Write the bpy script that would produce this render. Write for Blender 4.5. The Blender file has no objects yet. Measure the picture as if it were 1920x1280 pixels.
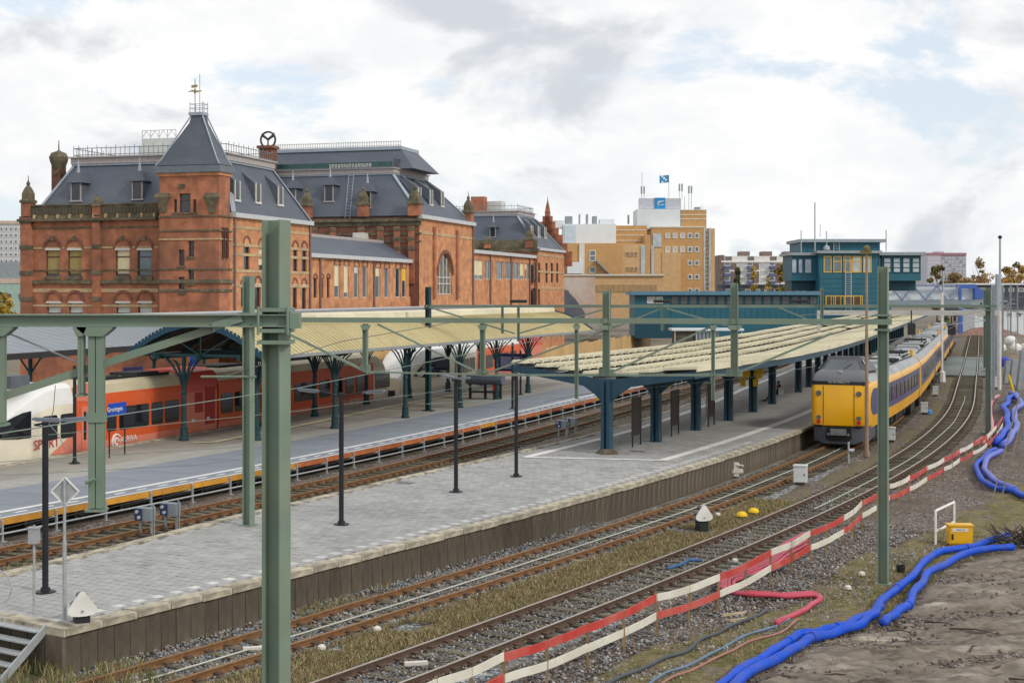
import bpy, math, random
import numpy as np
from mathutils import Vector, Matrix
random.seed(7); rng = np.random.default_rng(11)
SC = bpy.context.scene
COL = SC.collection
R = math.radians

# ------------------------------------------------------------------ camera, sky, sun, exposure
F, HC, HY = 2667.0, 8.0, 550.0                 # focal length in photo pixels, eye height, horizon row
cam = bpy.data.cameras.new('camera'); co = bpy.data.objects.new('camera', cam); COL.objects.link(co)
co.location = (0, 0, HC); co.rotation_euler = (R(90), 0, 0)
cam.sensor_width = 36; cam.lens = 36 * F / 1920; cam.shift_y = -90 / 1920.0
cam.clip_start = .5; cam.clip_end = 9000
SC.camera = co
SUN_EL, SUN_AZ = 36.0, 128.0                    # azimuth clockwise from the view direction (+Y)
world = bpy.data.worlds.new('World'); SC.world = world; world.use_nodes = True
def build_world():
    nt = world.node_tree; N = nt.nodes; L = nt.links
    for n in list(N): N.remove(n)
    out = N.new('ShaderNodeOutputWorld')
    sky = N.new('ShaderNodeTexSky'); sky.sky_type = 'NISHITA'; sky.sun_disc = False
    sky.sun_elevation = R(SUN_EL); sky.sun_rotation = R(SUN_AZ); sky.air_density = 1.1; sky.dust_density = 1.5
    b1 = N.new('ShaderNodeBackground'); b1.inputs[1].default_value = .13
    wash = N.new('ShaderNodeMixRGB'); wash.inputs[0].default_value = .72; wash.inputs[2].default_value = (5.9, 6.5, 7.2, 1)
    L.new(sky.outputs[0], wash.inputs[1]); L.new(wash.outputs[0], b1.inputs[0])
    tc = N.new('ShaderNodeTexCoord')
    mp = N.new('ShaderNodeMapping'); mp.inputs['Scale'].default_value = (1, 1, 2.0)
    L.new(tc.outputs['Generated'], mp.inputs[0])
    def noise(scale, detail, rough, off, dist=0.0):
        m = N.new('ShaderNodeMapping'); m.inputs['Location'].default_value = off
        L.new(mp.outputs[0], m.inputs[0])
        n = N.new('ShaderNodeTexNoise'); n.inputs['Scale'].default_value = scale; n.inputs['Detail'].default_value = detail
        n.inputs['Roughness'].default_value = rough; n.inputs['Distortion'].default_value = dist
        L.new(m.outputs[0], n.inputs[0]); return n.outputs[0]
    def ramp(src, a, b, ca=(0, 0, 0, 1), cb=(1, 1, 1, 1), ease=True):
        r = N.new('ShaderNodeValToRGB'); r.color_ramp.elements[0].position = a; r.color_ramp.elements[1].position = b
        r.color_ramp.elements[0].color = ca; r.color_ramp.elements[1].color = cb
        if ease: r.color_ramp.interpolation = 'EASE'
        L.new(src, r.inputs[0]); return r.outputs[0]
    cover = ramp(noise(5.2, 12, .60, (3.1, 1.25, .35), .25), .385, .475)
    grey = ramp(noise(7.0, 12, .55, (.3, 4.35, 1.7), .3), .49, .66)
    lump = ramp(noise(10, 12, .62, (7.7, 2.0, 5.1), .2), .30, .72, (.85, .862, .88, 1), (1.0, .995, .98, 1))
    gcol = N.new('ShaderNodeMixRGB'); gcol.blend_type = 'MIX'; gcol.inputs[2].default_value = (.625, .66, .71, 1)
    L.new(grey, gcol.inputs[0]); L.new(lump, gcol.inputs[1])
    b2 = N.new('ShaderNodeBackground'); b2.inputs[1].default_value = .98
    L.new(gcol.outputs[0], b2.inputs[0])
    mx = N.new('ShaderNodeMixShader')
    L.new(cover, mx.inputs[0]); L.new(b1.outputs[0], mx.inputs[1]); L.new(b2.outputs[0], mx.inputs[2])
    L.new(mx.outputs[0], out.inputs[0])
build_world()
sun = bpy.data.lights.new('sun', 'SUN'); so = bpy.data.objects.new('sun', sun); COL.objects.link(so)
sun.energy = 1.5; sun.angle = R(10); sun.color = (1, .95, .86)
d = Vector((math.sin(R(SUN_AZ)) * math.cos(R(SUN_EL)), math.cos(R(SUN_AZ)) * math.cos(R(SUN_EL)), math.sin(R(SUN_EL))))
so.rotation_euler = d.to_track_quat('Z', 'Y').to_euler(); so.location = d * 200
SC.view_settings.view_transform = 'Standard'; SC.view_settings.look = 'None'
SC.view_settings.exposure = 0.12; SC.view_settings.gamma = 1; SC.view_settings.use_curve_mapping = False
SC.render.engine = 'CYCLES'
SC.cycles.max_bounces = 5; SC.cycles.diffuse_bounces = 3; SC.cycles.glossy_bounces = 2; SC.cycles.transmission_bounces = 2

# ------------------------------------------------------------------ helpers
def G(x, y, z=0.0):
    """world point at height z seen at photo pixel (x, y)"""
    Y = F * (HC - z) / (y - HY); return Vector(((x - 960) * Y / F, Y, z))
def P(x, y, Y):
    """world point at depth Y seen at photo pixel (x, y)"""
    return Vector(((x - 960) * Y / F, Y, HC - (y - HY) * Y / F))

class Path:
    def __init__(s, pts, step=1.0, smooth=6, ext=(60, 0)):
        p = [np.array([q[0], q[1]], float) for q in pts]
        t0 = p[0] - p[1]; t0 /= np.linalg.norm(t0); t1 = p[-1] - p[-2]; t1 /= np.linalg.norm(t1)
        if ext[0]: p = [p[0] + t0 * ext[0]] + p
        if ext[1]: p = p + [p[-1] + t1 * ext[1]]
        p = np.array(p)
        for it in range(smooth + 1):
            seg = np.r_[0, np.cumsum(np.linalg.norm(np.diff(p, axis=0), axis=1))]
            n = max(4, int(seg[-1] / step)); u = np.linspace(0, seg[-1], n + 1)
            p = np.c_[np.interp(u, seg, p[:, 0]), np.interp(u, seg, p[:, 1])]
            if it < smooth:
                k = 9; q = np.pad(p, ((k, k), (0, 0)), mode='reflect', reflect_type='odd')
                w = np.hanning(2 * k + 3)[1:-1]; w /= w.sum()
                p = np.c_[np.convolve(q[:, 0], w, 'valid'), np.convolve(q[:, 1], w, 'valid')]
        s.p = p; s.s = np.r_[0, np.cumsum(np.linalg.norm(np.diff(p, axis=0), axis=1))]; s.L = s.s[-1]
        t = np.gradient(p, s.s, axis=0); s.t = t / np.linalg.norm(t, axis=1)[:, None]
    def tan(s, u):
        t = np.array([np.interp(u, s.s, s.t[:, 0]), np.interp(u, s.s, s.t[:, 1])]); return t / np.linalg.norm(t)
    def pt(s, u, d=0.0, z=0.0):
        t = s.tan(u); return Vector((np.interp(u, s.s, s.p[:, 0]) + t[1] * d, np.interp(u, s.s, s.p[:, 1]) - t[0] * d, z))
    def rz(s, u):
        t = s.tan(u); return math.atan2(-t[0], t[1])          # local +Y runs along the path
    def near(s, x, y):
        i = int(np.argmin((s.p[:, 0] - x) ** 2 + (s.p[:, 1] - y) ** 2)); t = s.t[i]
        v = np.array([x, y]) - s.p[i]; return s.s[i] + v @ t, v[0] * t[1] - v[1] * t[0]
    def atpx(s, px, d=0.0):
        u = np.arange(0, s.L, .25); X = np.interp(u, s.s, s.p[:, 0]); Y = np.interp(u, s.s, s.p[:, 1])
        tx = np.interp(u, s.s, s.t[:, 0]); ty = np.interp(u, s.s, s.t[:, 1])
        X = X + ty * d; Y = Y - tx * d; ok = Y > 4
        e = np.where(ok, np.abs(960 + F * X / np.maximum(Y, 1) - px), 1e9); return float(u[int(np.argmin(e))])
    def range(s, a, b, st):
        n = max(1, int(round((b - a) / st))); return [a + (b - a) * i / n for i in range(n + 1)]

_mats = {}
def M(name, col, rough=.7, metal=0.0, var=.12, vs=2.0, bump=0.0, bs=30.0, spec=.4, rnd=0.0, dirt=None, dirts=.35, dirta=.5, stretch=(1, 1, 1), detail=5):
    if name in _mats: return _mats[name]
    m = bpy.data.materials.new(name); m.use_nodes = True; _mats[name] = m
    nt = m.node_tree; N = nt.nodes; L = nt.links; b = N['Principled BSDF']
    b.inputs['Roughness'].default_value = rough; b.inputs['Metallic'].default_value = metal
    b.inputs['Specular IOR Level'].default_value = spec
    tc = N.new('ShaderNodeTexCoord'); mp = N.new('ShaderNodeMapping'); mp.inputs['Scale'].default_value = stretch
    L.new(tc.outputs['Object'], mp.inputs[0])
    def noise(s, d=5, off=0):
        n = N.new('ShaderNodeTexNoise'); n.inputs['Scale'].default_value = s; n.inputs['Detail'].default_value = d
        n.noise_dimensions = '4D'; n.inputs['W'].default_value = off
        L.new(mp.outputs[0], n.inputs['Vector']); return n.outputs[0]
    c = tuple(col) + (1,)
    r = N.new('ShaderNodeValToRGB'); r.color_ramp.elements[0].position = .3; r.color_ramp.elements[1].position = .7
    r.color_ramp.elements[0].color = tuple(v * (1 - var) for v in col) + (1,); r.color_ramp.elements[1].color = tuple(min(1, v * (1 + var)) for v in col) + (1,)
    L.new(noise(vs, detail), r.inputs[0]); cur = r.outputs[0]
    if dirt:
        q = N.new('ShaderNodeValToRGB'); q.color_ramp.elements[0].position = .45; q.color_ramp.elements[1].position = .68
        q.color_ramp.elements[1].color = (dirta, dirta, dirta, 1)
        L.new(noise(dirts, 7, 3.3), q.inputs[0])
        x = N.new('ShaderNodeMixRGB'); x.inputs[2].default_value = tuple(dirt) + (1,); L.new(q.outputs[0], x.inputs[0]); L.new(cur, x.inputs[1]); cur = x.outputs[0]
    if rnd:
        oi = N.new('ShaderNodeObjectInfo'); mr = N.new('ShaderNodeMapRange'); mr.inputs[3].default_value = 1 - rnd; mr.inputs[4].default_value = 1 + rnd
        L.new(oi.outputs['Random'], mr.inputs[0])
        x = N.new('ShaderNodeVectorMath'); x.operation = 'SCALE'; L.new(cur, x.inputs[0]); L.new(mr.outputs[0], x.inputs['Scale']); cur = x.outputs[0]
    L.new(cur, b.inputs['Base Color'])
    if bump:
        bp = N.new('ShaderNodeBump'); bp.inputs['Strength'].default_value = bump; bp.inputs['Distance'].default_value = .05
        L.new(noise(bs, 6, 1.7), bp.inputs['Height']); L.new(bp.outputs[0], b.inputs['Normal'])
    return m
def MBRICK(name, c1, c2, mortar, soot=None, soota=.6, scale=1.0, lo=.66, hi=1.3):
    """brick courses laid along the wall: horizontal coordinate x+y, vertical z"""
    if name in _mats: return _mats[name]
    m = bpy.data.materials.new(name); m.use_nodes = True; _mats[name] = m
    nt = m.node_tree; N = nt.nodes; L = nt.links; b = N['Principled BSDF']; b.inputs['Roughness'].default_value = .85
    tc = N.new('ShaderNodeTexCoord'); sp = N.new('ShaderNodeSeparateXYZ'); L.new(tc.outputs['Object'], sp.inputs[0])
    ad = N.new('ShaderNodeMath'); L.new(sp.outputs[0], ad.inputs[0]); L.new(sp.outputs[1], ad.inputs[1])
    cb = N.new('ShaderNodeCombineXYZ'); L.new(ad.outputs[0], cb.inputs[0]); L.new(sp.outputs[2], cb.inputs[1])
    br = N.new('ShaderNodeTexBrick'); br.inputs['Scale'].default_value = scale
    br.inputs['Brick Width'].default_value = .22; br.inputs['Row Height'].default_value = .07; br.inputs['Mortar Size'].default_value = .007
    br.inputs['Color1'].default_value = tuple(c1) + (1,); br.inputs['Color2'].default_value = tuple(c2) + (1,); br.inputs['Mortar'].default_value = tuple(mortar) + (1,)
    L.new(cb.outputs[0], br.inputs[0]); cur = br.outputs[0]
    def noise(s, d, w, st=(1, 1, 1)):
        mp = N.new('ShaderNodeMapping'); mp.inputs['Scale'].default_value = st; L.new(tc.outputs['Object'], mp.inputs[0])
        n = N.new('ShaderNodeTexNoise'); n.noise_dimensions = '4D'; n.inputs['W'].default_value = w; n.inputs['Scale'].default_value = s; n.inputs['Detail'].default_value = d
        L.new(mp.outputs[0], n.inputs['Vector']); return n.outputs[0]
    mr = N.new('ShaderNodeMapRange'); mr.inputs[1].default_value = .3; mr.inputs[2].default_value = .7; mr.inputs[3].default_value = lo; mr.inputs[4].default_value = hi
    L.new(noise(1.3, 10, 0), mr.inputs[0])
    x = N.new('ShaderNodeVectorMath'); x.operation = 'SCALE'; L.new(cur, x.inputs[0]); L.new(mr.outputs[0], x.inputs['Scale']); cur = x.outputs[0]
    if soot:
        q = N.new('ShaderNodeValToRGB'); q.color_ramp.elements[0].position = .46; q.color_ramp.elements[1].position = .72; q.color_ramp.elements[1].color = (soota,) * 3 + (1,)
        L.new(noise(.42, 8, 5.1, (1, 1, .6)), q.inputs[0])
        y = N.new('ShaderNodeMixRGB'); y.inputs[2].default_value = tuple(soot) + (1,); L.new(q.outputs[0], y.inputs[0]); L.new(cur, y.inputs[1]); cur = y.outputs[0]
    L.new(cur, b.inputs['Base Color'])
    return m
def MGRAVEL(name, cols, scale=15, dirt=None, dirta=.6, dirts=.5, bump=1.0):
    """loose stones: one flat colour to each Voronoi cell, edges sunk"""
    m = bpy.data.materials.new(name); m.use_nodes = True; _mats[name] = m
    nt = m.node_tree; N = nt.nodes; L = nt.links; b = N['Principled BSDF']; b.inputs['Roughness'].default_value = .95; b.inputs['Specular IOR Level'].default_value = .2
    tc = N.new('ShaderNodeTexCoord'); v = N.new('ShaderNodeTexVoronoi'); v.inputs['Scale'].default_value = scale; L.new(tc.outputs['Object'], v.inputs['Vector'])
    sp = N.new('ShaderNodeSeparateColor'); L.new(v.outputs['Color'], sp.inputs[0])
    r = N.new('ShaderNodeValToRGB'); e = r.color_ramp.elements; r.color_ramp.interpolation = 'CONSTANT'
    e[0].color = tuple(cols[0]) + (1,); e[1].position = 1 / len(cols); e[1].color = tuple(cols[1]) + (1,)
    for i in range(2, len(cols)): q = e.new(i / len(cols)); q.color = tuple(cols[i]) + (1,)
    L.new(sp.outputs[0], r.inputs[0]); cur = r.outputs[0]
    v2 = N.new('ShaderNodeTexVoronoi'); v2.feature = 'DISTANCE_TO_EDGE'; v2.inputs['Scale'].default_value = scale; L.new(tc.outputs['Object'], v2.inputs['Vector'])
    mr = N.new('ShaderNodeMapRange'); mr.inputs[1].default_value = 0; mr.inputs[2].default_value = .16; mr.inputs[3].default_value = .35; mr.inputs[4].default_value = 1; L.new(v2.outputs['Distance'], mr.inputs[0])
    x = N.new('ShaderNodeVectorMath'); x.operation = 'SCALE'; L.new(cur, x.inputs[0]); L.new(mr.outputs[0], x.inputs['Scale']); cur = x.outputs[0]
    if dirt:
        n = N.new('ShaderNodeTexNoise'); n.inputs['Scale'].default_value = dirts; n.inputs['Detail'].default_value = 9; L.new(tc.outputs['Object'], n.inputs['Vector'])
        q = N.new('ShaderNodeValToRGB'); q.color_ramp.elements[0].position = .45; q.color_ramp.elements[1].position = .62; q.color_ramp.elements[1].color = (dirta,) * 3 + (1,); L.new(n.outputs[0], q.inputs[0])
        y = N.new('ShaderNodeMixRGB'); y.inputs[2].default_value = tuple(dirt) + (1,); L.new(q.outputs[0], y.inputs[0]); L.new(cur, y.inputs[1]); cur = y.outputs[0]
    L.new(cur, b.inputs['Base Color'])
    bp = N.new('ShaderNodeBump'); bp.inputs['Strength'].default_value = bump; bp.inputs['Distance'].default_value = .04; L.new(v2.outputs['Distance'], bp.inputs['Height']); L.new(bp.outputs[0], b.inputs['Normal'])
    return m
def MGLASS(name, col=(.02, .025, .03), rough=.06):
    m = M(name, col, rough, 0, .2, .8, spec=.6); return m

class MB:
    def __init__(s): s.v = []; s.f = []; s.m = []
    def add(s, vs, fs, mi=0):
        b = len(s.v); s.v += [tuple(v) for v in vs]; s.f += [tuple(b + i for i in f) for f in fs]; s.m += [mi] * len(fs); return s
    def hexa(s, q, mi=0):
        """8 corners: bottom ring 0-3, top ring 4-7"""
        return s.add(q, [(3, 2, 1, 0), (4, 5, 6, 7), (0, 1, 5, 4), (1, 2, 6, 5), (2, 3, 7, 6), (3, 0, 4, 7)], mi)
    def box(s, x0, x1, y0, y1, z0, z1, mi=0):
        return s.hexa([(x0, y0, z0), (x1, y0, z0), (x1, y1, z0), (x0, y1, z0), (x0, y0, z1), (x1, y0, z1), (x1, y1, z1), (x0, y1, z1)], mi)
    def rbox(s, c, sx, sy, z0, z1, rz=0, mi=0):
        ca, sa = math.cos(rz), math.sin(rz)
        q = [(c[0] + a * ca - b * sa, c[1] + a * sa + b * ca) for a, b in ((-sx / 2, -sy / 2), (sx / 2, -sy / 2), (sx / 2, sy / 2), (-sx / 2, sy / 2))]
        return s.hexa([(x, y, z0) for x, y in q] + [(x, y, z1) for x, y in q], mi)
    def bar(s, a, b, w, h=None, mi=0):
        """rectangular bar between two points, w across, h in the up direction"""
        h = h or w; a, b = Vector(a), Vector(b); d = (b - a)
        if d.length < 1e-6: return s
        d.normalize(); up = Vector((0, 0, 1)) if abs(d.z) < .95 else Vector((0, 1, 0))
        r = d.cross(up).normalized() * (w / 2); u = r.cross(d).normalized() * (h / 2)
        return s.hexa([a - r - u, a + r - u, b + r - u, b - r - u, a - r + u, a + r + u, b + r + u, b - r + u], mi)
    def tube(s, pts, r, n=6, mi=0, cap=True):
        pts = [Vector(p) for p in pts]; rs = r if isinstance(r, (list, tuple)) else [r] * len(pts); b = len(s.v); k = len(pts)
        prev = None
        for i, p in enumerate(pts):
            d = (pts[min(i + 1, k - 1)] - pts[max(i - 1, 0)]); d = d.normalized() if d.length > 1e-9 else Vector((0, 0, 1))
            if prev is None:
                a = Vector((0, 0, 1)) if abs(d.z) < .9 else Vector((1, 0, 0)); e = d.cross(a).normalized()
            else:
                e = (prev - d * prev.dot(d)).normalized()
            prev = e; f = d.cross(e)
            for j in range(n):
                t = 2 * math.pi * j / n; s.v.append(tuple(p + (e * math.cos(t) + f * math.sin(t)) * rs[i]))
        for i in range(k - 1):
            for j in range(n):
                s.f.append((b + i * n + j, b + i * n + (j + 1) % n, b + (i + 1) * n + (j + 1) % n, b + (i + 1) * n + j)); s.m.append(mi)
        if cap:
            s.f.append(tuple(b + j for j in reversed(range(n)))); s.f.append(tuple(b + (k - 1) * n + j for j in range(n))); s.m += [mi, mi]
        return s
    def lathe(s, c, prof, n=10, mi=0, sq=False):
        c = Vector(c); b = len(s.v); off = math.pi / 4 if n == 4 else 0
        for r, z in prof:
            for j in range(n):
                t = 2 * math.pi * j / n + off; s.v.append((c.x + r * math.cos(t), c.y + r * math.sin(t), c.z + z))
        for i in range(len(prof) - 1):
            for j in range(n):
                s.f.append((b + i * n + j, b + i * n + (j + 1) % n, b + (i + 1) * n + (j + 1) % n, b + (i + 1) * n + j)); s.m.append(mi)
        s.f.append(tuple(b + j for j in reversed(range(n)))); s.f.append(tuple(b + (len(prof) - 1) * n + j for j in range(n))); s.m += [mi, mi]
        return s
    def loft(s, rings, mi=0, closed=True, cap=True, fm=None):
        b = len(s.v); n = len(rings[0]); k = len(rings)
        for r in rings: s.v += [tuple(p) for p in r]
        for i in range(k - 1):
            for j in range(n if closed else n - 1):
                s.f.append((b + i * n + j, b + i * n + (j + 1) % n, b + (i + 1) * n + (j + 1) % n, b + (i + 1) * n + j)); s.m.append(fm(i, j) if fm else mi)
        if cap:
            s.f.append(tuple(b + j for j in reversed(range(n)))); s.f.append(tuple(b + (k - 1) * n + j for j in range(n))); s.m += [mi, mi]
        return s
    def prism(s, poly, z0, z1, mi=0):
        return s.loft([[(x, y, z0) for x, y in poly], [(x, y, z1) for x, y in poly]], mi)
    def quad(s, a, b, c, d, mi=0): return s.add([a, b, c, d], [(0, 1, 2, 3)], mi)
    def slab(s, pts, n, t, mi=0):
        """polygon pts extruded by thickness t along -n"""
        n = Vector(n) * t; k = len(pts); A = [Vector(p) for p in pts]; B = [p - n for p in A]
        return s.add(A + B, [tuple(range(k)), tuple(reversed(range(k, 2 * k)))] + [(i, i + k, (i + 1) % k + k, (i + 1) % k) for i in range(k)], mi)
    def build(s, name, mats, parent=None, smooth=False, loc=None, world=False, fix=True):
        if not isinstance(mats, (list, tuple)): mats = [mats]
        o0 = Vector((0, 0, 0))
        if parent is not None and world: o0 = rootloc(parent)
        if parent is None and loc is not None: o0 = Vector(loc)
        me = bpy.data.meshes.new(name)
        me.from_pydata([(v[0] - o0.x, v[1] - o0.y, v[2] - o0.z) for v in s.v], [], s.f)
        for m in mats: me.materials.append(m)
        if len(mats) > 1: me.polygons.foreach_set('material_index', s.m)
        if fix:
            import bmesh
            bm = bmesh.new(); bm.from_mesh(me); bmesh.ops.recalc_face_normals(bm, faces=bm.faces); bm.to_mesh(me); bm.free()
        if smooth:
            me.polygons.foreach_set('use_smooth', [True] * len(me.polygons))
            if smooth != 'all': me.set_sharp_from_angle(angle=R(smooth if smooth is not True else 40))
        o = bpy.data.objects.new(name, me); COL.objects.link(o)
        if parent is not None: o.parent = parent
        elif loc is not None: o.location = loc
        return o
def rootloc(o):
    while o.parent is not None: o = o.parent
    return Vector(o.location)
def tag(o, label=None, cat=None, group=None, kind=None):
    if label: o['label'] = label
    if cat: o['category'] = cat
    if group: o['group'] = group
    if kind: o['kind'] = kind
    return o
def thing(name, label, cat, loc=(0, 0, 0), rz=0.0, group=None):
    o = bpy.data.objects.new(name, None); COL.objects.link(o); o.location = loc; o.rotation_euler = (0, 0, rz); o.empty_display_size = .2
    return tag(o, label, cat, group)
def struct(name, loc=(0, 0, 0)):
    o = bpy.data.objects.new(name, None); COL.objects.link(o); o.location = loc; o['kind'] = 'structure'; return o
KIDS = {}
def kids(o): return [c for c in bpy.data.objects if c.parent == o]
def copy_tree(o, loc=None, rz=None, label=None, ch=None, parent=None):
    """a copy of a thing with copies of its parts and sub-parts"""
    c = o.copy(); COL.objects.link(c)
    if parent is not None: c.parent = parent
    if loc is not None: c.location = loc
    if rz is not None: c.rotation_euler = (0, 0, rz)
    if label: c['label'] = label
    for k in (kids(o) if ch is None else ch): copy_tree(k, parent=c)
    return c
def piece(src, parent, loc=(0, 0, 0), rz=0.0, name=None, rot=None, scale=None):
    """another piece sharing the mesh of src, under parent"""
    c = bpy.data.objects.new(name or src.name.split('.')[0], src.data if hasattr(src, 'data') else src); COL.objects.link(c); c.parent = parent
    c.location = loc; c.rotation_euler = rot or (0, 0, rz)
    if scale: c.scale = scale
    return c
def text(name, s, mat, parent, size, M4, depth=.004):
    cu = bpy.data.curves.new(name, 'FONT'); cu.body = s; cu.size = size; cu.extrude = depth; cu.align_x = 'CENTER'; cu.align_y = 'CENTER'; cu.resolution_u = 2
    t = bpy.data.objects.new('tmp', cu); COL.objects.link(t)
    dg = bpy.context.evaluated_depsgraph_get(); me = bpy.data.meshes.new_from_object(t.evaluated_get(dg)); me.name = name
    bpy.data.objects.remove(t); bpy.data.curves.remove(cu)
    me.transform(M4); me.materials.clear(); me.materials.append(mat)
    o = bpy.data.objects.new(name, me); COL.objects.link(o); o.parent = parent; return o
def face_matrix(o, xdir, normal):
    x = Vector(xdir).normalized(); n = Vector(normal).normalized(); y = n.cross(x)
    m = Matrix((x, y, n)).transposed().to_4x4(); m.translation = Vector(o); return m
def bigmesh(name, V, Fc, mats, mi=None, loc=(0, 0, 0)):
    """numpy mesh: V (n,3), Fc (m,k)"""
    me = bpy.data.meshes.new(name); V = np.asarray(V, np.float32); Fc = np.asarray(Fc, np.int32)
    me.vertices.add(len(V)); me.vertices.foreach_set('co', V.ravel())
    m, k = Fc.shape; me.loops.add(m * k); me.loops.foreach_set('vertex_index', Fc.ravel())
    me.polygons.add(m); me.polygons.foreach_set('loop_start', np.arange(m, dtype=np.int32) * k)
    if mi is not None: me.polygons.foreach_set('material_index', np.asarray(mi, np.int32))
    for q in (mats if isinstance(mats, (list, tuple)) else [mats]): me.materials.append(q)
    me.update(calc_edges=True); me.validate()
    o = bpy.data.objects.new(name, me); COL.objects.link(o); o.location = loc; return o
def vnoise(x, y, seed=0):
    """smooth value noise on arrays"""
    xi = np.floor(x).astype(int); yi = np.floor(y).astype(int); fx = x - xi; fy = y - yi
    fx = fx * fx * (3 - 2 * fx); fy = fy * fy * (3 - 2 * fy)
    def h(a, b):
        n = (a * 374761393 + b * 668265263 + seed * 974711) & 0x7fffffff; n = ((n ^ (n >> 13)) * 1274126177) & 0x7fffffff
        return ((n ^ (n >> 16)) & 0xffff) / 65535.0
    return (h(xi, yi) * (1 - fx) + h(xi + 1, yi) * fx) * (1 - fy) + (h(xi, yi + 1) * (1 - fx) + h(xi + 1, yi + 1) * fx) * fy
def fbm(x, y, o=4, seed=0):
    r = 0; a = .5
    for i in range(o): r = r + a * vnoise(x * 2 ** i, y * 2 ** i, seed + i); a *= .5
    return r
# ------------------------------------------------------------------ materials
m_soil = M('soil', (.20, .165, .125), .95, var=.3, vs=.8, bump=.6, bs=6, dirt=(.12, .11, .055), dirts=.25)
m_gravel = MGRAVEL('gravel_brown', [(.20, .165, .14), (.30, .25, .22), (.13, .105, .09), (.36, .33, .30), (.22, .16, .125), (.08, .07, .065)], 13, (.12, .095, .07), .65)
m_gravelb = MGRAVEL('gravel_blue', [(.26, .285, .30), (.38, .40, .41), (.16, .175, .19), (.46, .46, .45), (.22, .22, .215), (.09, .095, .10)], 13, (.17, .14, .115), .75, .6)
m_earth = MGRAVEL('dry_earth', [(.22, .175, .12), (.30, .24, .165), (.17, .135, .095), (.26, .21, .15), (.13, .11, .08)], 20, (.19, .165, .085), .8, 1.2)
def MMUD(name, stops, sc, st):
    m = bpy.data.materials.new(name); m.use_nodes = True; _mats[name] = m
    nt = m.node_tree; N = nt.nodes; L = nt.links; b = N['Principled BSDF']; b.inputs['Roughness'].default_value = .9; b.inputs['Specular IOR Level'].default_value = .25
    tc = N.new('ShaderNodeTexCoord'); mp = N.new('ShaderNodeMapping'); mp.inputs['Scale'].default_value = st; mp.inputs['Rotation'].default_value = (0, 0, -.35); L.new(tc.outputs['Object'], mp.inputs[0])
    def nz(s, w, d=12, r=.68):
        n = N.new('ShaderNodeTexNoise'); n.noise_dimensions = '4D'; n.inputs['W'].default_value = w; n.inputs['Scale'].default_value = s; n.inputs['Detail'].default_value = d; n.inputs['Roughness'].default_value = r; L.new(mp.outputs[0], n.inputs['Vector']); return n.outputs[0]
    r = N.new('ShaderNodeValToRGB'); e = r.color_ramp.elements
    for i, (p, c) in enumerate(stops):
        q = e[i] if i < 2 else e.new(p); q.position = p; q.color = tuple(c) + (1,)
    L.new(nz(sc, 0), r.inputs[0])
    k = N.new('ShaderNodeMapRange'); k.inputs[1].default_value = .35; k.inputs[2].default_value = .65; k.inputs[3].default_value = .55; k.inputs[4].default_value = 1.3; L.new(nz(sc * 5, 2.2), k.inputs[0])
    x = N.new('ShaderNodeVectorMath'); x.operation = 'SCALE'; L.new(r.outputs[0], x.inputs[0]); L.new(k.outputs[0], x.inputs['Scale']); L.new(x.outputs[0], b.inputs['Base Color'])
    bp = N.new('ShaderNodeBump'); bp.inputs['Strength'].default_value = 1; bp.inputs['Distance'].default_value = .12; L.new(nz(sc * 3, 5.5), bp.inputs['Height']); L.new(bp.outputs[0], b.inputs['Normal'])
    return m
m_mud = MMUD('mud', [(.37, (.075, .06, .048)), (.44, (.18, .15, .12)), (.52, (.235, .198, .16)), (.59, (.31, .268, .222)), (.69, (.45, .41, .355))], .55, (.55, 1.9, 1))
m_moss = MMUD('mossy_soil', [(.34, (.075, .08, .025)), (.44, (.14, .13, .045)), (.52, (.22, .175, .085)), (.60, (.17, .135, .10)), (.70, (.30, .25, .17))], 1.1, (1, 1, 1))
m_rail = M('rail_rust', (.10, .062, .042), .75, var=.3, vs=6, stretch=(1, 1, 1))
m_rail2 = M('rail_rust_orange', (.20, .098, .04), .8, var=.3, vs=6)
m_railtop = M('rail_worn', (.42, .37, .32), .4, .35, var=.15, vs=2)
m_railtop2 = M('rail_worn_rusty', (.29, .16, .075), .55, .3, var=.2, vs=2)
m_sleeper = M('sleeper_wood', (.115, .095, .065), .9, var=.4, vs=9, rnd=.35, bump=.5, bs=20, dirt=(.13, .13, .07), dirts=1.2)
m_tile = M('paving_tile', (.365, .36, .35), .85, var=.1, vs=3, rnd=.09, dirt=(.25, .24, .22), dirts=.9, dirta=.5)
m_tilew = M('paving_tile_white', (.58, .575, .545), .8, var=.12, vs=6, rnd=.08, dirt=(.38, .36, .32), dirts=2)
m_joint = M('paving_joint', (.17, .165, .15), .95, var=.2, vs=3)
m_paving = M('paving', (.345, .34, .332), .85, var=.12, vs=1.2, dirt=(.25, .24, .23), dirts=.3, dirta=.6)
m_coping = M('coping', (.47, .42, .32), .85, var=.28, vs=5, rnd=.14, dirt=(.09, .075, .058), dirts=2.2, dirta=.85, bump=.3)
m_panel = M('wall_panel', (.118, .096, .068), .9, var=.5, vs=2.6, rnd=.13, dirt=(.045, .038, .03), dirts=.8, dirta=.8, bump=.3, stretch=(1, 1, .35))
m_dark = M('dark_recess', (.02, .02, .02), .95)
m_white = M('white_paint', (.78, .77, .73), .6, var=.07, vs=4, dirt=(.5, .48, .42), dirts=1.2, dirta=.5)
m_deck = M('deck_board', (.215, .235, .275), .65, var=.10, vs=1.2, rnd=.06, dirt=(.17, .175, .19), dirts=.3)
m_orange_b = M('fascia_orange', (.42, .13, .045), .6, var=.25, vs=2, rnd=.25)
m_orange_y = M('fascia_yellow', (.55, .26, .035), .6, var=.2, vs=2, rnd=.15)
m_galv = M('galvanised', (.42, .44, .45), .5, .35, var=.12, vs=6)
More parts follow.
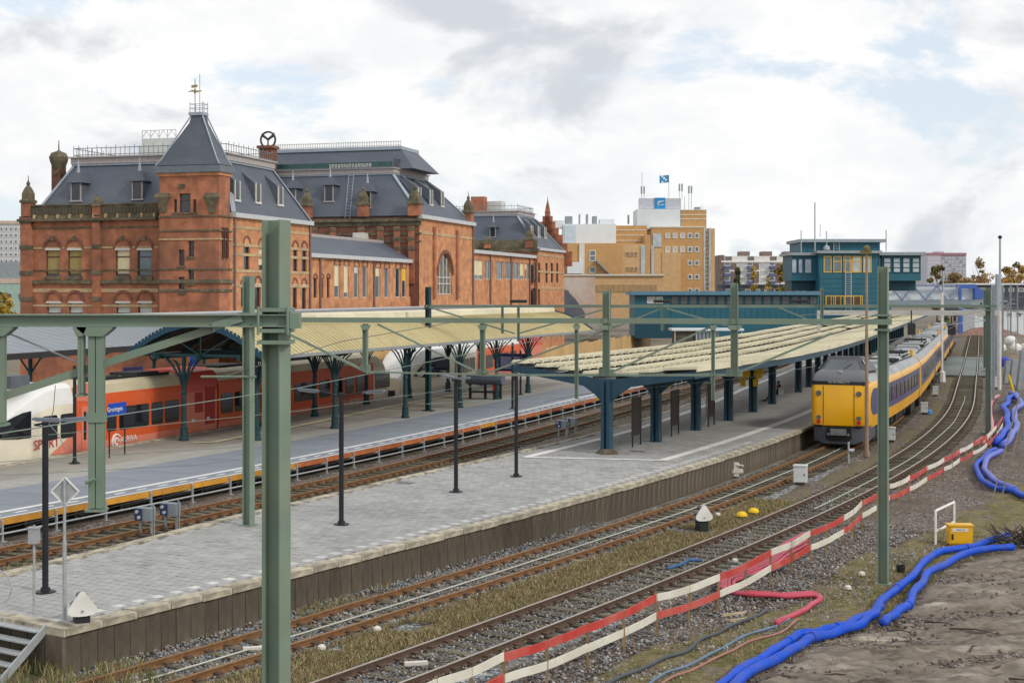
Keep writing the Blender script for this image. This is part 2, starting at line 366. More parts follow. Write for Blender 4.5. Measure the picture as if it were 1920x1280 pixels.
m_pave1 = M('old_paving', (.30, .275, .235), .88, var=.15, vs=1.0, dirt=(.2, .185, .16), dirts=.25, dirta=.7)
m_pave1b = M('pale_paving', (.34, .33, .30), .88, var=.12, vs=1.5, dirt=(.26, .25, .22), dirts=.35, dirta=.6)
m_yline = M('cream_line', (.62, .54, .33), .7, var=.15, vs=3)
m_asph = M('crossing_panel', (.17, .20, .19), .8, var=.15, vs=2, rnd=.15)

# ------------------------------------------------------------------ paths of rails and platform edges
ZR = .17
L1 = Path([G(*p, ZR)[:2] for p in [(584, 1280), (1000, 1135.6), (1195, 1063), (1440, 971.5), (1648, 876), (1736, 818.5), (1782, 770), (1794, 724), (1806, 685), (1819, 632)]], ext=(40, 160))
T1C, T2C = .75, -3.22
PE = -5.2                                            # right edge of the island platform
E1 = Path([G(*p, .7)[:2] for p in [(0, 972), (459, 888), (880, 802), (1130, 742)]], ext=(40, 200))
T3C = 2.55
E4 = Path([(-21.8, 60.5), (-15, 79.8), (-8.3, 100.9), (-2.5, 123)], ext=(60, 120))
PZ = .95
_lp = [G(*p, PZ) for p in [(0, 1074), (459, 961), (768, 889.5), (1130, 807), (1355, 730)]]
_ls = [L1.near(p.x, p.y) for p in _lp]
def pw(s): return float(np.interp(s, [a for a, b in _ls], [b for a, b in _ls]))     # left edge offset of the island platform
S_P0 = L1.near(*G(132, 1181, PZ)[:2])[0]; S_P1 = L1.near(72, 232)[0]

def ribbon(name, path, s0, s1, d0, d1, z, mat, ds=.5, dd=.3, amp=.05, seed=0, zf=None, fr=1.3):
    n = int((s1 - s0) / ds) + 1; k = max(2, int((d1 - d0) / dd) + 1)
    S = np.linspace(s0, s1, n); D = np.linspace(d0, d1, k)
    tx = np.interp(S, path.s, path.t[:, 0]); ty = np.interp(S, path.s, path.t[:, 1]); X = np.interp(S, path.s, path.p[:, 0]); Y = np.interp(S, path.s, path.p[:, 1])
    gx = X[:, None] + ty[:, None] * D; gy = Y[:, None] - tx[:, None] * D
    gz = z + amp * (fbm(gx * fr, gy * fr, 4, seed) - .47) * 2
    if zf is not None: gz = gz + zf(S[:, None], D[None, :], gx, gy)
    V = np.stack([gx, gy, gz], -1).reshape(-1, 3)
    i = np.arange(n - 1)[:, None] * k + np.arange(k - 1)[None, :]
    Fc = np.stack([i, i + 1, i + k + 1, i + k], -1).reshape(-1, 4)
    o = bigmesh(name, V, Fc, mat); o.data.polygons.foreach_set('use_smooth', [True] * len(Fc)); return o

# ground sheet to the horizon
g = MB(); g.quad((-4000, -300, -.14), (4000, -300, -.14), (4000, 7000, -.14), (-4000, 7000, -.14))
tag(g.build('ground', m_soil), kind='structure')
edge = lambda d, a, b: np.minimum(np.clip((d - a) / .5, 0, 1), np.clip((b - d) / .5, 0, 1))
def fall(a, b): return lambda S, D, x, y: -.25 * (1 - edge(D, a, b))
s_n = L1.near(-9, 20)[0]
for nm, d0, d1, z, mt, amp, sd, fr in [('ballast_bed', -5.3, -1.2, -.02, m_gravelb, .05, 1, 1.0), ('ballast_bed', -1.0, 2.6, -.03, m_gravelb, .05, 2, 1.0),
                               ('dry_grass_ground', -2.0, .1, -.03, m_earth, .07, 3, .7), ('gravel_ground', 2.0, 12.0, -.05, m_gravel, .12, 4, .8)]:
    o = ribbon(nm, L1, s_n - 8, 150 if nm == 'gravel_ground' else (L1.near(9, 50)[0] if (nm == 'ballast_bed' and d0 > -2) else (L1.near(14, 68)[0] if nm == 'ballast_bed' else L1.L - 2)), d0, d1, z, mt, .4, .2, amp, sd, fall(d0, d1), fr); tag(o, kind='structure')
o = ribbon('brown_ballast', L1, L1.near(1, 37)[0], L1.L - 2, -5.3, 3.2, -.035, m_gravel, .5, .3, .06, 9, fall(-5.3, 3.2), .6); tag(o, kind='structure')
o = ribbon('ballast_bed', E1, 0, E1.L - 120, -.6, 6.2, -.04, m_gravel, .6, .3, .06, 6, fall(-.6, 6.2), 1.0); tag(o, kind='structure')

# ------------------------------------------------------------------ rails and sleepers
def railsec(mi=None):
    return [(-.07, 0), (.07, 0), (.07, .02), (.012, .04), (.012, .11), (.036, .125), (.036, .16), (-.036, .16), (-.036, .125), (-.012, .11), (-.012, .04), (-.07, .02)]
sl = MB(); sl.box(-1.27, 1.27, -.12, .12, -.12, .035)
sl_o = sl.build('sleeper', m_sleeper)
sl_me = sl_o.data; bpy.data.objects.remove(sl_o)
ch = MB(); ch.box(-.1, .1, -.06, .06, 0, .05); ch.box(-.14, .14, -.03, .03, 0, .075)
def track(path, c, s0, s1, nmax, top, extra=None):
    t = struct('railway_track')
    for sgn in (-1, 1):
        b = MB(); rings = []
        for s in path.range(s0, s1, 1.5):
            rings.append([path.pt(s, c + sgn * .75 + x, .01 + z) for x, z in railsec()])
        b.loft(rings, fm=lambda i, j: 1 if j == 6 else 0)
        b.build('rail', [m_rail if top is m_railtop else m_rail2, top], t)
    n = int((s1 - s0) / .62); far = MB()
    for i in range(n):
        s = s0 + (i + .5) * .62
        p = path.pt(s, c + random.uniform(-.05, .05), random.uniform(-.02, .012))
        if i < nmax: piece(sl_me, t, p, path.rz(s) + random.uniform(-.02, .02), 'sleeper')
        else: far.rbox(p, 2.54, .24, p.z - .12, p.z + .035, path.rz(s))
    if far.v: far.build('sleeper_run', m_sleeper, t)['kind'] = 'stuff'
    # rail chairs, one pair to a sleeper
    cm = MB()
    for i in range(min(n, 170)):
        s = s0 + (i + .5) * .62
        for sgn in (-1, 1):
            q = path.pt(s, c + sgn * .75); cm.rbox(q, .32, .16, .02, .075, path.rz(s))
    cm.build('rail_chairs', m_rail, t)['kind'] = 'stuff'
    return t
t1 = track(L1, T1C, L1.near(-6, 24)[0], L1.L - 60, 290, m_railtop)
t2 = track(L1, T2C, L1.near(-10, 26)[0], L1.near(75, 232)[0], 160, m_railtop2)
t3 = track(E1, T3C, 4, E1.near(30, 160)[0], 200, m_railtop2)
for (path, c, a, b) in ((L1, T2C, 30, 110), (L1, T1C, L1.atpx(1490), L1.atpx(1790))):   # thin pale cable laid between the rails
    w = MB(); w.tube([path.pt(s, c + .035 * math.sin(s * .31), .07) for s in path.range(a, b, 1.0)], .022, 5)
    tag(w.build('track_cable', M('pale_cable', (.5, .5, .44), .6), loc=path.pt(a, c)), 'thin pale cable lying between the rails ' + ('of the track beside the platform' if c < 0 else 'of the outer curving track'), 'cable')
# level crossing panels on the outer track far away
lc = struct('level_crossing')
for i in range(9):
    s = L1.atpx(1800) + 4 + i * 4.6
    for d0, d1 in ((-2.4, -.12), (.12, 1.38), (1.62, 3.4)):
        b = MB(); b.rbox(L1.pt(s, (d0 + d1) / 2), d1 - d0, 4.5, .05, .16, L1.rz(s)); b.build('crossing_panel', m_asph, lc)

# ------------------------------------------------------------------ island platform
pf = struct('platform')
b = MB(); rr = []
for s in L1.range(S_P0, S_P1, 2.0):
    l = pw(s); rr.append([L1.pt(s, l + .12, -.1), L1.pt(s, PE - .12, -.1), L1.pt(s, PE - .12, PZ - .06), L1.pt(s, l + .12, PZ - .06)])
b.loft(rr); b.build('platform_core', m_joint, pf)
S_T1 = S_P0 + 44                                     # individual paving up to here, slabs beyond
tl = MB(); tl.add([(-.143, -.143, 0), (.143, -.143, 0), (.143, .143, 0), (-.143, .143, 0), (-.137, -.137, .05), (.137, -.137, .05), (.137, .137, .05), (-.137, .137, .05)],
                  [(4, 5, 6, 7), (0, 1, 5, 4), (1, 2, 6, 5), (2, 3, 7, 6), (3, 0, 4, 7)])
tl_o = tl.build('paving_tile', m_tile); tl_me = tl_o.data; bpy.data.objects.remove(tl_o)
tlw_me = tl_me.copy(); tlw_me.materials.clear(); tlw_me.materials.append(m_tilew)
spots = []
i = 0; s = S_P0 + .42
while s < S_T1:
    l = pw(s) + .34; d = PE - .5 - (.15 if i % 2 else 0); j = 0
    while d - .15 > l:
        spots.append((s, d, i, j)); d -= .297; j += 1
    s += .297; i += 1
def dist(q): p = L1.pt(q[0], q[1]); return p.x ** 2 + p.y ** 2
spots = [q for q in spots if abs(960 + F * L1.pt(q[0], q[1]).x / L1.pt(q[0], q[1]).y - 960) < 1000]
spots.sort(key=dist)
lowt = MB()
for k, (s, d, i, j) in enumerate(spots):
    white = (j == 1 and i % 2 == 0)
    dz = PZ - .05 + random.uniform(-.006, .006)
    p = L1.pt(s, d, dz)
    if k < 300: piece(tlw_me if white else tl_me, pf, p, L1.rz(s) + random.uniform(-.02, .02), 'paving_tile')
    else:
        rz = L1.rz(s); a = .14; ca, sa = math.cos(rz), math.sin(rz); q = []
        tx, ty = random.uniform(-.03, .03), random.uniform(-.03, .03)
        for z, aa in ((0, .144), (.05, .139)):
            for x, y in ((-aa, -aa), (aa, -aa), (aa, aa), (-aa, aa)): q.append((p.x + x * ca - y * sa, p.y + x * sa + y * ca, p.z + z + x * tx + y * ty))
        lowt.add(q, [(4, 5, 6, 7), (0, 1, 5, 4), (1, 2, 6, 5), (2, 3, 7, 6), (3, 0, 4, 7)], 2 if white else (3 if random.random() < .3 else (4 if random.random() < .28 else 0)))
m_tile2 = M('paving_tile_dark', (.335, .33, .32), .85, var=.12, vs=.9, dirt=(.23, .22, .2), dirts=.6)
m_tile3 = M('paving_tile_pale', (.39, .385, .375), .85, var=.12, vs=.9, dirt=(.3, .29, .27), dirts=.6)
m_tile0 = M('paving_tile_mid', (.362, .358, .348), .85, var=.12, vs=.9, dirt=(.26, .25, .235), dirts=.5)
lowt.build('paving', [m_tile0, m_tile0, m_tilew, m_tile2, m_tile3], pf)['kind'] = 'stuff'
b = MB(); rr = []
for s in L1.range(S_T1, S_P1, 2.0):
    rr.append([L1.pt(s, pw(s) + .33, PZ - .1), L1.pt(s, PE - .33, PZ - .1), L1.pt(s, PE - .33, PZ - .005), L1.pt(s, pw(s) + .33, PZ - .005)])
b.loft(rr); b.build('far_paving', m_paving, pf)
# coping stones and the retaining wall panels along the right edge
def edge_pieces(name, parent, s0, s1, step, ring, mat, gap=.012, jit=.01, nmax=300):
    n = int((s1 - s0) / step)
    for i in range(min(n, nmax)):
        a = s0 + i * step + gap; c = s0 + (i + 1) * step - gap; jz = random.uniform(-jit, jit); jd = random.uniform(-jit, jit)
        m = (a + c) / 2; o = L1.pt(m, 0)
        q = MB(); q.loft([[L1.pt(s, d + jd, z + jz) - o for d, z in ring(s)] for s in (a, c)])
        x = q.build(name, mat, parent); x.location = o
edge_pieces('coping_stone', pf, S_P0, S_P1, 1.0, lambda s: [(PE - .34, PZ - .14), (PE + .06, PZ - .14), (PE + .06, PZ + .005), (PE - .34, PZ + .012)], m_coping)
edge_pieces('coping_stone', pf, S_P0, S_P1 - 60, 2.0, lambda s: [(pw(s) - .03, PZ - .16), (pw(s) + .32, PZ - .16), (pw(s) + .32, PZ + .01), (pw(s) - .03, PZ + .005)], m_coping)
edge_pieces('wall_panel', pf, S_P0, S_P1 - 40, .46, lambda s: [(PE - .11, -.12), (PE - .02, -.12), (PE - .02, PZ - .165), (PE - .11, PZ - .165)], m_panel, .007, .005, 280)
# end wall of the platform (towards the camera)
tt = L1.tan(S_P0); rz0 = L1.rz(S_P0)
for i in range(7):
    d = PE - .28 - i * .56; b = MB(); p = L1.pt(S_P0, d); b.rbox(p, .53, .1, -.12, PZ - .165, rz0); b.build('wall_panel', m_panel, pf)
for i in range(5):
    d = PE - .1 - i * 1.0 - .35; b = MB(); p = L1.pt(S_P0 + .16, d); b.rbox(p, .98, .4, PZ - .16, PZ + .01, rz0); b.build('coping_stone', m_coping, pf)
# painted lines
def line_on(parent, pts, w, z, mat, name='painted_line'):
    b = MB()
    for i in range(len(pts) - 1):
        a, c = Vector(pts[i]), Vector(pts[i + 1]); t = (c - a).normalized(); nn = Vector((t.y, -t.x, 0)) * w / 2
        b.quad(a - nn + Vector((0, 0, z)), a + nn + Vector((0, 0, z)), c + nn + Vector((0, 0, z)), c - nn + Vector((0, 0, z)))
    return b.build(name, mat, parent)
def off_line(s0, s1, d, st=1.5): return [L1.pt(s, d(s) if callable(d) else d) for s in L1.range(s0, s1, st)]
sR = L1.near(*G(1241, 863, PZ)[:2]); sLn = L1.near(*G(985, 857, PZ)[:2])
line_on(pf, off_line(sR[0], S_P1 - 20, sR[1]), .46, PZ + .012, m_white)
line_on(pf, [L1.pt(s, pw(s) + (sLn[1] - pw(sLn[0])) * 1.0) for s in L1.range(sLn[0], S_P1 - 40, 1.5)], .42, PZ + .012, m_white)
line_on(pf, [L1.pt(sLn[0], sLn[1]), L1.pt(sR[0], sR[1])], .36, PZ + .018, m_white)

# ------------------------------------------------------------------ near side platform with temporary deck
DZ = .7
p1 = struct('side_platform')
b = MB(); rr = []
S1a, S1b = 4.0, E1.near(40, 185)[0]
def e4d(s):
    p = E1.pt(s); q = E4.near(p.x, p.y); return -abs(q[1])
def e4line(s):
    a = E1.pt(s); lo = -14.5
    best = min(np.arange(-16, -9, .1), key=lambda d: abs(E4.near(*E1.pt(s, d)[:2])[1])); return float(best)
_es = E1.range(S1a, S1b, 6.0); _ed = [e4line(s) for s in _es]
def e4off(s): return float(np.interp(s, _es, _ed))
for s in E1.range(S1a, S1b, 2.0):
    rr.append([E1.pt(s, e4off(s), -.1), E1.pt(s, -2.2, -.1), E1.pt(s, -2.2, DZ - .02), E1.pt(s, e4off(s), DZ - .02)])
b.loft(rr); b.build('platform_base', m_pave1, p1)
b = MB(); rr = []
for s in E1.range(S1a, S1b, 2.0): rr.append([E1.pt(s, -7.0, DZ - .03), E1.pt(s, -5.22, DZ - .03), E1.pt(s, -5.22, DZ - .008), E1.pt(s, -7.0, DZ - .008)])
b.loft(rr); b.build('pale_paving', m_pave1b, p1)
b = MB(); rr = []
for s in E1.range(S1a, S1b, 2.0): rr.append([E1.pt(s, e4off(s), DZ - .1), E1.pt(s, e4off(s) + .5, DZ - .1), E1.pt(s, e4off(s) + .5, DZ + .006), E1.pt(s, e4off(s), DZ + .006)])
b.loft(rr); b.build('edge_strip', m_coping, p1)
line_on(p1, [G(362, 830, DZ), G(400, 829, DZ)], .35, .012, m_yline)
line_on(p1, [G(400, 829, DZ), G(540, 802, DZ), G(757, 757, DZ), G(880, 736, DZ), G(960, 722, DZ)], .34, .016, m_yline)
dk = struct('temporary_deck')
n = int((S1b - S1a) / 2.4)
for i in range(n):
    a, c = S1a + i * 2.4 + .012, S1a + (i + 1) * 2.4 - .012; m = (a + c) / 2; o = E1.pt(m)
    q = MB(); q.loft([[E1.pt(s, d, z) - o for d, z in ((-5.2, DZ - .06), (0, DZ - .06), (0, DZ), (-5.2, DZ))] for s in (a, c)])
    x = q.build('deck_panel', m_deck, dk); x.location = o
    q = MB(); q.loft([[E1.pt(s, d, z) - o for d, z in ((.01, DZ - .22), (.05, DZ - .22), (.05, DZ - .01), (.01, DZ - .01))] for s in (a, c)])
    x = q.build('fascia_board', m_orange_y if (a < E1.atpx(470) or i % 9 == 3) else m_orange_b, dk); x.location = o
    q = MB(); p = E1.pt(a, .1) - o
    q.rbox(p, .07, .07, -.1, DZ - .02, E1.rz(a)); q.rbox(p, .22, .22, -.1, -.02, E1.rz(a)); q.rbox(E1.pt(a, -1.3) - o, .07, .07, -.1, DZ - .07, E1.rz(a))
    x = q.build('deck_post', m_galv, dk); x.location = o
    q = MB(); q.tube([E1.pt(s, .13, .22) - o for s in (a - .02, c + .02)], .035, 6); q.tube([E1.pt(a, -1.2, .05) - o, E1.pt(c, .05, .45) - o], .025, 5)
    x = q.build('deck_rail', m_galv, dk); x.location = o
line_on(dk, [E1.pt(s, -1.05) for s in E1.range(S1a, S1b, 1.5)], .24, DZ + .004, m_white)
line_on(dk, [E1.pt(s, -.1) for s in E1.range(S1a, S1b, 1.5)], .12, DZ + .004, m_white)
b = MB()
for i in range(int((S1b - S1a) / 1.2)):
    a = S1a + i * 1.2; A, Bq, Cq, Dq = [E1.pt(*q) + Vector((0, 0, DZ + .004)) for q in ((a, -.62), (a, -.48), (a + .55, -.48), (a + .55, -.62))]; b.quad(A, Bq, Cq, Dq)
b.build('line_dashes', m_white, dk)['kind'] = 'stuff'
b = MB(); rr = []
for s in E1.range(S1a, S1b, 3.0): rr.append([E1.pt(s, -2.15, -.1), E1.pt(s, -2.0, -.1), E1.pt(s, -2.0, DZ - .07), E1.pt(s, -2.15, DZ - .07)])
b.loft(rr); b.build('under_deck_shade', m_dark, dk)  # black lining standing in for the shade under the deck
for px, py in ((1195, 846), (760, 905)):
    p = G(px, py, PZ); q = MB(); q.rbox(p, .7, .45, PZ - .01, PZ + .016, L1.rz(L1.near(p.x, p.y)[0])); q.build('drain_cover', M('drain_iron', (.16, .155, .15), .7, .2, var=.2, vs=9), pf)
# ------------------------------------------------------------------ the old brick station
m_brick = MBRICK('brick_red', (.46, .14, .06), (.36, .11, .05), (.36, .24, .16), soot=(.13, .065, .045), soota=.75)
m_brickt = MBRICK('brick_orange_lit', (.62, .25, .10), (.52, .20, .085), (.5, .34, .2), soot=(.36, .14, .075), soota=.4)  # station brick lightened to carry the sunlight on track-facing walls
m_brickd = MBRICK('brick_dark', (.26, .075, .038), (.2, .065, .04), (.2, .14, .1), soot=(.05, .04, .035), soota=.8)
m_stone = M('sandstone_dark', (.155, .13, .085), .9, var=.4, vs=3, dirt=(.05, .05, .03), dirts=.9, dirta=.7)
m_stonel = M('sandstone_pale', (.50, .36, .20), .85, var=.2, vs=3, dirt=(.2, .14, .09), dirts=.7, dirta=.5)
m_slate = M('slate', (.092, .107, .136), .6, var=.14, vs=5, dirt=(.14, .152, .175), dirts=.3, dirta=.5, stretch=(1, 1, 2.5))
m_lead = M('lead_flashing', (.33, .38, .44), .5, .1, var=.12, vs=3)
m_fascia = M('painted_fascia', (.40, .36, .35), .6, var=.1, vs=3)
m_zinc = M('gutter_pale', (.52, .53, .54), .5, var=.1, vs=3)
m_frame = M('window_frame_brown', (.10, .045, .035), .6, var=.1)
m_framew = M('window_frame_white', (.62, .60, .55), .6, var=.08)
m_glass = MGLASS('window_glass', (.03, .036, .042))
m_glassb = MGLASS('window_glass_blue', (.12, .17, .20), .12)
m_blind = M('roller_blind', (.62, .49, .24), .8, var=.08)
m_blindp = M('roller_blind_pale', (.72, .63, .40), .8, var=.06)
m_blindg = M('blind_olive', (.34, .26, .10), .8, var=.1)
m_blindy = M('blind_yellow', (.78, .50, .02), .8, var=.05)
m_rails = M('railing_grey', (.17, .18, .18), .6, var=.2)
m_iron = M('ironwork', (.05, .05, .05), .6, var=.2)
m_cement = M('render_pale', (.55, .58, .55), .7, var=.08, vs=1)
m_teal = M('teal_paint', (.02, .085, .115), .45, var=.15, vs=2.5, dirt=(.035, .10, .12), dirts=.7, dirta=.5)
m_pipe = M('downpipe_paint', (.22, .13, .12), .6)
m_gold = M('gilded_metal', (.34, .29, .16), .5, .4, var=.1)

SX, SY, SA = -21.2, 106.9, -math.atan2(.284, .959)
st = thing('station_building', 'long red brick railway station with slate mansard roofs, a corner tower and sandstone bands', 'station', (SX, SY, 0), SA)
_ca, _sa = math.cos(SA), math.sin(SA)
def toloc(x, y): x -= SX; y -= SY; return x * _ca + y * _sa, -x * _sa + y * _ca
def toworld(lx, ly, z=0): return Vector((SX + lx * _ca - ly * _sa, SY + lx * _sa + ly * _ca, z))
def _ray(px, py):
    o = toloc(0, 0); kx = (px - 960) / F; q = toloc(kx, 1.0); d = (q[0] - o[0], q[1] - o[1]); return o, d, -(py - HY) / F
def ew(px, py, y0=0.0):
    o, d, dz = _ray(px, py); t = (y0 - o[1]) / d[1]; return o[0] + d[0] * t, HC + dz * t
def ts(px, py, x0=0.0):
    o, d, dz = _ray(px, py); t = (x0 - o[0]) / d[0]; return o[1] + d[1] * t, HC + dz * t

class Wall:
    """a wall plane: point = O + a*h + n*depth, with rectangular openings"""
    def __init__(s, O, a, n): s.O = Vector(O); s.a = Vector(a); s.n = Vector(n); s.h = []
    def p(s, h, z, d=0.0): v = s.O + s.a * h + s.n * d; return Vector((v.x, v.y, z))
    def mesh(s, mb, h0, h1, z0, z1, dep=.3, mi=0):
        hs = sorted({h0, h1, *[v for q in s.h for v in q[:2] if h0 < v < h1]}); zs = sorted({z0, z1, *[v for q in s.h for v in q[2:4] if z0 < v < z1]})
        for i in range(len(hs) - 1):
            for j in range(len(zs) - 1):
                ch, cz = (hs[i] + hs[i + 1]) / 2, (zs[j] + zs[j + 1]) / 2
                if any(q[0] < ch < q[1] and q[2] < cz < q[3] for q in s.h): continue
                mb.quad(s.p(hs[i], zs[j]), s.p(hs[i + 1], zs[j]), s.p(hs[i + 1], zs[j + 1]), s.p(hs[i], zs[j + 1]), mi)
        for a, b, c, d in s.h:
            if not (h0 <= a and b <= h1): continue
            for (u, v, w, x) in ((a, c, a, d), (b, d, b, c), (a, d, b, d), (b, c, a, c)):
                mb.quad(s.p(u, v), s.p(w, x), s.p(w, x, -dep), s.p(u, v, -dep), mi)
    def slab(s, mb, h0, h1, z0, z1, d0, d1, mi=0):
        mb.hexa([s.p(h0, z0, d0), s.p(h1, z0, d0), s.p(h1, z0, d1), s.p(h0, z0, d1), s.p(h0, z1, d0), s.p(h1, z1, d0), s.p(h1, z1, d1), s.p(h0, z1, d1)], mi)
    def window(s, par, h0, h1, z0, z1, fmat=None, pane=None, blind=None, bf=0.0, mull=1, trans=.35, d=-.12, bars=.07, hole=True):
        """frame part with pane and blind sub-parts, set back in its opening"""
        if hole: s.h.append((h0, h1, z0, z1))
        fb = MB(); t = bars
        for q in ((h0, h0 + t, z0, z1), (h1 - t, h1, z0, z1), (h0 + t, h1 - t, z0, z0 + t), (h0 + t, h1 - t, z1 - t, z1)): s.slab(fb, *q, d - .08, d + .02)
        for i in range(1, mull): h = h0 + (h1 - h0) * i / mull; s.slab(fb, h - t / 2, h + t / 2, z0 + t, z1 - t, d - .07, d + .01)
        if trans: z = z1 - (z1 - z0) * trans; s.slab(fb, h0 + t, h1 - t, z - t * .6, z + t * .6, d - .075, d + .015)
        w = fb.build('window', fmat or m_frame, par)
        pb = MB(); pb.quad(s.p(h0, z0, d - .05), s.p(h1, z0, d - .05), s.p(h1, z1, d - .05), s.p(h0, z1, d - .05)); pb.build('pane', pane or m_glass, w, fix=False)
        if blind is not None and bf > 0:
            bb = MB(); bb.quad(s.p(h0 + t, z1 - (z1 - z0 - t) * bf, d - .035), s.p(h1 - t, z1 - (z1 - z0 - t) * bf, d - .035), s.p(h1 - t, z1 - t, d - .035), s.p(h0 + t, z1 - t, d - .035)); bb.build('blind', blind, w, fix=False)
        return w
    def arch(s, par, hc, r, z, w=.16, d=.07, mat=None, name='window_arch', n=10):
        mb = MB(); rg = []
        for i in range(n + 1):
            t = math.pi * i / n; c, q = math.cos(t), math.sin(t)
            rg.append([s.p(hc + c * r, z + q * r, -.02), s.p(hc + c * (r + w), z + q * (r + w), -.02), s.p(hc + c * (r + w), z + q * (r + w), d), s.p(hc + c * r, z + q * r, d)])
        mb.loft(rg); return mb.build(name, mat or m_stone, par)

EAVE = 13.85
LX0 = ew(43, 500)[0]                                     # left end of the left pavilion
m_parin = M('parapet_gap_shade', (.10, .085, .06), .9)
# ---- left pavilion, end wall (faces the camera)
W = Wall((0, 0, 0), (1, 0, 0), (0, -1, 0))
xt0 = ew(297, 500)[0]
wu = [(86, 112, m_blindg, .95), (127, 153, m_blindg, .95), (217, 243, m_blindp, .95), (258, 284, None, 0)]
for a, b_, bl, bf in wu:
    h0, z1 = ew(a, 466); h1, z0 = ew(b_, 517)
    W.window(st, h0, h1, z0, z1, m_frame, m_glassb if bl is None else m_glass, bl, bf, 1, .3)
    q = MB(); W.slab(q, h0 - .05, h1 + .05, z1 - .14, z1 + .02, -.1, .04); q.build('blind_box', m_framew, st)
    q = MB(); W.slab(q, h0 - .1, h1 + .1, z0 - .3, z0, -.1, .1); q.build('window_sill', m_stone, st)
    W.arch(st, (h0 + h1) / 2, (h1 - h0) / 2 + .02, z1 + .05, .2, .09, m_brickd)
    q = MB(); W.slab(q, (h0 + h1) / 2 - .13, (h0 + h1) / 2 + .13, z1 + .62, z1 + .98, 0, .13); q.build('keystone', m_stone, st)
for a, b_ in ((88, 114), (129, 155), (218, 244), (259, 285)):
    h0, z1 = ew(a, 566); h1, z0 = ew(b_, 608)
    W.window(st, h0, h1, z0, z1, m_frame, m_glassb, m_cement, .6, 1, .5)
    q = MB(); W.slab(q, h0 - .05, h1 + .05, z1 - .1, z1 + .06, -.1, .05); q.build('blind_box', m_framew, st)
    W.arch(st, (h0 + h1) / 2, (h1 - h0) / 2 + .02, z1 + .1, .2, .09, m_brickd)
q = MB(); W.mesh(q, LX0, xt0 + .9, 0, EAVE); q.build('wall', m_brick, st)
def wband(Wl, h0, h1, y0, y1, mat, d=.06, name='stone_band', conv=None):
    z1 = (conv or (lambda y: ew(170, y)[1]))(y0); z0 = (conv or (lambda y: ew(170, y)[1]))(y1)
    q = MB(); Wl.slab(q, h0, h1, z0, z1, -.03, d); return q.build(name, mat, st)
wband(W, LX0, xt0, 525, 532, m_stone, .16, 'string_course'); wband(W, LX0, xt0, 541, 548, m_stonel, .04)
wband(W, LX0, xt0, 505, 508, m_stone, .05); wband(W, LX0, xt0, 425, 428, m_stone, .06); wband(W, LX0, xt0, 463, 466, m_stonel, .035); wband(W, LX0, xt0, 571, 575, m_stonel, .03)
wband(W, LX0 - .3, xt0, 409, 414, m_stone, .4, 'cornice'); wband(W, LX0 - .2, xt0, 404, 409, m_stone, .22, 'cornice')
# corbels under the parapet, balustrade slabs with the piercings' shade in their colour
zc = ew(170, 404)[1]; zp = ew(170, 385)[1]
q = MB(); W.slab(q, LX0, xt0, zc, zp, -.25, .1)
n = 40
for i in range(n):
    h = LX0 + (xt0 - LX0) * (i + .5) / n; W.slab(q, h - .1, h + .1, zc + .14, zp - .16, .1, .15, 1)
W.slab(q, LX0, xt0, zp, zp + .12, -.3, .2); q.build('parapet', [m_stone, m_parin], st)
for i in range(11):
    h = LX0 + 1.2 + (xt0 - LX0 - 1.4) * i / 10; q = MB(); W.slab(q, h - .07, h + .07, zc - .3, zc + .1, .1, .34); q.build('corbel', m_stonel, st)
def pilaster(Wl, h0, h1, z0, z1, top=None, d=.28, bands=6):
    q = MB(); Wl.slab(q, h0, h1, z0, z1, -.1, d)
    p = q.build('pilaster', m_brick, st)
    for i in range(bands):
        z = z0 + 3.5 + (z1 - z0 - 3.8) * i / (bands - 1); q = MB(); Wl.slab(q, h0 - .05, h1 + .05, z - .16, z + .16, 0, d + .06); q.build('pilaster_band', m_stone, p)
    return p
def pinnacle(lx, ly, z, w, h, mat=None, ball=True):
    q = MB(); q.box(lx - w / 2, lx + w / 2, ly - w / 2, ly + w / 2, z, z + h * .35)
    a = q.build('pinnacle', mat or m_brick, st)
    q = MB(); q.lathe((lx, ly, z), [(w * .85, h * .35), (w * .85, h * .42), (w * .62, h * .45), (w * .62, h * .6), (w * .45, h * .7), (w * .2, h * .8)], 4)
    if ball: q.lathe((lx, ly, z), [(.06, h * .78), (w * .16, h * .82), (w * .2, h * .87), (w * .1, h * .92), (.04, h * .95), (.02, h * 1.08)], 7)
    q.build('finial', m_stone, a); return a
for px0, px1 in ((42, 62), (177, 190)):
    pilaster(W, ew(px0, 500)[0], ew(px1, 500)[0], 0, EAVE + .1)
pinnacle(LX0 + .42, 0.1, EAVE + .2, .8, 3.0); pinnacle((ew(177, 0)[0] + ew(190, 0)[0]) / 2, 0, EAVE + .2, .62, 1.9, ball=False)
# ---- corner tower with chamfered corner
TX0 = ew(299, 400, -1.7)[0]; TZ = 16.75
YT = -1.7; oct_ = [(TX0, YT), (.0, YT), (.02, -.9), (.02, -.05), (-.2, .4), (TX0, .4)]
Wt = Wall((0, YT, 0), (1, 0, 0), (0, -1, 0))
def et(x, y): return ew(x, y, YT)
def twin(x0, x1, y0, y1, trans=.4, fm=None):
    h0, z1 = et(x0, y0); h1, z0 = et(x1, y1); Wt.window(st, h0, h1, z0, z1, fm or m_frame, m_glass, None, 0, 1, trans)
    q = MB(); Wt.slab(q, h0 - .1, h1 + .1, z0 - .14, z0, -.1, .1); q.build('window_sill', m_stone, st)
twin(336, 357, 363, 398, .35); twin(326, 332, 374, 398, 0); twin(362, 368, 374, 398, 0)
twin(335, 346, 468, 498); twin(353, 364, 452, 481); twin(335, 346, 519, 548); twin(353, 364, 503, 531)
q = MB(); Wt.mesh(q, TX0, .0, 0, TZ)
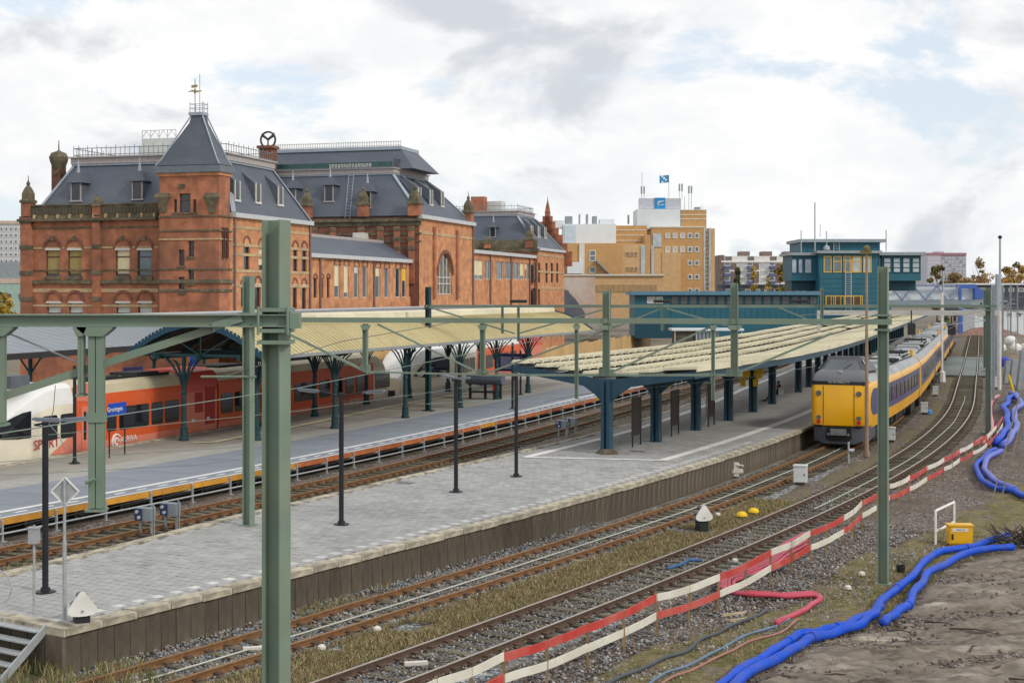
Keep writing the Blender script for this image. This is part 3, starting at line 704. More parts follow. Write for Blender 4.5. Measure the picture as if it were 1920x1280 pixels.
q.loft([[(x, y, z) for x, y in oct_[1:] + [oct_[0]]] for z in (0, TZ)], closed=False, cap=False); q.build('tower_wall', m_brick, st)
for y0, y1, mt, dd in ((404, 407, m_stone, .07), (431, 434, m_stone, .06), (447, 450, m_stonel, .05), (503, 506, m_stone, .05), (524, 531, m_stone, .12), (542, 547, m_stone, .05)):
    z1 = et(350, y0)[1]; z0 = et(350, y1)[1]; q = MB()
    q.box(TX0 - dd, .05 + dd, YT - dd, .25, z0, z1); q.build('stone_band', mt, st)
for px in (306, 398):                                    # carved stone brackets beside the belfry window
    h, z = et(px, 376); q = MB()
    q.loft([[Wt.p(h - a, z - b, -.05), Wt.p(h + a, z - b, -.05), Wt.p(h + a, z - b, c), Wt.p(h - a, z - b, c)] for a, b, c in ((.55, -.55, .12), (.62, -.25, .3), (.35, .2, .2), (.3, .9, .1))]); q.build('stone_bracket', m_stone, st)
q = MB(); h0, z0 = et(335, 347 + 5); h1, z1 = et(347, 347 - 2)
Wt.slab(q, h0, h1, z0, z1, 0, .1); q.build('stone_panel', m_stone, st)
# lancets on the chamfer
Wc = Wall((.06, YT, 0), (0, 1, 0), (1, 0, 0))
for h in (.55, 1.1): Wc.window(st, h - .13, h + .13, 10.6, 12.9, m_frame, m_glass, None, 0, 1, 0, d=.08, hole=False)
def grow(poly, e):
    c = (sum(p[0] for p in poly) / len(poly), sum(p[1] for p in poly) / len(poly)); return [(c[0] + (x - c[0]) * (1 + e), c[1] + (y - c[1]) * (1 + e)) for x, y in poly]
q = MB(); q.box(TX0 - .1, .1, YT - .1, .2, TZ, TZ + .25); q.build('tower_frieze', m_brickt, st)
q = MB(); q.box(TX0 - .28, .22, YT - .28, .3, TZ + .25, TZ + .75); q.build('tower_eaves', M('eaves_dark', (.15, .175, .205), .55, var=.15), st)
atop = et(361, 213); cx = atop[0]; tz1 = atop[1]
base = [(TX0 - .2, YT - .2), (.14, YT - .2), (.16, -.9), (.16, .0), (-.2, .5), (TX0 - .2, .5)]; topr = [(cx - .45, -1.0), (cx + .42, -1.0), (cx + .45, -.85), (cx + .45, -.4), (cx + .4, -.3), (cx - .45, -.3)]
q = MB(); zs = [(TZ + .8, 0), (TZ + 1.3, .17), (tz1 - .6, .93), (tz1, 1)]
q.loft([[(a[0] + (b[0] - a[0]) * t, a[1] + (b[1] - a[1]) * t, z) for a, b in zip(base, topr)] for z, t in zs]); q.build('tower_roof', m_slate, st)
q = MB()
for a, b in [(base[i], topr[i]) for i in (0, 1, 3, 5)]: q.tube([(a[0], a[1], TZ + .82), (a[0] + (b[0] - a[0]) * .17, a[1] + (b[1] - a[1]) * .17, TZ + 1.3), (b[0], b[1], tz1)], .06, 5)
q.build('hip_flashing', m_lead, st)
q = MB(); q.prism(grow(topr, .35), tz1 - .05, tz1 + .18)
for x, y in grow(topr, .2): q.tube([(x, y, tz1 + .1), (x, y, tz1 + .95)], .035, 4)
for z in (.5, .8):
    g_ = grow(topr, .2)
    for i in range(6): q.bar((*g_[i], tz1 + z), (*g_[(i + 1) % 6], tz1 + z), .035)
q.build('tower_crown', m_lead, st)
h, z = et(387, 275); q = MB(); q.loft([[(h - .3, -1.35, z - .2), (h + .3, -1.35, z - .2), (h, -1.35, z + .35)], [(h - .3, -.4, z - .2), (h + .3, -.4, z - .2), (h, -.4, z + .35)]]); q.build('roof_vent', m_lead, st)
zv = et(349, 145)[1]
q = MB(); q.tube([(cx - .35, -.7, tz1), (cx - .35, -.7, zv)], .035, 5); q.tube([(cx + .05, -.7, tz1), (cx + .05, -.7, zv + .35)], .03, 4)
zz = et(349, 168)[1]
for dx, dy in ((.55, 0), (0, .5)): q.bar((cx - .35 - dx, -.7 - dy, zz), (cx - .35 + dx, -.7 + dy, zz), .07)
q.lathe((cx - .35, -.7, zz), [(.04, -.2), (.1, -.1), (.1, .1), (.04, .2)], 6); q.bar((cx - .65, -.7, zz + .35), (cx - .15, -.7, zz + .4), .04, .2)
q.build('weather_vane', m_gold, st)
# ---- left pavilion, track side wall
Ws = Wall((0, 0, 0), (0, 1, 0), (1, 0, 0))
yb = ts(582, 500)[0]
def swin(Wl, x0, x1, y0, y1, xp=0.0, **k):
    h0, za = ts(x0, y0, xp); h1, zb = ts(x1, y0, xp); _, zc_ = ts((x0 + x1) / 2, y1, xp); z1 = (za + zb) / 2
    Wl.window(st, h0, h1, zc_, z1, **k); return h0, h1, zc_, z1
for x0, x1, y0, y1, bl, bf in ((457, 468, 457, 510, None, 0), (485, 495, 460, 511, m_blindp, .75), (505, 515, 462, 512, None, 0), (549, 558, 464, 512, None, 0), (566, 575, 465, 512, None, 0),
                               (452, 459, 534, 575, None, 0), (478, 489, 532, 580, None, 0), (549, 557, 533, 580, None, 0), (566, 574, 533, 580, None, 0)):
    h0, h1, z0, z1 = swin(Ws, x0, x1, y0, y1, 0, fmat=m_frame, blind=bl, bf=bf, trans=0, bars=.09)
    Ws.arch(st, (h0 + h1) / 2, (h1 - h0) / 2, z1, .16, .05, m_brickd, n=6)
    q = MB(); Ws.slab(q, h0, h1, z1 - .2, z1, -.12, .03); q.build('blind_box', m_framew, st)
q = MB(); Ws.mesh(q, .0, yb, 0, EAVE); q.build('wall', m_brickt, st)
for y in (425, 458, 476, 507, 535):
    z = ts(440, y)[1]; q = MB(); Ws.slab(q, .31, yb, z - .13, z + .1, -.03, .04); q.build('stone_band', m_stonel, st)
q = MB(); Ws.slab(q, .4, yb + .1, EAVE - .1, EAVE + .25, -.2, .3); q.build('gutter', m_zinc, st)
for yy in (.6, yb - .25):
    q = MB(); q.tube([Ws.p(yy, EAVE, .12), Ws.p(yy, 3, .12)], .09, 6); q.build('downpipe', m_pipe, st)
# ---- mansard roofs
def mansard(x0, x1, y0, y1, z0, ax0, ax1, ay0, ay1, z1, rail=True, railh=.9, fas=.5):
    q = MB(); q.loft([[(x0, y0, z0), (x1, y0, z0), (x1, y1, z0), (x0, y1, z0)], [(ax0, ay0, z1), (ax1, ay0, z1), (ax1, ay1, z1), (ax0, ay1, z1)]]); r = q.build('roof', m_slate, st)
    q = MB()
    for a, b in (((x0, y0, z0), (ax0, ay0, z1)), ((x1, y0, z0), (ax1, ay0, z1)), ((x1, y1, z0), (ax1, ay1, z1))): q.bar(Vector(a) + Vector((0, 0, .03)), Vector(b) + Vector((0, 0, .03)), .34, .1)
    q.box(ax0 - .1, ax1 + .12, ay0 - .14, ay1 + .1, z1 - .02, z1 + .14); q.build('hip_flashing', m_lead, r)
    q = MB(); q.box(ax0 - .15, ax1 + .2, ay0 - .2, ay1 + .15, z1 + .14, z1 + fas + .1); q.box(ax0 - .3, ax1 + .35, ay0 - .36, ay1 + .3, z1 + fas + .1, z1 + fas + .22); q.build('roof_fascia', m_fascia, r)
    if rail:
        q = MB(); zr = z1 + fas + .22
        P4 = [(ax0, ay0), (ax1, ay0), (ax1, ay1), (ax0, ay1)]
        for i in range(4):
            a, b = Vector((*P4[i], 0)), Vector((*P4[(i + 1) % 4], 0)); n = max(2, int((b - a).length / .42))
            for z in (.15, railh * .75): q.bar(a + Vector((0, 0, zr + z)), b + Vector((0, 0, zr + z)), .05)
            for j in range(n + 1):
                c = a + (b - a) * j / n; q.bar(c + Vector((0, 0, zr)), c + Vector((0, 0, zr + railh * (1.0 if j % 2 else .8))), .034)
        q.build('roof_railing', m_rails, r)
    return r
R1 = mansard(LX0 + .6, 0.05, .5, yb - .1, EAVE + .25, LX0 + 2.6, -1.9, 3.0, yb - 3.4, 18.2)
def dormer_front(px, py, yp, w=1.0, hgt=1.5, slope=None):
    """small gabled dormer on the slope that faces the camera; (px,py) window centre at local depth yp"""
    if slope:
        for _ in range(6): z = ew(px, py, yp)[1] - hgt / 2; yp = slope[0] + (slope[2] - slope[0]) * (z - slope[1]) / (slope[3] - slope[1]) - .05
    h, z = ew(px, py, yp); d = MB()
    d.box(h - w / 2, h + w / 2, yp, yp + 2.2, z - hgt / 2, z + hgt / 2); o = d.build('dormer', m_slate, st)
    q = MB(); q.box(h - w * .36, h + w * .36, yp - .05, yp + .02, z - hgt * .42, z + hgt * .38); q.build('dormer_window', m_glass, o)
    q = MB()
    for a in (-.46, .38): q.box(h + w * a, h + w * (a + .09), yp - .09, yp + .05, z - hgt * .48, z + hgt * .44)
    q.box(h - w * .55, h + w * .55, yp - .12, yp + .05, z - hgt * .55, z - hgt * .46); q.build('dormer_frame', m_fascia, o)
    q = MB(); zt = z + hgt / 2
    q.loft([[(h - w * .75, yp - .3, zt - .08), (h + w * .75, yp - .3, zt - .08), (h + w * .75, yp + 2.4, zt - .08), (h - w * .75, yp + 2.4, zt - .08)],
            [(h - w * .2, yp + .15, zt + w * .75), (h + w * .2, yp + .15, zt + w * .75), (h + w * .2, yp + 2.8, zt + w * .75), (h - w * .2, yp + 2.8, zt + w * .75)]]); q.build('dormer_roof', m_slate, o)
    q = MB(); q.lathe((h, yp + .3, zt + w * .7), [(.16, 0), (.12, .3), (.03, 1.1)], 6); q.build('dormer_finial', m_lead, o)
SF = (.5, EAVE + .25, 3.0, 18.2); dormer_front(143, 359, 1.1, slope=SF); dormer_front(258, 356, 1.1, slope=SF)
def dormer_side(px, py, slope, w=.85, hgt=1.5, run=1.5, rise=1.15):
    """wedge dormer on the track side slope: window faces the tracks"""
    xp = slope[0]
    for _ in range(6): z = ts(px, py, xp)[1] - hgt / 2; xp = slope[0] + (slope[2] - slope[0]) * (z - slope[1]) / (slope[3] - slope[1]) + .04
    y, z = ts(px, py, xp); d = MB(); z1 = z + hgt / 2; z0 = z - hgt / 2
    d.loft([[(xp, y - w / 2, z0), (xp, y - w / 2, z1), (xp - run, y - w / 2, z1 + rise)], [(xp, y + w / 2, z0), (xp, y + w / 2, z1), (xp - run, y + w / 2, z1 + rise)]]); o = d.build('dormer', m_slate, st)
    q = MB(); q.box(xp - .02, xp + .04, y - w * .36, y + w * .36, z0 + .15, z1 - .15); q.build('dormer_window', m_glass, o)
    q = MB()
    for a in (-.5, .38): q.box(xp - .02, xp + .09, y + w * a, y + w * (a + .12), z0, z1)
    q.box(xp - .02, xp + .12, y - w * .55, y + w * .55, z0 - .12, z0 + .05); q.build('dormer_frame', m_framew, o)
for px, py in ((444, 357), (483, 362), (525, 367)): dormer_side(px, py, (.05, EAVE + .25, -1.9, 18.2), w=.9)
# plant room on the flat roof
h, z = ew(293, 300, 6); q = MB(); zb = 18.9
q.box(h - 1.6, h + 1.9, 6, 9, zb, ew(293, 272, 6)[1]); q.box(h - 1.45, h + 1.7, 6.2, 8.8, ew(293, 272, 6)[1], ew(293, 259, 6)[1]); pr = q.build('plant_room', m_cement, st)
q = MB(); zt = ew(293, 259, 6)[1]
for i in range(5): x = h - 1.4 + i * .77; q.bar((x, 6.2, zt), (x, 6.2, zt + .65), .05)
q.bar((h - 1.4, 6.2, zt + .65), (h + 1.7, 6.2, zt + .65), .05)
for i in range(4): x = h - 1.4 + i * .77; q.bar((x, 6.2, zt + .1), (x + .38, 6.2, zt + .6), .04); q.bar((x + .38, 6.2, zt + .6), (x + .77, 6.2, zt + .1), .04)
q.build('plant_room_railing', m_zinc, pr)
h, z = ew(113, 305, 4); q = MB(); q.box(h - .42, h + .42, 3.4, 4.2, 15.5, z + .3); q.build('chimney', m_brickd, st)
q = MB(); q.lathe((h, 3.8, z + .1), [(.5, -1.2), (.5, -.9), (.42, -.8), (.72, 0), (.78, .3), (.6, .65), (.2, .8), (.06, .9), (.03, 1.7)], 8); q.build('chimney_cap', m_stone, st)
# ---- low link building
xl = -.5; y2 = ts(782, 500, xl)[0]; ze = 11.3
Wl = Wall((xl, 0, 0), (0, 1, 0), (1, 0, 0))
for x0, x1, y0, y1, bl, bf in ((588, 594, 521, 558, None, 0), (601, 606, 520, 558, None, 0), (613, 618, 520, 558, None, 0), (627, 637, 496, 558, m_blindp, .66), (645, 654, 497, 558, m_blindp, .86), (664, 673, 499, 558, m_framew, .22), (680, 689, 499, 558, None, 0),
                               (704, 713, 501, 558, m_blindp, .3), (721, 730, 502, 558, None, 0), (742, 751, 503, 557, None, 0), (754, 762, 502, 557, m_blindy, .45), (767, 774, 503, 557, m_blindp, .2)):
    h0, h1, z0, z1 = swin(Wl, x0, x1, y0, y1, xl, fmat=m_frame if y0 > 515 else m_framew, pane=m_glass if x0 < 625 or x0 > 740 else m_glassb, blind=bl, bf=bf, trans=0, bars=.06)
    Wl.arch(st, (h0 + h1) / 2, (h1 - h0) / 2, z1 - .05, .14, .05, m_brickd, n=6)
q = MB(); Wl.mesh(q, yb, y2, 0, ze); q.build('wall', m_brickt, st)
q = MB(); Wl.slab(q, yb, y2, ze - .2, ze + .15, -.2, .35); q.build('gutter', m_zinc, st)
q = MB(); q.loft([[(xl + .2, y, ze + .1), (xl - 3.0, y, ze + 1.9), (xl - 12, y, ze + 2.0), (xl - 12, y, ze)] for y in (yb, y2 - .05)]); r = q.build('roof', m_slate, st)
q = MB(); q.box(xl - 3.3, xl - 2.9, yb, y2 - .1, ze + 1.85, ze + 2.12); q.build('roof_ridge', m_fascia, r)
for px in (599, 700, 776):
    yy = ts(px, 500, xl)[0]; q = MB(); q.tube([Wl.p(yy, ze, .12), Wl.p(yy, 3, .12)], .09, 6); q.build('downpipe', m_pipe, st)
yy, zz = ts(680, 446, xl - 5); q = MB(); q.box(xl - 5.6, xl - 4.6, yy - 1.2, yy + 1.2, ze + 2, zz + .5); q.lathe((xl - 5.0, yy - 1.25, zz), [(.3, -.05), (.3, .05)], 8); q.build('air_unit', m_framew, st)
yy, zz = ts(728, 452, xl - 4); q = MB(); q.box(xl - 4.4, xl - 3.9, yy - .4, yy + .4, ze + 2, zz + .3); q.build('air_unit', m_framew, st)
# ---- middle pavilion
xm = .45; y3, y4 = ts(786, 500, xm)[0], ts(887, 500, xm)[0]; zm = 15.75
Wm = Wall((xm, 0, 0), (0, 1, 0), (1, 0, 0)); We = Wall((0, y3, 0), (1, 0, 0), (0, -1, 0))
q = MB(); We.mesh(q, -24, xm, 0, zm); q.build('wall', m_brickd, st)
for y0, y1, mt, dd in ((411, 416, m_stone, .35), (416, 424, m_stone, .12), (437, 441, m_stone, .1), (452, 455, m_stone, .08)):
    z1 = ew(700, y0, y3)[1]; z0 = ew(700, y1, y3)[1]; q = MB(); We.slab(q, -24, xm + .25, z0, z1, -.03, dd); q.build('stone_band' if dd < .3 else 'cornice', mt, st)
for px in (590, 625, 678, 714, 745, 772):
    h = ew(px, 430, y3)[0]; q = MB(); We.slab(q, h - .32, h + .32, 9, zm - .9, 0, .2); o = q.build('pilaster', m_brick, st)
    for z in (12.6, 13.6, 14.6): q = MB(); We.slab(q, h - .38, h + .38, z - .15, z + .15, .05, .27); q.build('pilaster_band', m_stone, o)
# stained glass arch window, track side
ya, zb_ = ts(821, 553, xm); ybb, _ = ts(848, 553, xm); za_ = ts(834, 515, xm)[1]; ztp = ts(835, 474, xm)[1]
hc = (ya + ybb) / 2; rw = (ybb - ya) / 2; ry = ztp - za_
Wm.h.append((ya, ybb, zb_, ztp))
q = MB(); Wm.mesh(q, y3, y4, 0, zm, dep=.5)
n = 10; arc = [(hc + math.cos(math.pi * i / n) * rw, za_ + math.sin(math.pi * i / n) * ry) for i in range(n + 1)]
for i in range(n):
    a, b = arc[i], arc[i + 1]; q.quad(Wm.p(a[0], a[1]), Wm.p(b[0], b[1]), Wm.p(b[0], ztp), Wm.p(a[0], ztp)); q.quad(Wm.p(a[0], a[1]), Wm.p(b[0], b[1]), Wm.p(b[0], b[1], -.5), Wm.p(a[0], a[1], -.5))
q.build('wall', m_brickt, st)
m_stain = M('stained_glass', (.10, .095, .10), .3, var=.9, vs=2.4, dirt=(.30, .26, .13), dirts=1.3, dirta=.85)
q = MB(); q.quad(Wm.p(ya, zb_, -.3), Wm.p(ybb, zb_, -.3), Wm.p(ybb, ztp, -.3), Wm.p(ya, ztp, -.3)); aw = q.build('arched_window', m_stain, st)
q = MB()
for i in range(5): h = ya + (ybb - ya) * i / 4; Wm.slab(q, h - .05, h + .05, zb_, ztp - abs(i - 2) * .6, -.3, -.2)
for z in (zb_ + .1, zb_ + 1.2, za_ - .3): Wm.slab(q, ya, ybb, z - .05, z + .05, -.29, -.19)
q.build('window_tracery', m_framew, aw)
q = MB(); rg = []
for i in range(n + 1):
    t = math.pi * i / n; c, s_ = math.cos(t), math.sin(t); rg.append([Wm.p(hc + c * rw, za_ + s_ * ry, -.02), Wm.p(hc + c * (rw + .35), za_ + s_ * (ry + .35), -.02), Wm.p(hc + c * (rw + .35), za_ + s_ * (ry + .35), .1), Wm.p(hc + c * rw, za_ + s_ * ry, .1)])
q.loft(rg); q.build('window_arch', m_brickd, aw)
z = ts(800, 437, xm)[1]; q = MB(); Wm.slab(q, y3, y4, z - .15, z + .15, -.03, .05); q.build('stone_band', m_stonel, st)
for px in (813, 856):
    yy = ts(px, 480, xm)[0]; q = MB(); Wm.slab(q, yy - .3, yy + .3, ts(px, 560, xm)[1], zm - .8, 0, .22); q.build('pilaster', m_brick, st)
q = MB(); Wm.slab(q, y3, y4 + .1, zm - .1, zm + .3, -.2, .35); q.build('gutter', m_zinc, st)
q = MB(); q.tube([Wm.p(y4 - .3, zm, .15), Wm.p(y4 - .3, 3, .15)], .1, 6); q.build('downpipe', m_pipe, st)
ys = y3 + 3.4; hx = ew(737, 322, ys)[0]
R2 = mansard(-24, xm - .05, y3 + .5, y4 - .2, zm + .25, -21.5, hx, ys, y4 - 4.0, 20.5, False)
# the letters along its fascia are a strip of small pale marks on a green glass band
q = MB(); za0, za1 = ew(640, 317, ys)[1], ew(640, 306, ys)[1]; hL = ew(522, 310, ys)[0]; hR = ew(738, 310, ys)[0]
q.box(hL, hR, ys - .45, ys - .38, za0 + .1, za1); gb = q.build('glass_band', M('green_glass', (.03, .085, .085), .2, var=.3, vs=2), st)
for px in (443, 480, 517): pass
for i in range(15):
    px = 623 + i * 5.3; h = ew(px, 311, ys)[0]; q = MB(); zq = (za0 + za1) / 2 - .05
    q.box(h - .1, h - .04, ys - .5, ys - .46, zq - .16, zq + .2); q.box(h + .05, h + .1, ys - .5, ys - .46, zq - .16, zq + .2)
    q.box(h - .04, h + .05, ys - .5, ys - .46, zq + (.12 if i % 3 else -.16), zq + (.2 if i % 3 else -.08)); q.build('letter', m_framew, gb)
# upper tier of the middle roof
yt = ys + 1.2; hA = ew(749, 283, yt + 1)[0]; hB = ew(776, 318, yt)[0]; z5 = 21.2; z6 = ew(640, 283, yt + 1.5)[1]
q = MB(); q.loft([[(-21, yt, z5), (hB, yt, z5), (hB, y4 - 5, z5), (-21, y4 - 5, z5)], [(-19.5, yt + 1.5, z6), (hA, yt + 1.5, z6), (hA, y4 - 6.5, z6), (-19.5, y4 - 6.5, z6)]]); r3 = q.build('roof', m_slate, st)
q = MB(); q.box(-19.7, hA + .1, yt + 1.3, y4 - 6.4, z6 - .05, z6 + .32); q.build('hip_flashing', m_lead, r3)
q = MB(); zr = z6 + .32
for i in range(58): x = -19.6 + (hA + 19.6) * i / 57; q.bar((x, yt + 1.4, zr), (x, yt + 1.4, zr + .6), .06)
for z in (.1, .5): q.bar((-19.6, yt + 1.4, zr + z), (hA, yt + 1.4, zr + z), .06)
q.build('roof_railing', m_framew, r3)
q = MB(); zr = 21.3; yy = ys - .1
for i in range(26): y_ = ys + (y4 - 4 - ys) * i / 25; q.bar((hx + .1, y_, zr), (hx + .1, y_, zr + .9), .05)
for z in (.4, .85): q.bar((hx + .1, ys, zr + z), (hx + .1, y4 - 4, zr + z), .05)
q.build('roof_railing', m_iron, st)
SM = (y3 + .5, zm + .25, ys, 20.5)
for px, py in ((617, 362), (687, 374), (547, 368)): dormer_front(px, py, y3 + 2, 1.1, 1.8, SM)
for px, py in ((786, 366), (808, 370), (829, 373)): dormer_side(px, py, (xm - .05, zm + .25, hx, 20.5), .9, 1.6, 1.9, 1.3)
for px in (574, 680, 777):
    h = ew(px, 405, y3 - .1)[0]; pinnacle(h, y3 + .1, zm + .15, 1.15 if px > 700 else .95, 3.3)
pinnacle(xm - .4, y4 - .5, zm + .15, 1.0, 3.4)
# ladder on the front slope
q = MB()
for dx in (0, .55):
    a = (ew(656, 320, ys)[0] + dx, ys - .2, 20.8); b = (ew(645, 403, y3)[0] + dx, y3 + .3, zm + .3); q.tube([a, b, (b[0], y3 - .2, 12.6)], .035, 4)
for i in range(14):
    t = i / 13; z = 20.8 + (zm + .3 - 20.8) * t; x = a[0] - .55 + (b[0] - a[0]) * t; y_ = ys - .2 + (y3 + .3 - ys + .2) * t; q.bar((x, y_, z), (x + .55, y_, z), .035)
q.build('roof_ladder', m_lead, st)
# winged wheel emblem on its chimney
h, z = ew(501, 295, y3 + 1.5); q = MB(); q.box(h - .7, h + .7, y3 + 1, y3 + 2.4, 18.5, z + .9); q.box(h - .9, h + .9, y3 + .8, y3 + 2.6, z + .9, z + 1.2); q.build('chimney', m_brickd, st)
zw = ew(502, 262, y3 + 1.5)[1]; q = MB(); rr = .85
q.tube([(h + math.cos(t) * rr, y3 + 1.7, zw + math.sin(t) * rr) for t in [2 * math.pi * i / 20 for i in range(21)]], .11, 6)
for t in (.5, 2.6, 4.7): q.bar((h, y3 + 1.7, zw), (h + math.cos(t) * rr, y3 + 1.7, zw + math.sin(t) * rr), .12)
for sg in (-1, 1): q.loft([[(h, y3 + 1.6, zw - .1), (h, y3 + 1.8, zw - .1), (h, y3 + 1.8, zw + .15), (h, y3 + 1.6, zw + .15)], [(h + sg * .7, y3 + 1.65, zw + .4), (h + sg * .7, y3 + 1.75, zw + .4), (h + sg * .75, y3 + 1.75, zw + .75), (h + sg * .75, y3 + 1.65, zw + .75)]])
q.tube([(h, y3 + 1.7, z + 1.1), (h, y3 + 1.7, zw - rr)], .12, 6); q.build('wheel_emblem', m_iron, st)
# ---- right link building and right pavilion
xr = -.3; y5, y6 = y4, ts(1001, 500, xr)[0]; zr_ = 12.9
Wr = Wall((xr, 0, 0), (0, 1, 0), (1, 0, 0))
for x0, x1, bl, bf, mu in ((887, 906, m_blindp, .8, 2), (910, 924, None, 0, 3), (931, 944, None, 0, 3), (947, 962, None, 0, 3), (963, 974, None, 0, 2), (975, 983, m_blindp, .8, 1), (984, 989, m_blindp, .4, 1), (990, 995, None, 0, 1)):
    swin(Wr, x0, x1, 487 + (x0 - 887) * .07, 524, xr, fmat=m_framew, pane=m_glassb, blind=bl, bf=bf, mull=mu, trans=0)
q = MB(); Wr.mesh(q, y5, y6, 0, zr_); q.build('wall', m_brickt, st)
q = MB(); Wr.slab(q, y5, y6, zr_ - .25, zr_ + .15, -1.5, .4); q.build('gutter', m_zinc, st)
q = MB(); q.box(-14, xr - .05, y5, y6 - .1, zr_ - .2, zr_ + .1); q.build('roof', m_fascia, st)
for px in (918, 957, 992):
    yy = ts(px, 500, xr)[0]; q = MB(); q.tube([Wr.p(yy, zr_, .14), Wr.p(yy, 3, .14)], .11, 6); q.build('downpipe', m_pipe, st)
xe = .2; y7 = ts(1058, 500, xe)[0]
Wq = Wall((xe, 0, 0), (0, 1, 0), (1, 0, 0)); Wf = Wall((0, y6, 0), (1, 0, 0), (0, -1, 0))
for x0, x1 in ((1002, 1006), (1009, 1013), (1023, 1027), (1033, 1037), (1043, 1047)): swin(Wq, x0, x1, 493, 530, xe, fmat=m_frame, trans=0)
for x0, x1 in ((1001, 1006), (1009, 1013)): swin(Wq, x0, x1, 540, 580, xe, fmat=m_frame, trans=0)
q = MB(); Wq.mesh(q, y6, y7, 0, EAVE); q.quad((xe, y7, 0), (-14, y7, 0), (-14, y7, EAVE), (xe, y7, EAVE)); q.build('wall', m_brickt, st)
q = MB(); Wf.mesh(q, -16, xe, 0, EAVE); q.build('wall', m_brick, st)
for y in (478, 509, 540): z = ts(1010, y, xe)[1]; q = MB(); Wq.slab(q, y6, y7, z - .14, z + .12, -.03, .05); q.build('stone_band', m_stonel, st)
q = MB(); Wq.slab(q, y6 - .1, y7, EAVE - .1, EAVE + .25, -.2, .3); q.build('gutter', m_zinc, st)
q = MB(); Wf.slab(q, -16, xe + .3, EAVE - .3, EAVE + .1, -.2, .35); Wf.slab(q, -16, xe, EAVE + .1, EAVE + 1.3, -.2, .12); q.build('parapet', m_stone, st)
hq = ew(970, 405, y6 + 3)[0]; zq = ew(950, 405, y6 + 3)[1]
mansard(-16, xe - .05, y6 + .4, y7 - .4, EAVE + .25, -13.5, hq, y6 + 3, y7 - 3.4, zq)
dormer_front(924, 435, y6 + 1.6, .9, 1.4, (y6 + .4, EAVE + .25, y6 + 3, zq))
for px, py in ((997, 433), (1010, 434), (1022, 436)): dormer_side(px, py, (xe - .05, EAVE + .25, hq, zq), .95, 1.5, 1.5, 1.2)
h = ew(993, 440, y6)[0]; pinnacle(h, y6 + .1, EAVE + .2, 1.0, 3.0); pinnacle(ew(915, 440, y6)[0], y6, EAVE + .2, .9, 1.9, ball=False)
h, z = ew(897, 373, y6 + 7); q = MB(); q.box(h - .95, h + .95, y6 + 6.5, y6 + 8, 17, z + .3); q.build('chimney', m_brick, st)
h, z = ew(922, 384, y6 + 8); q = MB(); q.box(h - 1.2, h + 1.4, y6 + 8, y6 + 10, 18, z + .5); q.build('plant_room', m_cement, st)
# stepped gable at the far end
yg = y7 - .1; W2 = Wall((0, yg, 0), (1, 0, 0), (0, -1, 0)); q = MB()
hg, zg = ew(1026, 388, yg)
for i, (w_, dz) in enumerate(((.35, 0), (.7, -.7), (1.1, -1.5), (1.6, -2.4), (2.2, -3.4), (2.9, -4.6), (3.6, -5.8))): W2.slab(q, hg - w_, hg + w_, EAVE - 2, zg + dz - .6, -.5, 0)
q.lathe((hg, yg + .25, zg - .7), [(.45, 0), (.3, .8), (.08, 1.6), (.02, 2.2)], 4); q.build('stepped_gable', m_brick, st)

# ---- platform canopy along the station front
cn_ = thing('station_canopy', 'long sloping grey metal platform roof along the foot of the brick station', 'canopy', (SX, SY, 0), SA)
m_croof = M('canopy_roof_grey', (.245, .27, .295), .5, .1, var=.1, vs=1.5, dirt=(.27, .29, .31), dirts=.25, dirta=.5, stretch=(1, .3, 1))
ya0, ya1 = -48.0, 64.0; nb = 28
for i in range(nb):
    a = ya0 + (ya1 - ya0) * i / nb; c = ya0 + (ya1 - ya0) * (i + 1) / nb - .008
    q = MB(); q.slab([(.9, a, 6.6), (8.0, a, 5.1), (8.0, c, 5.1), (.9, c, 6.6)], (.207, 0, .978), .12)
    for j in range(4): y_ = a + (c - a) * (j + .5) / 4; q.bar((.9, y_, 6.6), (8.0, y_, 5.1), .03, .024)
    q.build('roof_sheet', m_croof, cn_)
q = MB(); q.box(8.0, 8.2, ya0, ya1, 4.8, 5.1); q.build('eaves_beam', M('canopy_eaves_dark', (.03, .03, .03), .6), cn_)
q = MB(); q.box(.4, .95, ya0, ya1, 6.5, 6.7); q.build('roof_flashing', m_zinc, cn_)
for i in range(19):
    y_ = ya0 + 2 + i * 6; q = MB(); q.tube([(6.6, y_, .7), (6.6, y_, 5.25)], .11, 8); q.lathe((6.6, y_, .7), [(.22, 0), (.2, .5), (.13, .6)], 8)
    q.tube([(6.6, y_, 3.9), (7.2, y_, 4.7), (7.9, y_, 5.0)], .05, 5); q.tube([(6.6, y_, 3.9), (5.9, y_, 4.8), (4.8, y_, 5.6)], .05, 5)
    q.build('column', m_teal, cn_)
# ------------------------------------------------------------------ trains
m_cream = M('train_cream', (.74, .67, .53), .4, var=.06, vs=1, dirt=(.48, .43, .33), dirts=.5, dirta=.4)
m_cream2 = M('train_roof_beige', (.56, .50, .34), .6, var=.12, vs=1, dirt=(.45, .40, .27), dirts=.5, dirta=.5)
m_orange = M('train_orange', (.66, .10, .025), .4, var=.06, vs=1.5, dirt=(.60, .14, .05), dirts=.5, dirta=.4)
m_red = M('train_red', (.62, .09, .065), .4, var=.06, vs=1.5, dirt=(.55, .12, .08), dirts=.6, dirta=.4)
m_redl = M('train_red_faded', (.68, .20, .13), .5, var=.08, vs=1.5, dirt=(.60, .24, .16), dirts=.6, dirta=.5)
m_black = M('train_underframe', (.02, .02, .022), .7, var=.2)
m_tglass = MGLASS('train_glass', (.012, .014, .018), .05)
m_rubber = M('rubber_black', (.012, .012, .012), .8)
m_yellow = M('train_yellow', (.80, .40, .005), .32, var=.04, vs=1, dirt=(.58, .31, .04), dirts=.7, dirta=.55)
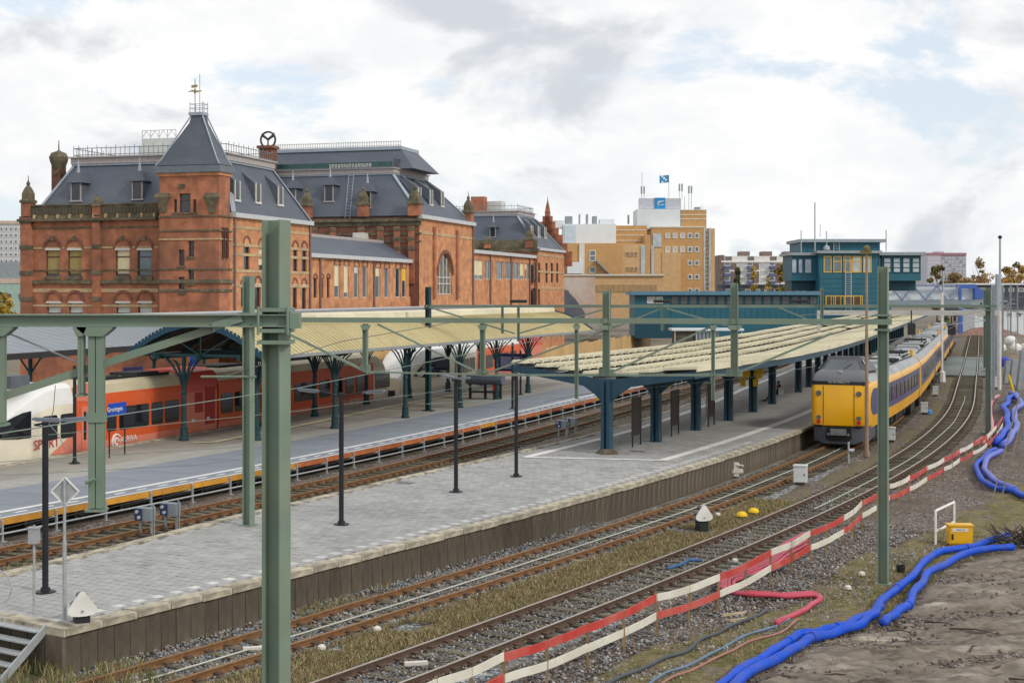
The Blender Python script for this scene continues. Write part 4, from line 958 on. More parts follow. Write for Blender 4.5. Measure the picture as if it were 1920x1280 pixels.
m_grey = M('train_roof_grey', (.34, .36, .37), .55, var=.14, vs=1.4, dirt=(.20, .20, .19), dirts=.5, dirta=.65)
m_dgrey = M('train_nose_grey', (.13, .135, .145), .4, var=.06)
m_violet = M('train_violet', (.065, .068, .17), .35, var=.06, dirt=(.10, .10, .17), dirts=.5, dirta=.4)
m_skirt = M('train_skirt', (.075, .08, .095), .5, var=.12)
m_lightr = M('tail_light', (.6, .02, .02), .3)
m_lamp = M('lamp_glass', (.5, .5, .48), .2)
m_redtxt = M('red_lettering', (.45, .02, .03), .5); m_whitetxt = M('white_lettering', (.75, .72, .66), .5); m_bluesign = M('sign_blue', (.012, .07, .42), .4, var=.04)
m_navy = M('navy_panel', (.015, .02, .09), .5)

class TrainBody:
    """coach shell lofted along a path; c = centre offset, profile = half cross-section (half width, height)"""
    def __init__(s, path, c): s.path = path; s.c = c
    def pt(s, u, x, z): return s.path.pt(u, s.c + x, z)
    def shell(s, name, par, u0, u1, prof, mats, fm, step=2.0, warp=None, cap=True):
        q = MB(); rings = []; us = s.path.range(u0, u1, step) if not isinstance(step, list) else step
        full = prof + [(-x, z) for x, z in reversed(prof)]
        for u in us:
            r = []
            for x, z in full:
                if warp: x, z = warp(u, x, z)
                r.append(s.pt(u, x, z))
            q_ = r; rings.append(q_)
        n = len(full); k = len(prof)
        q.loft(rings, fm=lambda i, j: fm(j if j < k - 1 else (n - 2 - j if j <= n - 2 else -1)), cap=cap)
        return q.build(name, mats, par, smooth=35, world=True)
    def panel(s, name, par, u0, u1, z0, z1, mat, off, x=None, step=1.5, hw=1.4, pro=.03, corner=0):
        """panel lying on the right-hand side of the body"""
        q = MB()
        if corner:
            r = corner; nn = 4; o = []
            for cx, cz, a0 in ((u1 - r, z1 - r, 0), (u0 + r, z1 - r, 90), (u0 + r, z0 + r, 180), (u1 - r, z0 + r, 270)):
                for i in range(nn + 1): t = R(a0 + 90 * i / nn); o.append((cx + r * math.cos(t), cz + r * math.sin(t)))
        else: o = [(u1, z1), (u0, z1), (u0, z0), (u1, z0)]
        A = [s.pt(u, hw + off + pro, z) for u, z in o]; B = [s.pt(u, hw + off - .02, z) for u, z in o]; n = len(o)
        q.add(A + B, [tuple(range(n))] + [(i, i + n, (i + 1) % n + n, (i + 1) % n) for i in range(n)])
        return q.build(name, mat, par, world=True)

def regional(name, label, px0, px1, layout, zc=.6):
    """low-floor railcar beside the side platform: side faces the camera"""
    B = TrainBody(E4, -1.52); u0 = E4.atpx(px0, -.1); u1 = E4.atpx(px1, -.1)
    base = B.pt(u0 + 2, 0, 0); root = thing(name, label, 'train', base)
    U = lambda px: E4.atpx(px, -.1)
    prof = [(1.1, .45), (1.38, .55), (1.42, 1.0), (1.42, 2.95), (1.345, 3.25), (1.245, 3.67), (.96, 3.87)]
    return B, root, u0, u1, U, prof

# ---- the orange and white railcar in front
B, rt, u0, u1, U, prof = regional('regional_train', 'orange and cream railcar with white nose stopped at the side platform under the canopy', -4, 742, None)
HW = 1.42
def nosew(ua, sgn, L=4.2):
    def w(u, x, z):
        t = max(0, 1 - abs(u - ua) / L)
        if t <= 0: return x, z
        k = t ** 1.7
        x2 = x * (1 - .42 * t ** 2.6)
        if z > 1.0: z = 1.0 + (z - 1.0) * (1 - .72 * k)
        return x2, z
    return w
nU = [u0, u0 + .12, u0 + .4, u0 + .8, u0 + 1.3, u0 + 1.9, u0 + 2.6, u0 + 3.4, u0 + 4.2, U(141)]
B.shell('nose_section', rt, u0, U(141), prof, [m_cream, M('train_white', (.74, .73, .70), .35, var=.04)], lambda j: 0 if j in (0, 1, 2) else 1, nU, nosew(u0, 1))
body_f = lambda j: {0: 3, 1: 3, 2: 0, 3: 0, 4: 2, 5: 2, -1: 3}.get(j, 2)
prof_c = [(1.1, .45), (1.38, .55), (1.42, 1.0), (1.42, 2.6), (1.42, 2.95), (1.34, 3.24), (1.24, 3.66), (.95, 3.86)]
fmc = lambda j: {0: 3, 1: 1, 2: 0, 3: 0, 4: 0, 5: 2, 6: 2}.get(j, 2)
B.shell('coach_body', rt, U(141) + .02, U(340), prof_c, [m_orange, m_redl, m_cream2, m_black], fmc)
B.shell('engine_module', rt, U(341), U(405), [(1.1, .45), (1.42, .55), (1.46, 1.0), (1.46, 2.8), (1.42, 3.3), (1.2, 3.85), (.7, 4.02)], [m_red, m_redl, m_black], lambda j: {0: 2, 1: 1, 2: 1, 3: 0, 4: 0, 5: 0}.get(j, 0))
B.shell('gangway', rt, U(405), U(410), [(1.0, .6), (1.25, .7), (1.25, 3.2), (1.0, 3.5), (.5, 3.6)], [m_rubber], lambda j: 0, 1.0)
B.shell('coach_body', rt, U(410), U(700), prof_c, [m_orange, m_redl, m_cream2, m_black], fmc)
uE = u1; nE = [U(700), uE - 3.4, uE - 2.6, uE - 1.9, uE - 1.3, uE - .8, uE - .4, uE - .12, uE]
B.shell('tail_section', rt, U(700), uE, prof, [m_cream, m_cream2], lambda j: 0 if j in (0, 1, 2) else 1, nE, nosew(uE, -1, 3.6))
def wins(B, rt, U, lst, z0=1.42, z1=2.52, off=0.0, mat=None):
    for a, b in lst: B.panel('window', rt, U(a), U(b), z0, z1, mat or m_tglass, off, hw=HW, corner=.12)
wins(B, rt, U, [(81, 108), (115, 137), (201, 218), (224, 249), (254, 277), (283, 306), (311, 334), (415, 436), (439, 458), (463, 482), (486, 508), (552, 569), (571, 585), (600, 617), (626, 641), (648, 662), (668, 683), (704, 717), (719, 731)])
# the curved cab side window
q = MB(); cw = [(2, 770 + 53), (8, 806), (18, 793), (30, 782), (45, 774), (61, 770), (62, 795), (61, 820), (40, 823), (20, 824)]
def onside(px, py, off): # point on the flat side plane of this train
    lo = U(px); p = B.pt(lo, HW + off, 0); return Vector((p.x, p.y, HC - (py - HY) * p.y / F)), lo
pts = []
for px, py in cw:
    p, lo = onside(px, py, 0); t = max(0, 1 - abs(lo - u0) / 4.2); xx = HW * (1 - .42 * t ** 2.6) + .05; pts.append(B.pt(lo, xx, p.z))
k = len(pts); c_ = sum(pts, Vector()) / k; q.add(pts + [c_], [(i, (i + 1) % k, k) for i in range(k)]); q.build('cab_window', m_tglass, rt, world=True)
# coupler cowl edge and the faded slash at the front of the orange
q = MB(); sl_ = [(92, 853), (141, 809), (176, 805), (176, 843)]; pts = []
for px, py in sl_: p, lo = onside(px, py, 0); pts.append(B.pt(lo, HW + .012, max(.56, p.z)))
q.add(pts, [(0, 1, 2, 3)]); q.build('orange_slash', m_redl, rt, world=True)
q = MB(); pts = []
for px, py in [(141, 722), (165, 718), (178, 742), (178, 752), (141, 752)]: p, lo = onside(px, py, 0); pts.append(B.pt(lo, HW + .014, p.z))
q.add(pts, [tuple(range(5))]); q.build('red_flash', m_redl, rt, world=True)
for a, b in ((152, 164), (166, 179), (486, 497), (498, 508)):
    d = B.panel('door', rt, U(a), U(b), .62, 2.75, m_redl if a < 300 else m_orange, .012, hw=HW, corner=.05)
    q = MB(); o = [(U(b) - .15, 2.5), (U(a) + .15, 2.5), (U(a) + .15, 1.2), (U(b) - .15, 1.2)]; q.add([B.pt(u, HW + .05, z) for u, z in o], [(0, 1, 2, 3)]); q.build('door_window', m_tglass, d, world=True)
for a, b, z0, z1 in ((362, 378, 1.7, 2.75), (383, 400, 1.0, 3.0)): B.panel('engine_door', rt, U(a), U(b), z0, z1, M('train_red_dark', (.40, .03, .025), .5), .05, hw=HW, pro=.02)
for px, py in ((361, 788), (386, 784)): p, lo = onside(px, py, 0); q = MB(); q.lathe(B.pt(lo, HW + .06, p.z), [(.1, -.1), (.12, 0), (.1, .1)], 8); q.build('filler_cap', m_lamp, rt, world=True)
# roof equipment
for a, b, h in ((45, 80, .5), (205, 245, .12), (280, 318, .16), (430, 482, .14), (540, 600, .16), (640, 670, .2)):
    q = MB(); q.loft([[B.pt(u, x, z) for x, z in ((-.9, 3.8), (.75, 3.8), (.7, 3.86 + h), (-.85, 3.86 + h))] for u in E4.range(U(a), U(b), 1.5)]); q.build('roof_unit', m_black if h < .3 else M('roof_unit_grey', (.1, .11, .13), .6), rt, world=True)
q = MB(); q.loft([[B.pt(u, x, z) for x, z in ((.9, 3.8), (1.0, 3.78), (1.0, 3.96), (.9, 3.96))] for u in E4.range(U(165), U(330), 1.5)]); q.build('roof_rail', m_black, rt, world=True)
def side_text(s, px, py, size, mat, name='lettering', off=.02):
    p, lo = onside(px, py, 0); c = B.pt(lo, HW + off, p.z); t = E4.tan(lo); M4 = face_matrix(c, (t[0], t[1], 0), (t[1], -t[0], 0))
    o = text(name, s, mat, rt, size, Matrix.Translation(-rootloc(rt)) @ M4); return o
side_text('SPURT', 88, 832, .62, m_redtxt)
side_text('ARRIVA', 241, 822, .42, m_whitetxt); side_text('ARRIVA', 664, 752, .5, m_whitetxt)
p, lo = onside(220, 827, 0); c = B.pt(lo, HW + .03, p.z); q = MB()
for r_, a0, a1 in ((.34, 40, 330), (.16, 0, 320)):
    q.tube([B.pt(lo + math.cos(R(a)) * r_, HW + .02, p.z + math.sin(R(a)) * r_) for a in range(a0, a1, 20)], .05, 5)
q.build('logo', m_whitetxt, rt, world=True)
q = MB()
for px in (60, 165, 300, 372, 430, 560, 690):
    for dx in (-1.1, 1.1):
        c = B.pt(U(px) + dx, .75, .42); t = E4.tan(U(px)); q.tube([c, c + Vector((t[1], -t[0], 0)) * .12], .4, 12)
q.build('wheelset', m_black, rt, world=True)

# ---- the second railcar beyond it
B, rt2, u0, u1, U, prof = regional('regional_train', 'white nosed red railcar standing further along the side platform behind the first one', 762, 1015, None)
nU = [u0, u0 + .12, u0 + .4, u0 + .8, u0 + 1.3, u0 + 1.9, u0 + 2.6, u0 + 3.4, u0 + 4.2, U(893)]
B.shell('nose_section', rt2, u0, U(893), prof, [m_cream, M('train_white', (.74, .73, .70), .35)], lambda j: 0 if j in (0, 1, 2) else 1, nU, nosew(u0, 1))
B.shell('coach_body', rt2, U(893) + .02, U(975), prof_c, [m_orange, m_redl, M('train_white', (1, 1, 1)), m_black], fmc)
B.shell('engine_module', rt2, U(975), u1, [(1.1, .45), (1.42, .55), (1.46, 1.0), (1.46, 2.8), (1.42, 3.3), (1.2, 3.85), (.7, 4.02)], [m_red, m_redl, m_black], lambda j: {0: 2, 1: 1, 2: 1, 3: 0, 4: 0, 5: 0}.get(j, 0))
wins(B, rt2, U, [(853, 866), (868, 879), (881, 890), (898, 910), (912, 924), (927, 939), (942, 953), (957, 968)], 1.45, 2.6)
q = MB(); pts = []
for px, py in ((778, 705), (786, 691), (799, 677), (815, 670), (836, 667), (838, 700), (824, 706), (800, 708)):
    p, lo = onside(px, py, 0); t = max(0, 1 - abs(lo - u0) / 4.2); pts.append(B.pt(lo, HW * (1 - .42 * t ** 2.6) + .06, p.z))
k = len(pts); c_ = sum(pts, Vector()) / k; q.add(pts + [c_], [(i, (i + 1) % k, k) for i in range(k)]); q.build('cab_window', m_tglass, rt2, world=True)
q = MB(); rg = []
for t_ in (0.0, .35, .7, 1.0):
    uu = u0 + .25 + t_ * 1.9; zz = 1.75 + t_ * 1.15; rg.append([B.pt(uu - .12, x * (.62 + .22 * t_), zz + .06) for x in (-1.05, -.5, 0, .5, 1.05)])
q.loft(rg, closed=False, cap=False); q.build('windscreen', MGLASS('windscreen_blue', (.13, .18, .24), .1), rt2, world=True)
q = MB(); pts = [B.pt(U(a), HW + .015, z) for a, z in ((878, .6), (893, 1.4), (905, 1.4), (905, .6))]; q.add(pts, [(0, 1, 2, 3)]); q.build('red_slash', m_redl, rt2, world=True)
q = MB(); q.loft([[B.pt(u0 - .25, x, z) for x, z in ((-.5, .5), (.5, .5), (.5, .85), (-.5, .85))], [B.pt(u0 + .3, x, z) for x, z in ((-.5, .45), (.5, .45), (.5, .95), (-.5, .95))]]); q.build('coupler', m_black, rt2, world=True)
q = MB(); q.loft([[B.pt(u, x, z) for x, z in ((-1.0, 3.7), (.8, 3.7), (.75, 4.1), (-.9, 4.1))] for u in (U(850), U(885))]); q.build('roof_unit', M('roof_unit_grey', (.1, .11, .13), .6), rt2, world=True)

# ---- the yellow intercity on the track beside the island platform
uN = L1.near(*(lambda p: (p.x, p.y))(G(1574, 833, .3)))[0]
B = TrainBody(L1, T2C); yt_ = thing('intercity_train', 'long yellow and violet intercity train with grey raised cab standing beside the island platform', 'train', L1.pt(uN + 1, T2C, 0))
LC = 26.5; nco = 5
pr_y = [(1.15, 1.05), (1.42, 1.12), (1.47, 1.85), (1.46, 3.0), (1.42, 3.22), (1.36, 3.42), (1.1, 3.72), (.6, 3.92), (.2, 3.98)]
fy = lambda j: {0: 0, 1: 0, 2: 0, 3: 0, 4: 0, 5: 1, 6: 1, 7: 1}.get(j, 1)
for i in range(nco):
    a = uN + (1.25 if i == 0 else .25) + i * LC; c = uN + (i + 1) * LC - .25
    co_ = B.shell('coach_body', yt_, a, c, pr_y, [m_yellow, m_grey], fy, 1.5)
    # violet window band and windows, right-hand side
    st_ = a + (1.6 if i == 0 else .6)
    q = MB(); rr = []
    if i == 0:
        o = []
        for u in L1.range(uN + 1.75, c - .3, 1.0): o.append(u)
        for zl, zh in ((1.95, 3.08),):
            for k_ in range(len(o) - 1): q.quad(B.pt(o[k_], 1.478, zl - .22), B.pt(o[k_ + 1], 1.478, zl - .22), B.pt(o[k_ + 1], 1.475, zh), B.pt(o[k_], 1.475, zh))
        arc_ = [B.pt(uN + 1.75 - math.cos(R(t)) * .85, 1.477, 2.405 + .675 * math.sin(R(t))) for t in range(-90, 91, 18)]; q.add(arc_, [tuple(range(len(arc_)))])
    else:
        o = L1.range(a + .2, c - .2, 1.0)
        for k_ in range(len(o) - 1): q.quad(B.pt(o[k_], 1.478, 1.73), B.pt(o[k_ + 1], 1.478, 1.73), B.pt(o[k_ + 1], 1.475, 3.08), B.pt(o[k_], 1.475, 3.08))
    q.build('window_band', m_violet, yt_, world=True)
    nw = 9
    for k_ in range(nw):
        w0 = a + (4.6 if i == 0 else 2.6) + k_ * (2.05 if i == 0 else 2.35); w1 = w0 + 1.6
        if w1 < c - 1.6: B.panel('window', yt_, w0, w1, 2.05, 2.85, M('train_glass_brown', (.055, .045, .05), .15, var=.5, vs=3), .07, hw=1.42, pro=.02, corner=.1)
    for w0 in (c - 1.5,):
        B.panel('door', yt_, w0, w0 + .95, 1.15, 3.1, m_violet if i else m_yellow, .06, hw=1.42, pro=.015, corner=.06)
    if i: B.shell('gangway', yt_, a - .5, a, [(1.0, 1.0), (1.2, 1.1), (1.2, 3.2), (.9, 3.6), (.3, 3.7)], [m_rubber], lambda j: 0, .5)
    for w0 in (a + 3.6, c - 3.6):
        q = MB(); q.loft([[B.pt(u, x, z) for x, z in ((-1.2, .35), (1.2, .35), (1.2, .95), (-1.2, .95))] for u in (w0 - 1.6, w0 + 1.6)])
        for dx in (-1.25, 1.25):
            for sg in (-.8, .8): p0 = B.pt(w0 + dx, sg, .62); p1_ = B.pt(w0 + dx, sg * 1.45, .62); q.tube([p0, p1_], .46, 12)
        q.build('bogie', m_black, yt_, world=True)
    q = MB()
    for w0 in np.arange(a + 7, c - 7, 2.2): q.loft([[B.pt(u, x, z) for x, z in ((-1.1, .55), (1.1, .55), (1.15, 1.05), (-1.15, 1.05))] for u in (w0, w0 + 1.5 + .5 * math.sin(w0))])
    q.build('underfloor_equipment', m_black, yt_, world=True)
    # roof gear
    for k_, w0 in enumerate((a + 8.5, a + 15, c - 6)):
        q = MB(); q.loft([[B.pt(u, x, z) for x, z in ((-.9, 3.8), (.9, 3.8), (.75, 4.12 - k_ * .05), (-.75, 4.12 - k_ * .05))] for u in (w0, w0 + 2.4)]); q.build('roof_unit', m_grey, yt_, world=True)
    q = MB()
    for w0 in np.arange(a + 11.2, a + 14.5, .5): q.bar(B.pt(w0, -1.0, 4.0), B.pt(w0, 1.0, 4.0), .12)
    q.tube([B.pt(a + 3, 1.0, 3.86), B.pt(c - 2, 1.0, 3.86)], .04, 5); q.build('roof_cable', m_black, yt_, world=True)
    if i in (0, 2, 3):
        for sg in (-1, 1): q = MB(); q.tube([B.pt(c - 1.6, sg * .95, 3.8), B.pt(c - 1.6, sg * .95, 4.25)], .11, 6); q.build('insulator', m_yellow, yt_, world=True)
    if i in (0, 1):
        w0 = c - 4.5; q = MB()
        for sg in (-.55, .55):
            q.tube([B.pt(w0 - 1.6, sg, 4.05), B.pt(w0, sg * .9, 4.35), B.pt(w0 + 1.5, sg, 4.12)], .05, 5); q.tube([B.pt(w0 - 1.7, sg * 1.5, 4.0), B.pt(w0 + 1.7, sg * 1.5, 4.0)], .07, 5)
        for du in (-1.6, -.5, .4, 1.5): q.tube([B.pt(w0 + du, -.85, 4.2), B.pt(w0 + du, .85, 4.2)], .05, 5)
        q.build('pantograph', m_black, yt_, world=True)
# nose: yellow front, grey brow, raised cab
def nose_ring(u, hw, z0, z1, r=.35, n=4):
    """rounded rectangle ring across the track"""
    pts = []
    for cx, cz, a0 in ((hw - r, z1 - r * .6, 0), (-(hw - r), z1 - r * .6, 90), (-(hw - r), z0 + r * .6, 180), (hw - r, z0 + r * .6, 270)):
        for i in range(n + 1): t = R(a0 + 90 * i / n); pts.append(B.pt(u, cx + r * math.cos(t), cz + r * .6 * math.sin(t)))
    return pts
q = MB(); q.loft([nose_ring(u, hw, z0, z1, r) for u, hw, z0, z1, r in ((uN + .0, 1.28, 1.26, 3.34, .22), (uN + .06, 1.38, 1.22, 3.38, .3), (uN + .3, 1.44, 1.15, 3.40, .3), (uN + 1.4, 1.47, 1.08, 3.42, .3))]); q.build('nose_front', m_yellow, yt_, smooth=50, world=True)
for dx in (-.78, .78):
    q = MB(); q.hexa([B.pt(uN - .012, dx - .012, 1.3), B.pt(uN - .012, dx + .012, 1.3), B.pt(uN + .02, dx + .012, 1.3), B.pt(uN + .02, dx - .012, 1.3), B.pt(uN - .012, dx - .012, 3.3), B.pt(uN - .012, dx + .012, 3.3), B.pt(uN + .02, dx + .012, 3.3), B.pt(uN + .02, dx - .012, 3.3)]); q.build('door_seam', m_rubber, yt_, world=True)
for dx in (-1.02, 1.02):
    q = MB(); q.tube([B.pt(uN - .03, dx, 2.9), B.pt(uN + .1, dx, 2.9)], .14, 12); q.build('headlight', m_dgrey, yt_, world=True)
    q = MB(); q.tube([B.pt(uN - .03, dx, 1.66), B.pt(uN + .1, dx, 1.66)], .12, 10); q.build('headlight', m_dgrey, yt_, world=True)
    q = MB(); q.tube([B.pt(uN - .035, dx, 1.44), B.pt(uN + .1, dx, 1.44)], .11, 10); q.build('tail_lamp', m_lightr, yt_, world=True)
    q = MB(); q.loft([[B.pt(uN + du, dx + x, z) for x, z in ((-.2, 1.24), (.2, 1.24), (.2, 1.28), (-.2, 1.28))] for du in (-.12, .05)]); q.build('step', m_black, yt_, world=True)
# brow (dark band over the yellow) sloping back to the cab
q = MB(); sec = [(uN - .01, 1.37, 3.34, 3.52), (uN + .16, 1.39, 3.30, 3.74), (uN + .5, 1.33, 3.30, 3.98), (uN + .9, 1.22, 3.3, 4.10), (uN + 1.2, 1.18, 3.3, 4.1)]
q.loft([nose_ring(u, hw, z0, z1, .3) for u, hw, z0, z1 in sec]); q.build('nose_brow', m_dgrey, yt_, smooth=50, world=True)
cab = [(uN + .85, 1.12, 3.9, 4.02), (uN + 1.45, .84, 3.9, 4.62), (uN + 1.55, .88, 3.9, 4.74), (uN + 3.2, .84, 3.9, 4.68), (uN + 4.6, .95, 3.9, 4.3), (uN + 5.6, 1.0, 3.85, 3.98)]
q = MB(); q.loft([[B.pt(u, -hw * 1.22, z0), B.pt(u, hw * 1.22, z0), B.pt(u, hw, z1 - .04), B.pt(u, hw * .8, z1), B.pt(u, -hw * .8, z1), B.pt(u, -hw, z1 - .04)] for u, hw, z0, z1 in cab], fm=lambda i, j: 0)
q.build('cab', [M('cab_dark', (.075, .078, .085), .4)], yt_, smooth=40, world=True)
q = MB(); q.quad(B.pt(uN + .83, -.95, 4.07), B.pt(uN + .83, .95, 4.07), B.pt(uN + 1.32, .68, 4.56), B.pt(uN + 1.32, -.68, 4.56)); q.build('windscreen', MGLASS('windscreen_grey', (.10, .115, .13), .1), yt_, world=True)
for sg in (-1, 1):
    for k_, (a_, b_) in enumerate(((1.15, 1.7), (1.85, 2.5))):
        q = MB(); q.quad(B.pt(uN + a_, sg * (1.30 - .10 * k_), 4.08), B.pt(uN + b_, sg * (1.10 - .02 * k_), 4.08), B.pt(uN + b_ + .12, sg * .915, 4.58), B.pt(uN + a_ + .32, sg * (.96 - .03 * k_), 4.52)); q.build('cab_side_window', M('pale_glass', (.45, .48, .5), .15), yt_, world=True)
q = MB(); q.tube([B.pt(uN + .86, .1, 4.1), B.pt(uN + 1.12, .45, 4.36)], .022, 5); q.build('wiper', m_rubber, yt_, world=True)
c = B.pt(uN + .50, -.02, 3.90); q = MB(); q.tube([B.pt(uN + .50 - .06 - .05 * math.sin(t), .13 * math.cos(t) - .02, 3.9 + .12 * math.sin(t)) for t in [i * math.pi / 5 for i in range(11)]], .028, 5); q.build('nose_emblem', m_lamp, yt_, world=True)
# skirt and coupler
q = MB(); q.loft([[B.pt(uN + du, x, z) for x, z in ((-hw, z1), (-hw, z0 + .15), (-hw * .72, z0), (hw * .72, z0), (hw, z0 + .15), (hw, z1))] for du, hw, z0, z1 in ((-.02, 1.12, .34, 1.14), (.12, 1.3, .28, 1.2), (.9, 1.4, .3, 1.2), (2.4, 1.42, .45, 1.15))]); q.build('skirt', m_skirt, yt_, smooth=45, world=True)
q = MB(); q.loft([[B.pt(uN + du, x, z) for x, z in ((-.62, 1.2), (-.66, .6), (-.45, .46), (.45, .46), (.66, .6), (.62, 1.2))] for du in (-.06, .3)]); q.build('coupler_recess', m_dark, yt_, world=True)
q = MB(); q.loft([[B.pt(uN + du, x, z) for x, z in ((-.4, .78), (.4, .78), (.4, 1.1), (-.4, 1.1))] for du in (-.2, .2)]); q.tube([B.pt(uN - .25, .05, .95), B.pt(uN, .05, .95)], .11, 10)
for dx in (-.5, .5): q.tube([B.pt(uN - .16, dx, .82), B.pt(uN, dx, .82)], .07, 8)
q.build('coupler', M('coupler_steel', (.22, .23, .22), .5, .3), yt_, world=True)
t = L1.tan(uN); M4 = face_matrix(B.pt(uN - .02, 0, 3.47), (t[1], -t[0], 0), (-t[0], -t[1], .1))
text('lettering', 'NS INTERCITY', m_lamp, yt_, .17, Matrix.Translation(-rootloc(yt_)) @ M4)
# ------------------------------------------------------------------ platform canopies
m_colteal = M('canopy_iron_teal', (.011, .045, .052), .45, var=.2, vs=3)
m_barge = M('bargeboard_blue', (.012, .06, .10), .45, var=.15)
m_sheetb = M('roof_sheet_beige', (.50, .425, .225), .65, var=.08, vs=1.2, rnd=.05, dirt=(.40, .33, .17), dirts=.3, dirta=.6)
m_sheetc = M('roof_sheet_cream', (.70, .645, .47), .65, var=.07, vs=1.2, rnd=.05, dirt=(.5, .45, .3), dirts=.4, dirta=.6)
m_blue2 = M('canopy_steel_blue', (.018, .062, .098), .42, var=.15, vs=2, rnd=.08)
m_gapshade = M('canopy_gap_shade', (.022, .026, .026), .5, var=.3, vs=1.5)  # near-black tone of the shade inside the roof gaps
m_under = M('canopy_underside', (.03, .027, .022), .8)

c1 = thing('curved_canopy', 'curved beige platform roof with scalloped blue gable edge on branching iron columns', 'canopy', E1.pt(E1.near(-12, 68)[0], -9, DZ))
sa, sb = E1.near(-11.9, 67.9)[0], E1.near(4.6, 117)[0]
sec = [(-4.95, 5.0), (-5.6, 5.42), (-6.4, 5.86), (-7.3, 6.25), (-8.3, 6.5), (-8.95, 6.55), (-9.6, 6.5), (-10.6, 6.25), (-11.5, 5.86), (-12.3, 5.42), (-12.95, 5.0)]
nb = 20
for i in range(nb):
    a, c = sa + (sb - sa) * i / nb, sa + (sb - sa) * (i + 1) / nb - .03
    for half in (sec[:5], sec[6:]):
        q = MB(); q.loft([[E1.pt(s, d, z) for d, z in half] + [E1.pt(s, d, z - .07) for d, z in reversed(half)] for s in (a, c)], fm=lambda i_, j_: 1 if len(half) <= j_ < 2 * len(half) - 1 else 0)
        for j in range(6):
            s = a + (c - a) * (j + .5) / 6
            for k in range(len(half) - 1):
                A, Bq = E1.pt(s, half[k][0], half[k][1] + .015), E1.pt(s, half[k + 1][0], half[k + 1][1] + .015); q.bar(A, Bq, .07, .05)
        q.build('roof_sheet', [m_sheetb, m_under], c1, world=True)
    q = MB(); q.loft([[E1.pt(s, d, z) for d, z in ((-8.2, 6.48), (-8.25, 6.82), (-8.95, 6.92), (-9.65, 6.82), (-9.7, 6.48))] for s in (a, c)]); q.build('sky_bright_ridge', m_sheetc, c1, world=True)  # added strip; its paler cream holds the sky's brightness on the flatter top
for d in (-4.9, -13.0):
    q = MB(); rr = [[E1.pt(s, d + x, z) for x, z in ((-.1, 4.82), (.1, 4.86), (.12, 5.02), (-.1, 5.0))] for s in E1.range(sa, sb, 2)]; q.loft(rr); q.build('gutter', m_galv, c1, world=True)
for s in (sa, sb):                                       # scalloped bargeboard
    sg = -1 if s == sa else 1
    q = MB(); up = [(d, z + .06) for d, z in sec]; lo = [(d, z - .2) for d, z in sec]
    q.loft([[E1.pt(s + sg * .12, d, z), E1.pt(s + sg * .12, d, z2), E1.pt(s + sg * .05, d, z2), E1.pt(s + sg * .05, d, z)] for (d, z), (_, z2) in zip(up, lo)])
    L_ = [np.array(p) for p in sec]; cum = np.r_[0, np.cumsum([np.linalg.norm(L_[i + 1] - L_[i]) for i in range(len(L_) - 1)])]
    for u in np.arange(.1, cum[-1], .24):
        d = np.interp(u, cum, [p[0] for p in sec]); z = np.interp(u, cum, [p[1] for p in sec]); d2 = np.interp(u + .13, cum, [p[0] for p in sec]); z2 = np.interp(u + .13, cum, [p[1] for p in sec])
        q.hexa([E1.pt(s + sg * .12, d, z + .04), E1.pt(s + sg * .12, d2, z2 + .04), E1.pt(s + sg * .04, d2, z2 + .04), E1.pt(s + sg * .04, d, z + .04), E1.pt(s + sg * .12, d, z + .17), E1.pt(s + sg * .12, d2, z2 + .17), E1.pt(s + sg * .04, d2, z2 + .17), E1.pt(s + sg * .04, d, z + .17)])
    q.build('bargeboard', m_barge, c1, world=True)
for i in range(14):                                       # trusses under the roof
    s = sa + .5 + (sb - sa - 1) * i / 13; q = MB()
    for k in range(len(sec) - 1): q.bar(E1.pt(s, sec[k][0], sec[k][1] - .16), E1.pt(s, sec[k + 1][0], sec[k + 1][1] - .16), .1, .14)
    q.bar(E1.pt(s, -5.0, 4.95), E1.pt(s, -12.9, 4.95), .09, .14); q.bar(E1.pt(s, -8.95, 4.95), E1.pt(s, -8.95, 6.4), .07)
    for a_ in (-6.9, -11.0): q.bar(E1.pt(s, -8.95, 4.95), E1.pt(s, a_, 6.0), .06)
    q.build('truss', m_colteal, c1, world=True)
for d in (-6.4, -8.95, -11.4):
    q = MB(); q.loft([[E1.pt(s, d + x, z) for x, z in ((-.07, 4.75), (.07, 4.75), (.07, 5.0), (-.07, 5.0))] for s in E1.range(sa, sb, 3)]); q.build('purlin', m_colteal, c1, world=True)
def iron_col(x, y):
    q = MB(); p = Vector((x, y, DZ))
    q.lathe(p, [(.25, 0), (.25, .1), (.2, .16), (.19, .55), (.22, .6), (.14, .68), (.12, 2.3), (.17, 2.36), (.12, 2.44), (.14, 2.9)], 10)
    sx = E1.near(x, y)[0]; t = E1.tan(sx)
    for along, sg in ((1, 1), (1, -1), (0, 1), (0, -1)):
        for reach, zt in ((.7, 4.0), (1.5, 4.15)):
            dx, dy = (t[0] * sg, t[1] * sg) if along else (t[1] * sg, -t[0] * sg)
            if not along and reach > 1.2: reach = 1.1
            q.tube([p + Vector((dx * .08, dy * .08, 2.55)), p + Vector((dx * reach * .25, dy * reach * .25, 3.15)), p + Vector((dx * reach * .65, dy * reach * .65, 3.8)), p + Vector((dx * reach, dy * reach, zt))], .04, 5)
    q.tube([p + Vector((0, 0, 2.4)), p + Vector((0, 0, 4.2))], .1, 7)
    q.build('column', m_colteal, c1, world=True)
for px, py in ((481, 825), (628, 803), (760, 783), (862, 764), (931, 749), (990, 736), (345, 825), (481, 799), (590, 780), (687, 757), (767, 745), (840, 733), (900, 722)):
    p = G(px, py, DZ); iron_col(p.x, p.y)
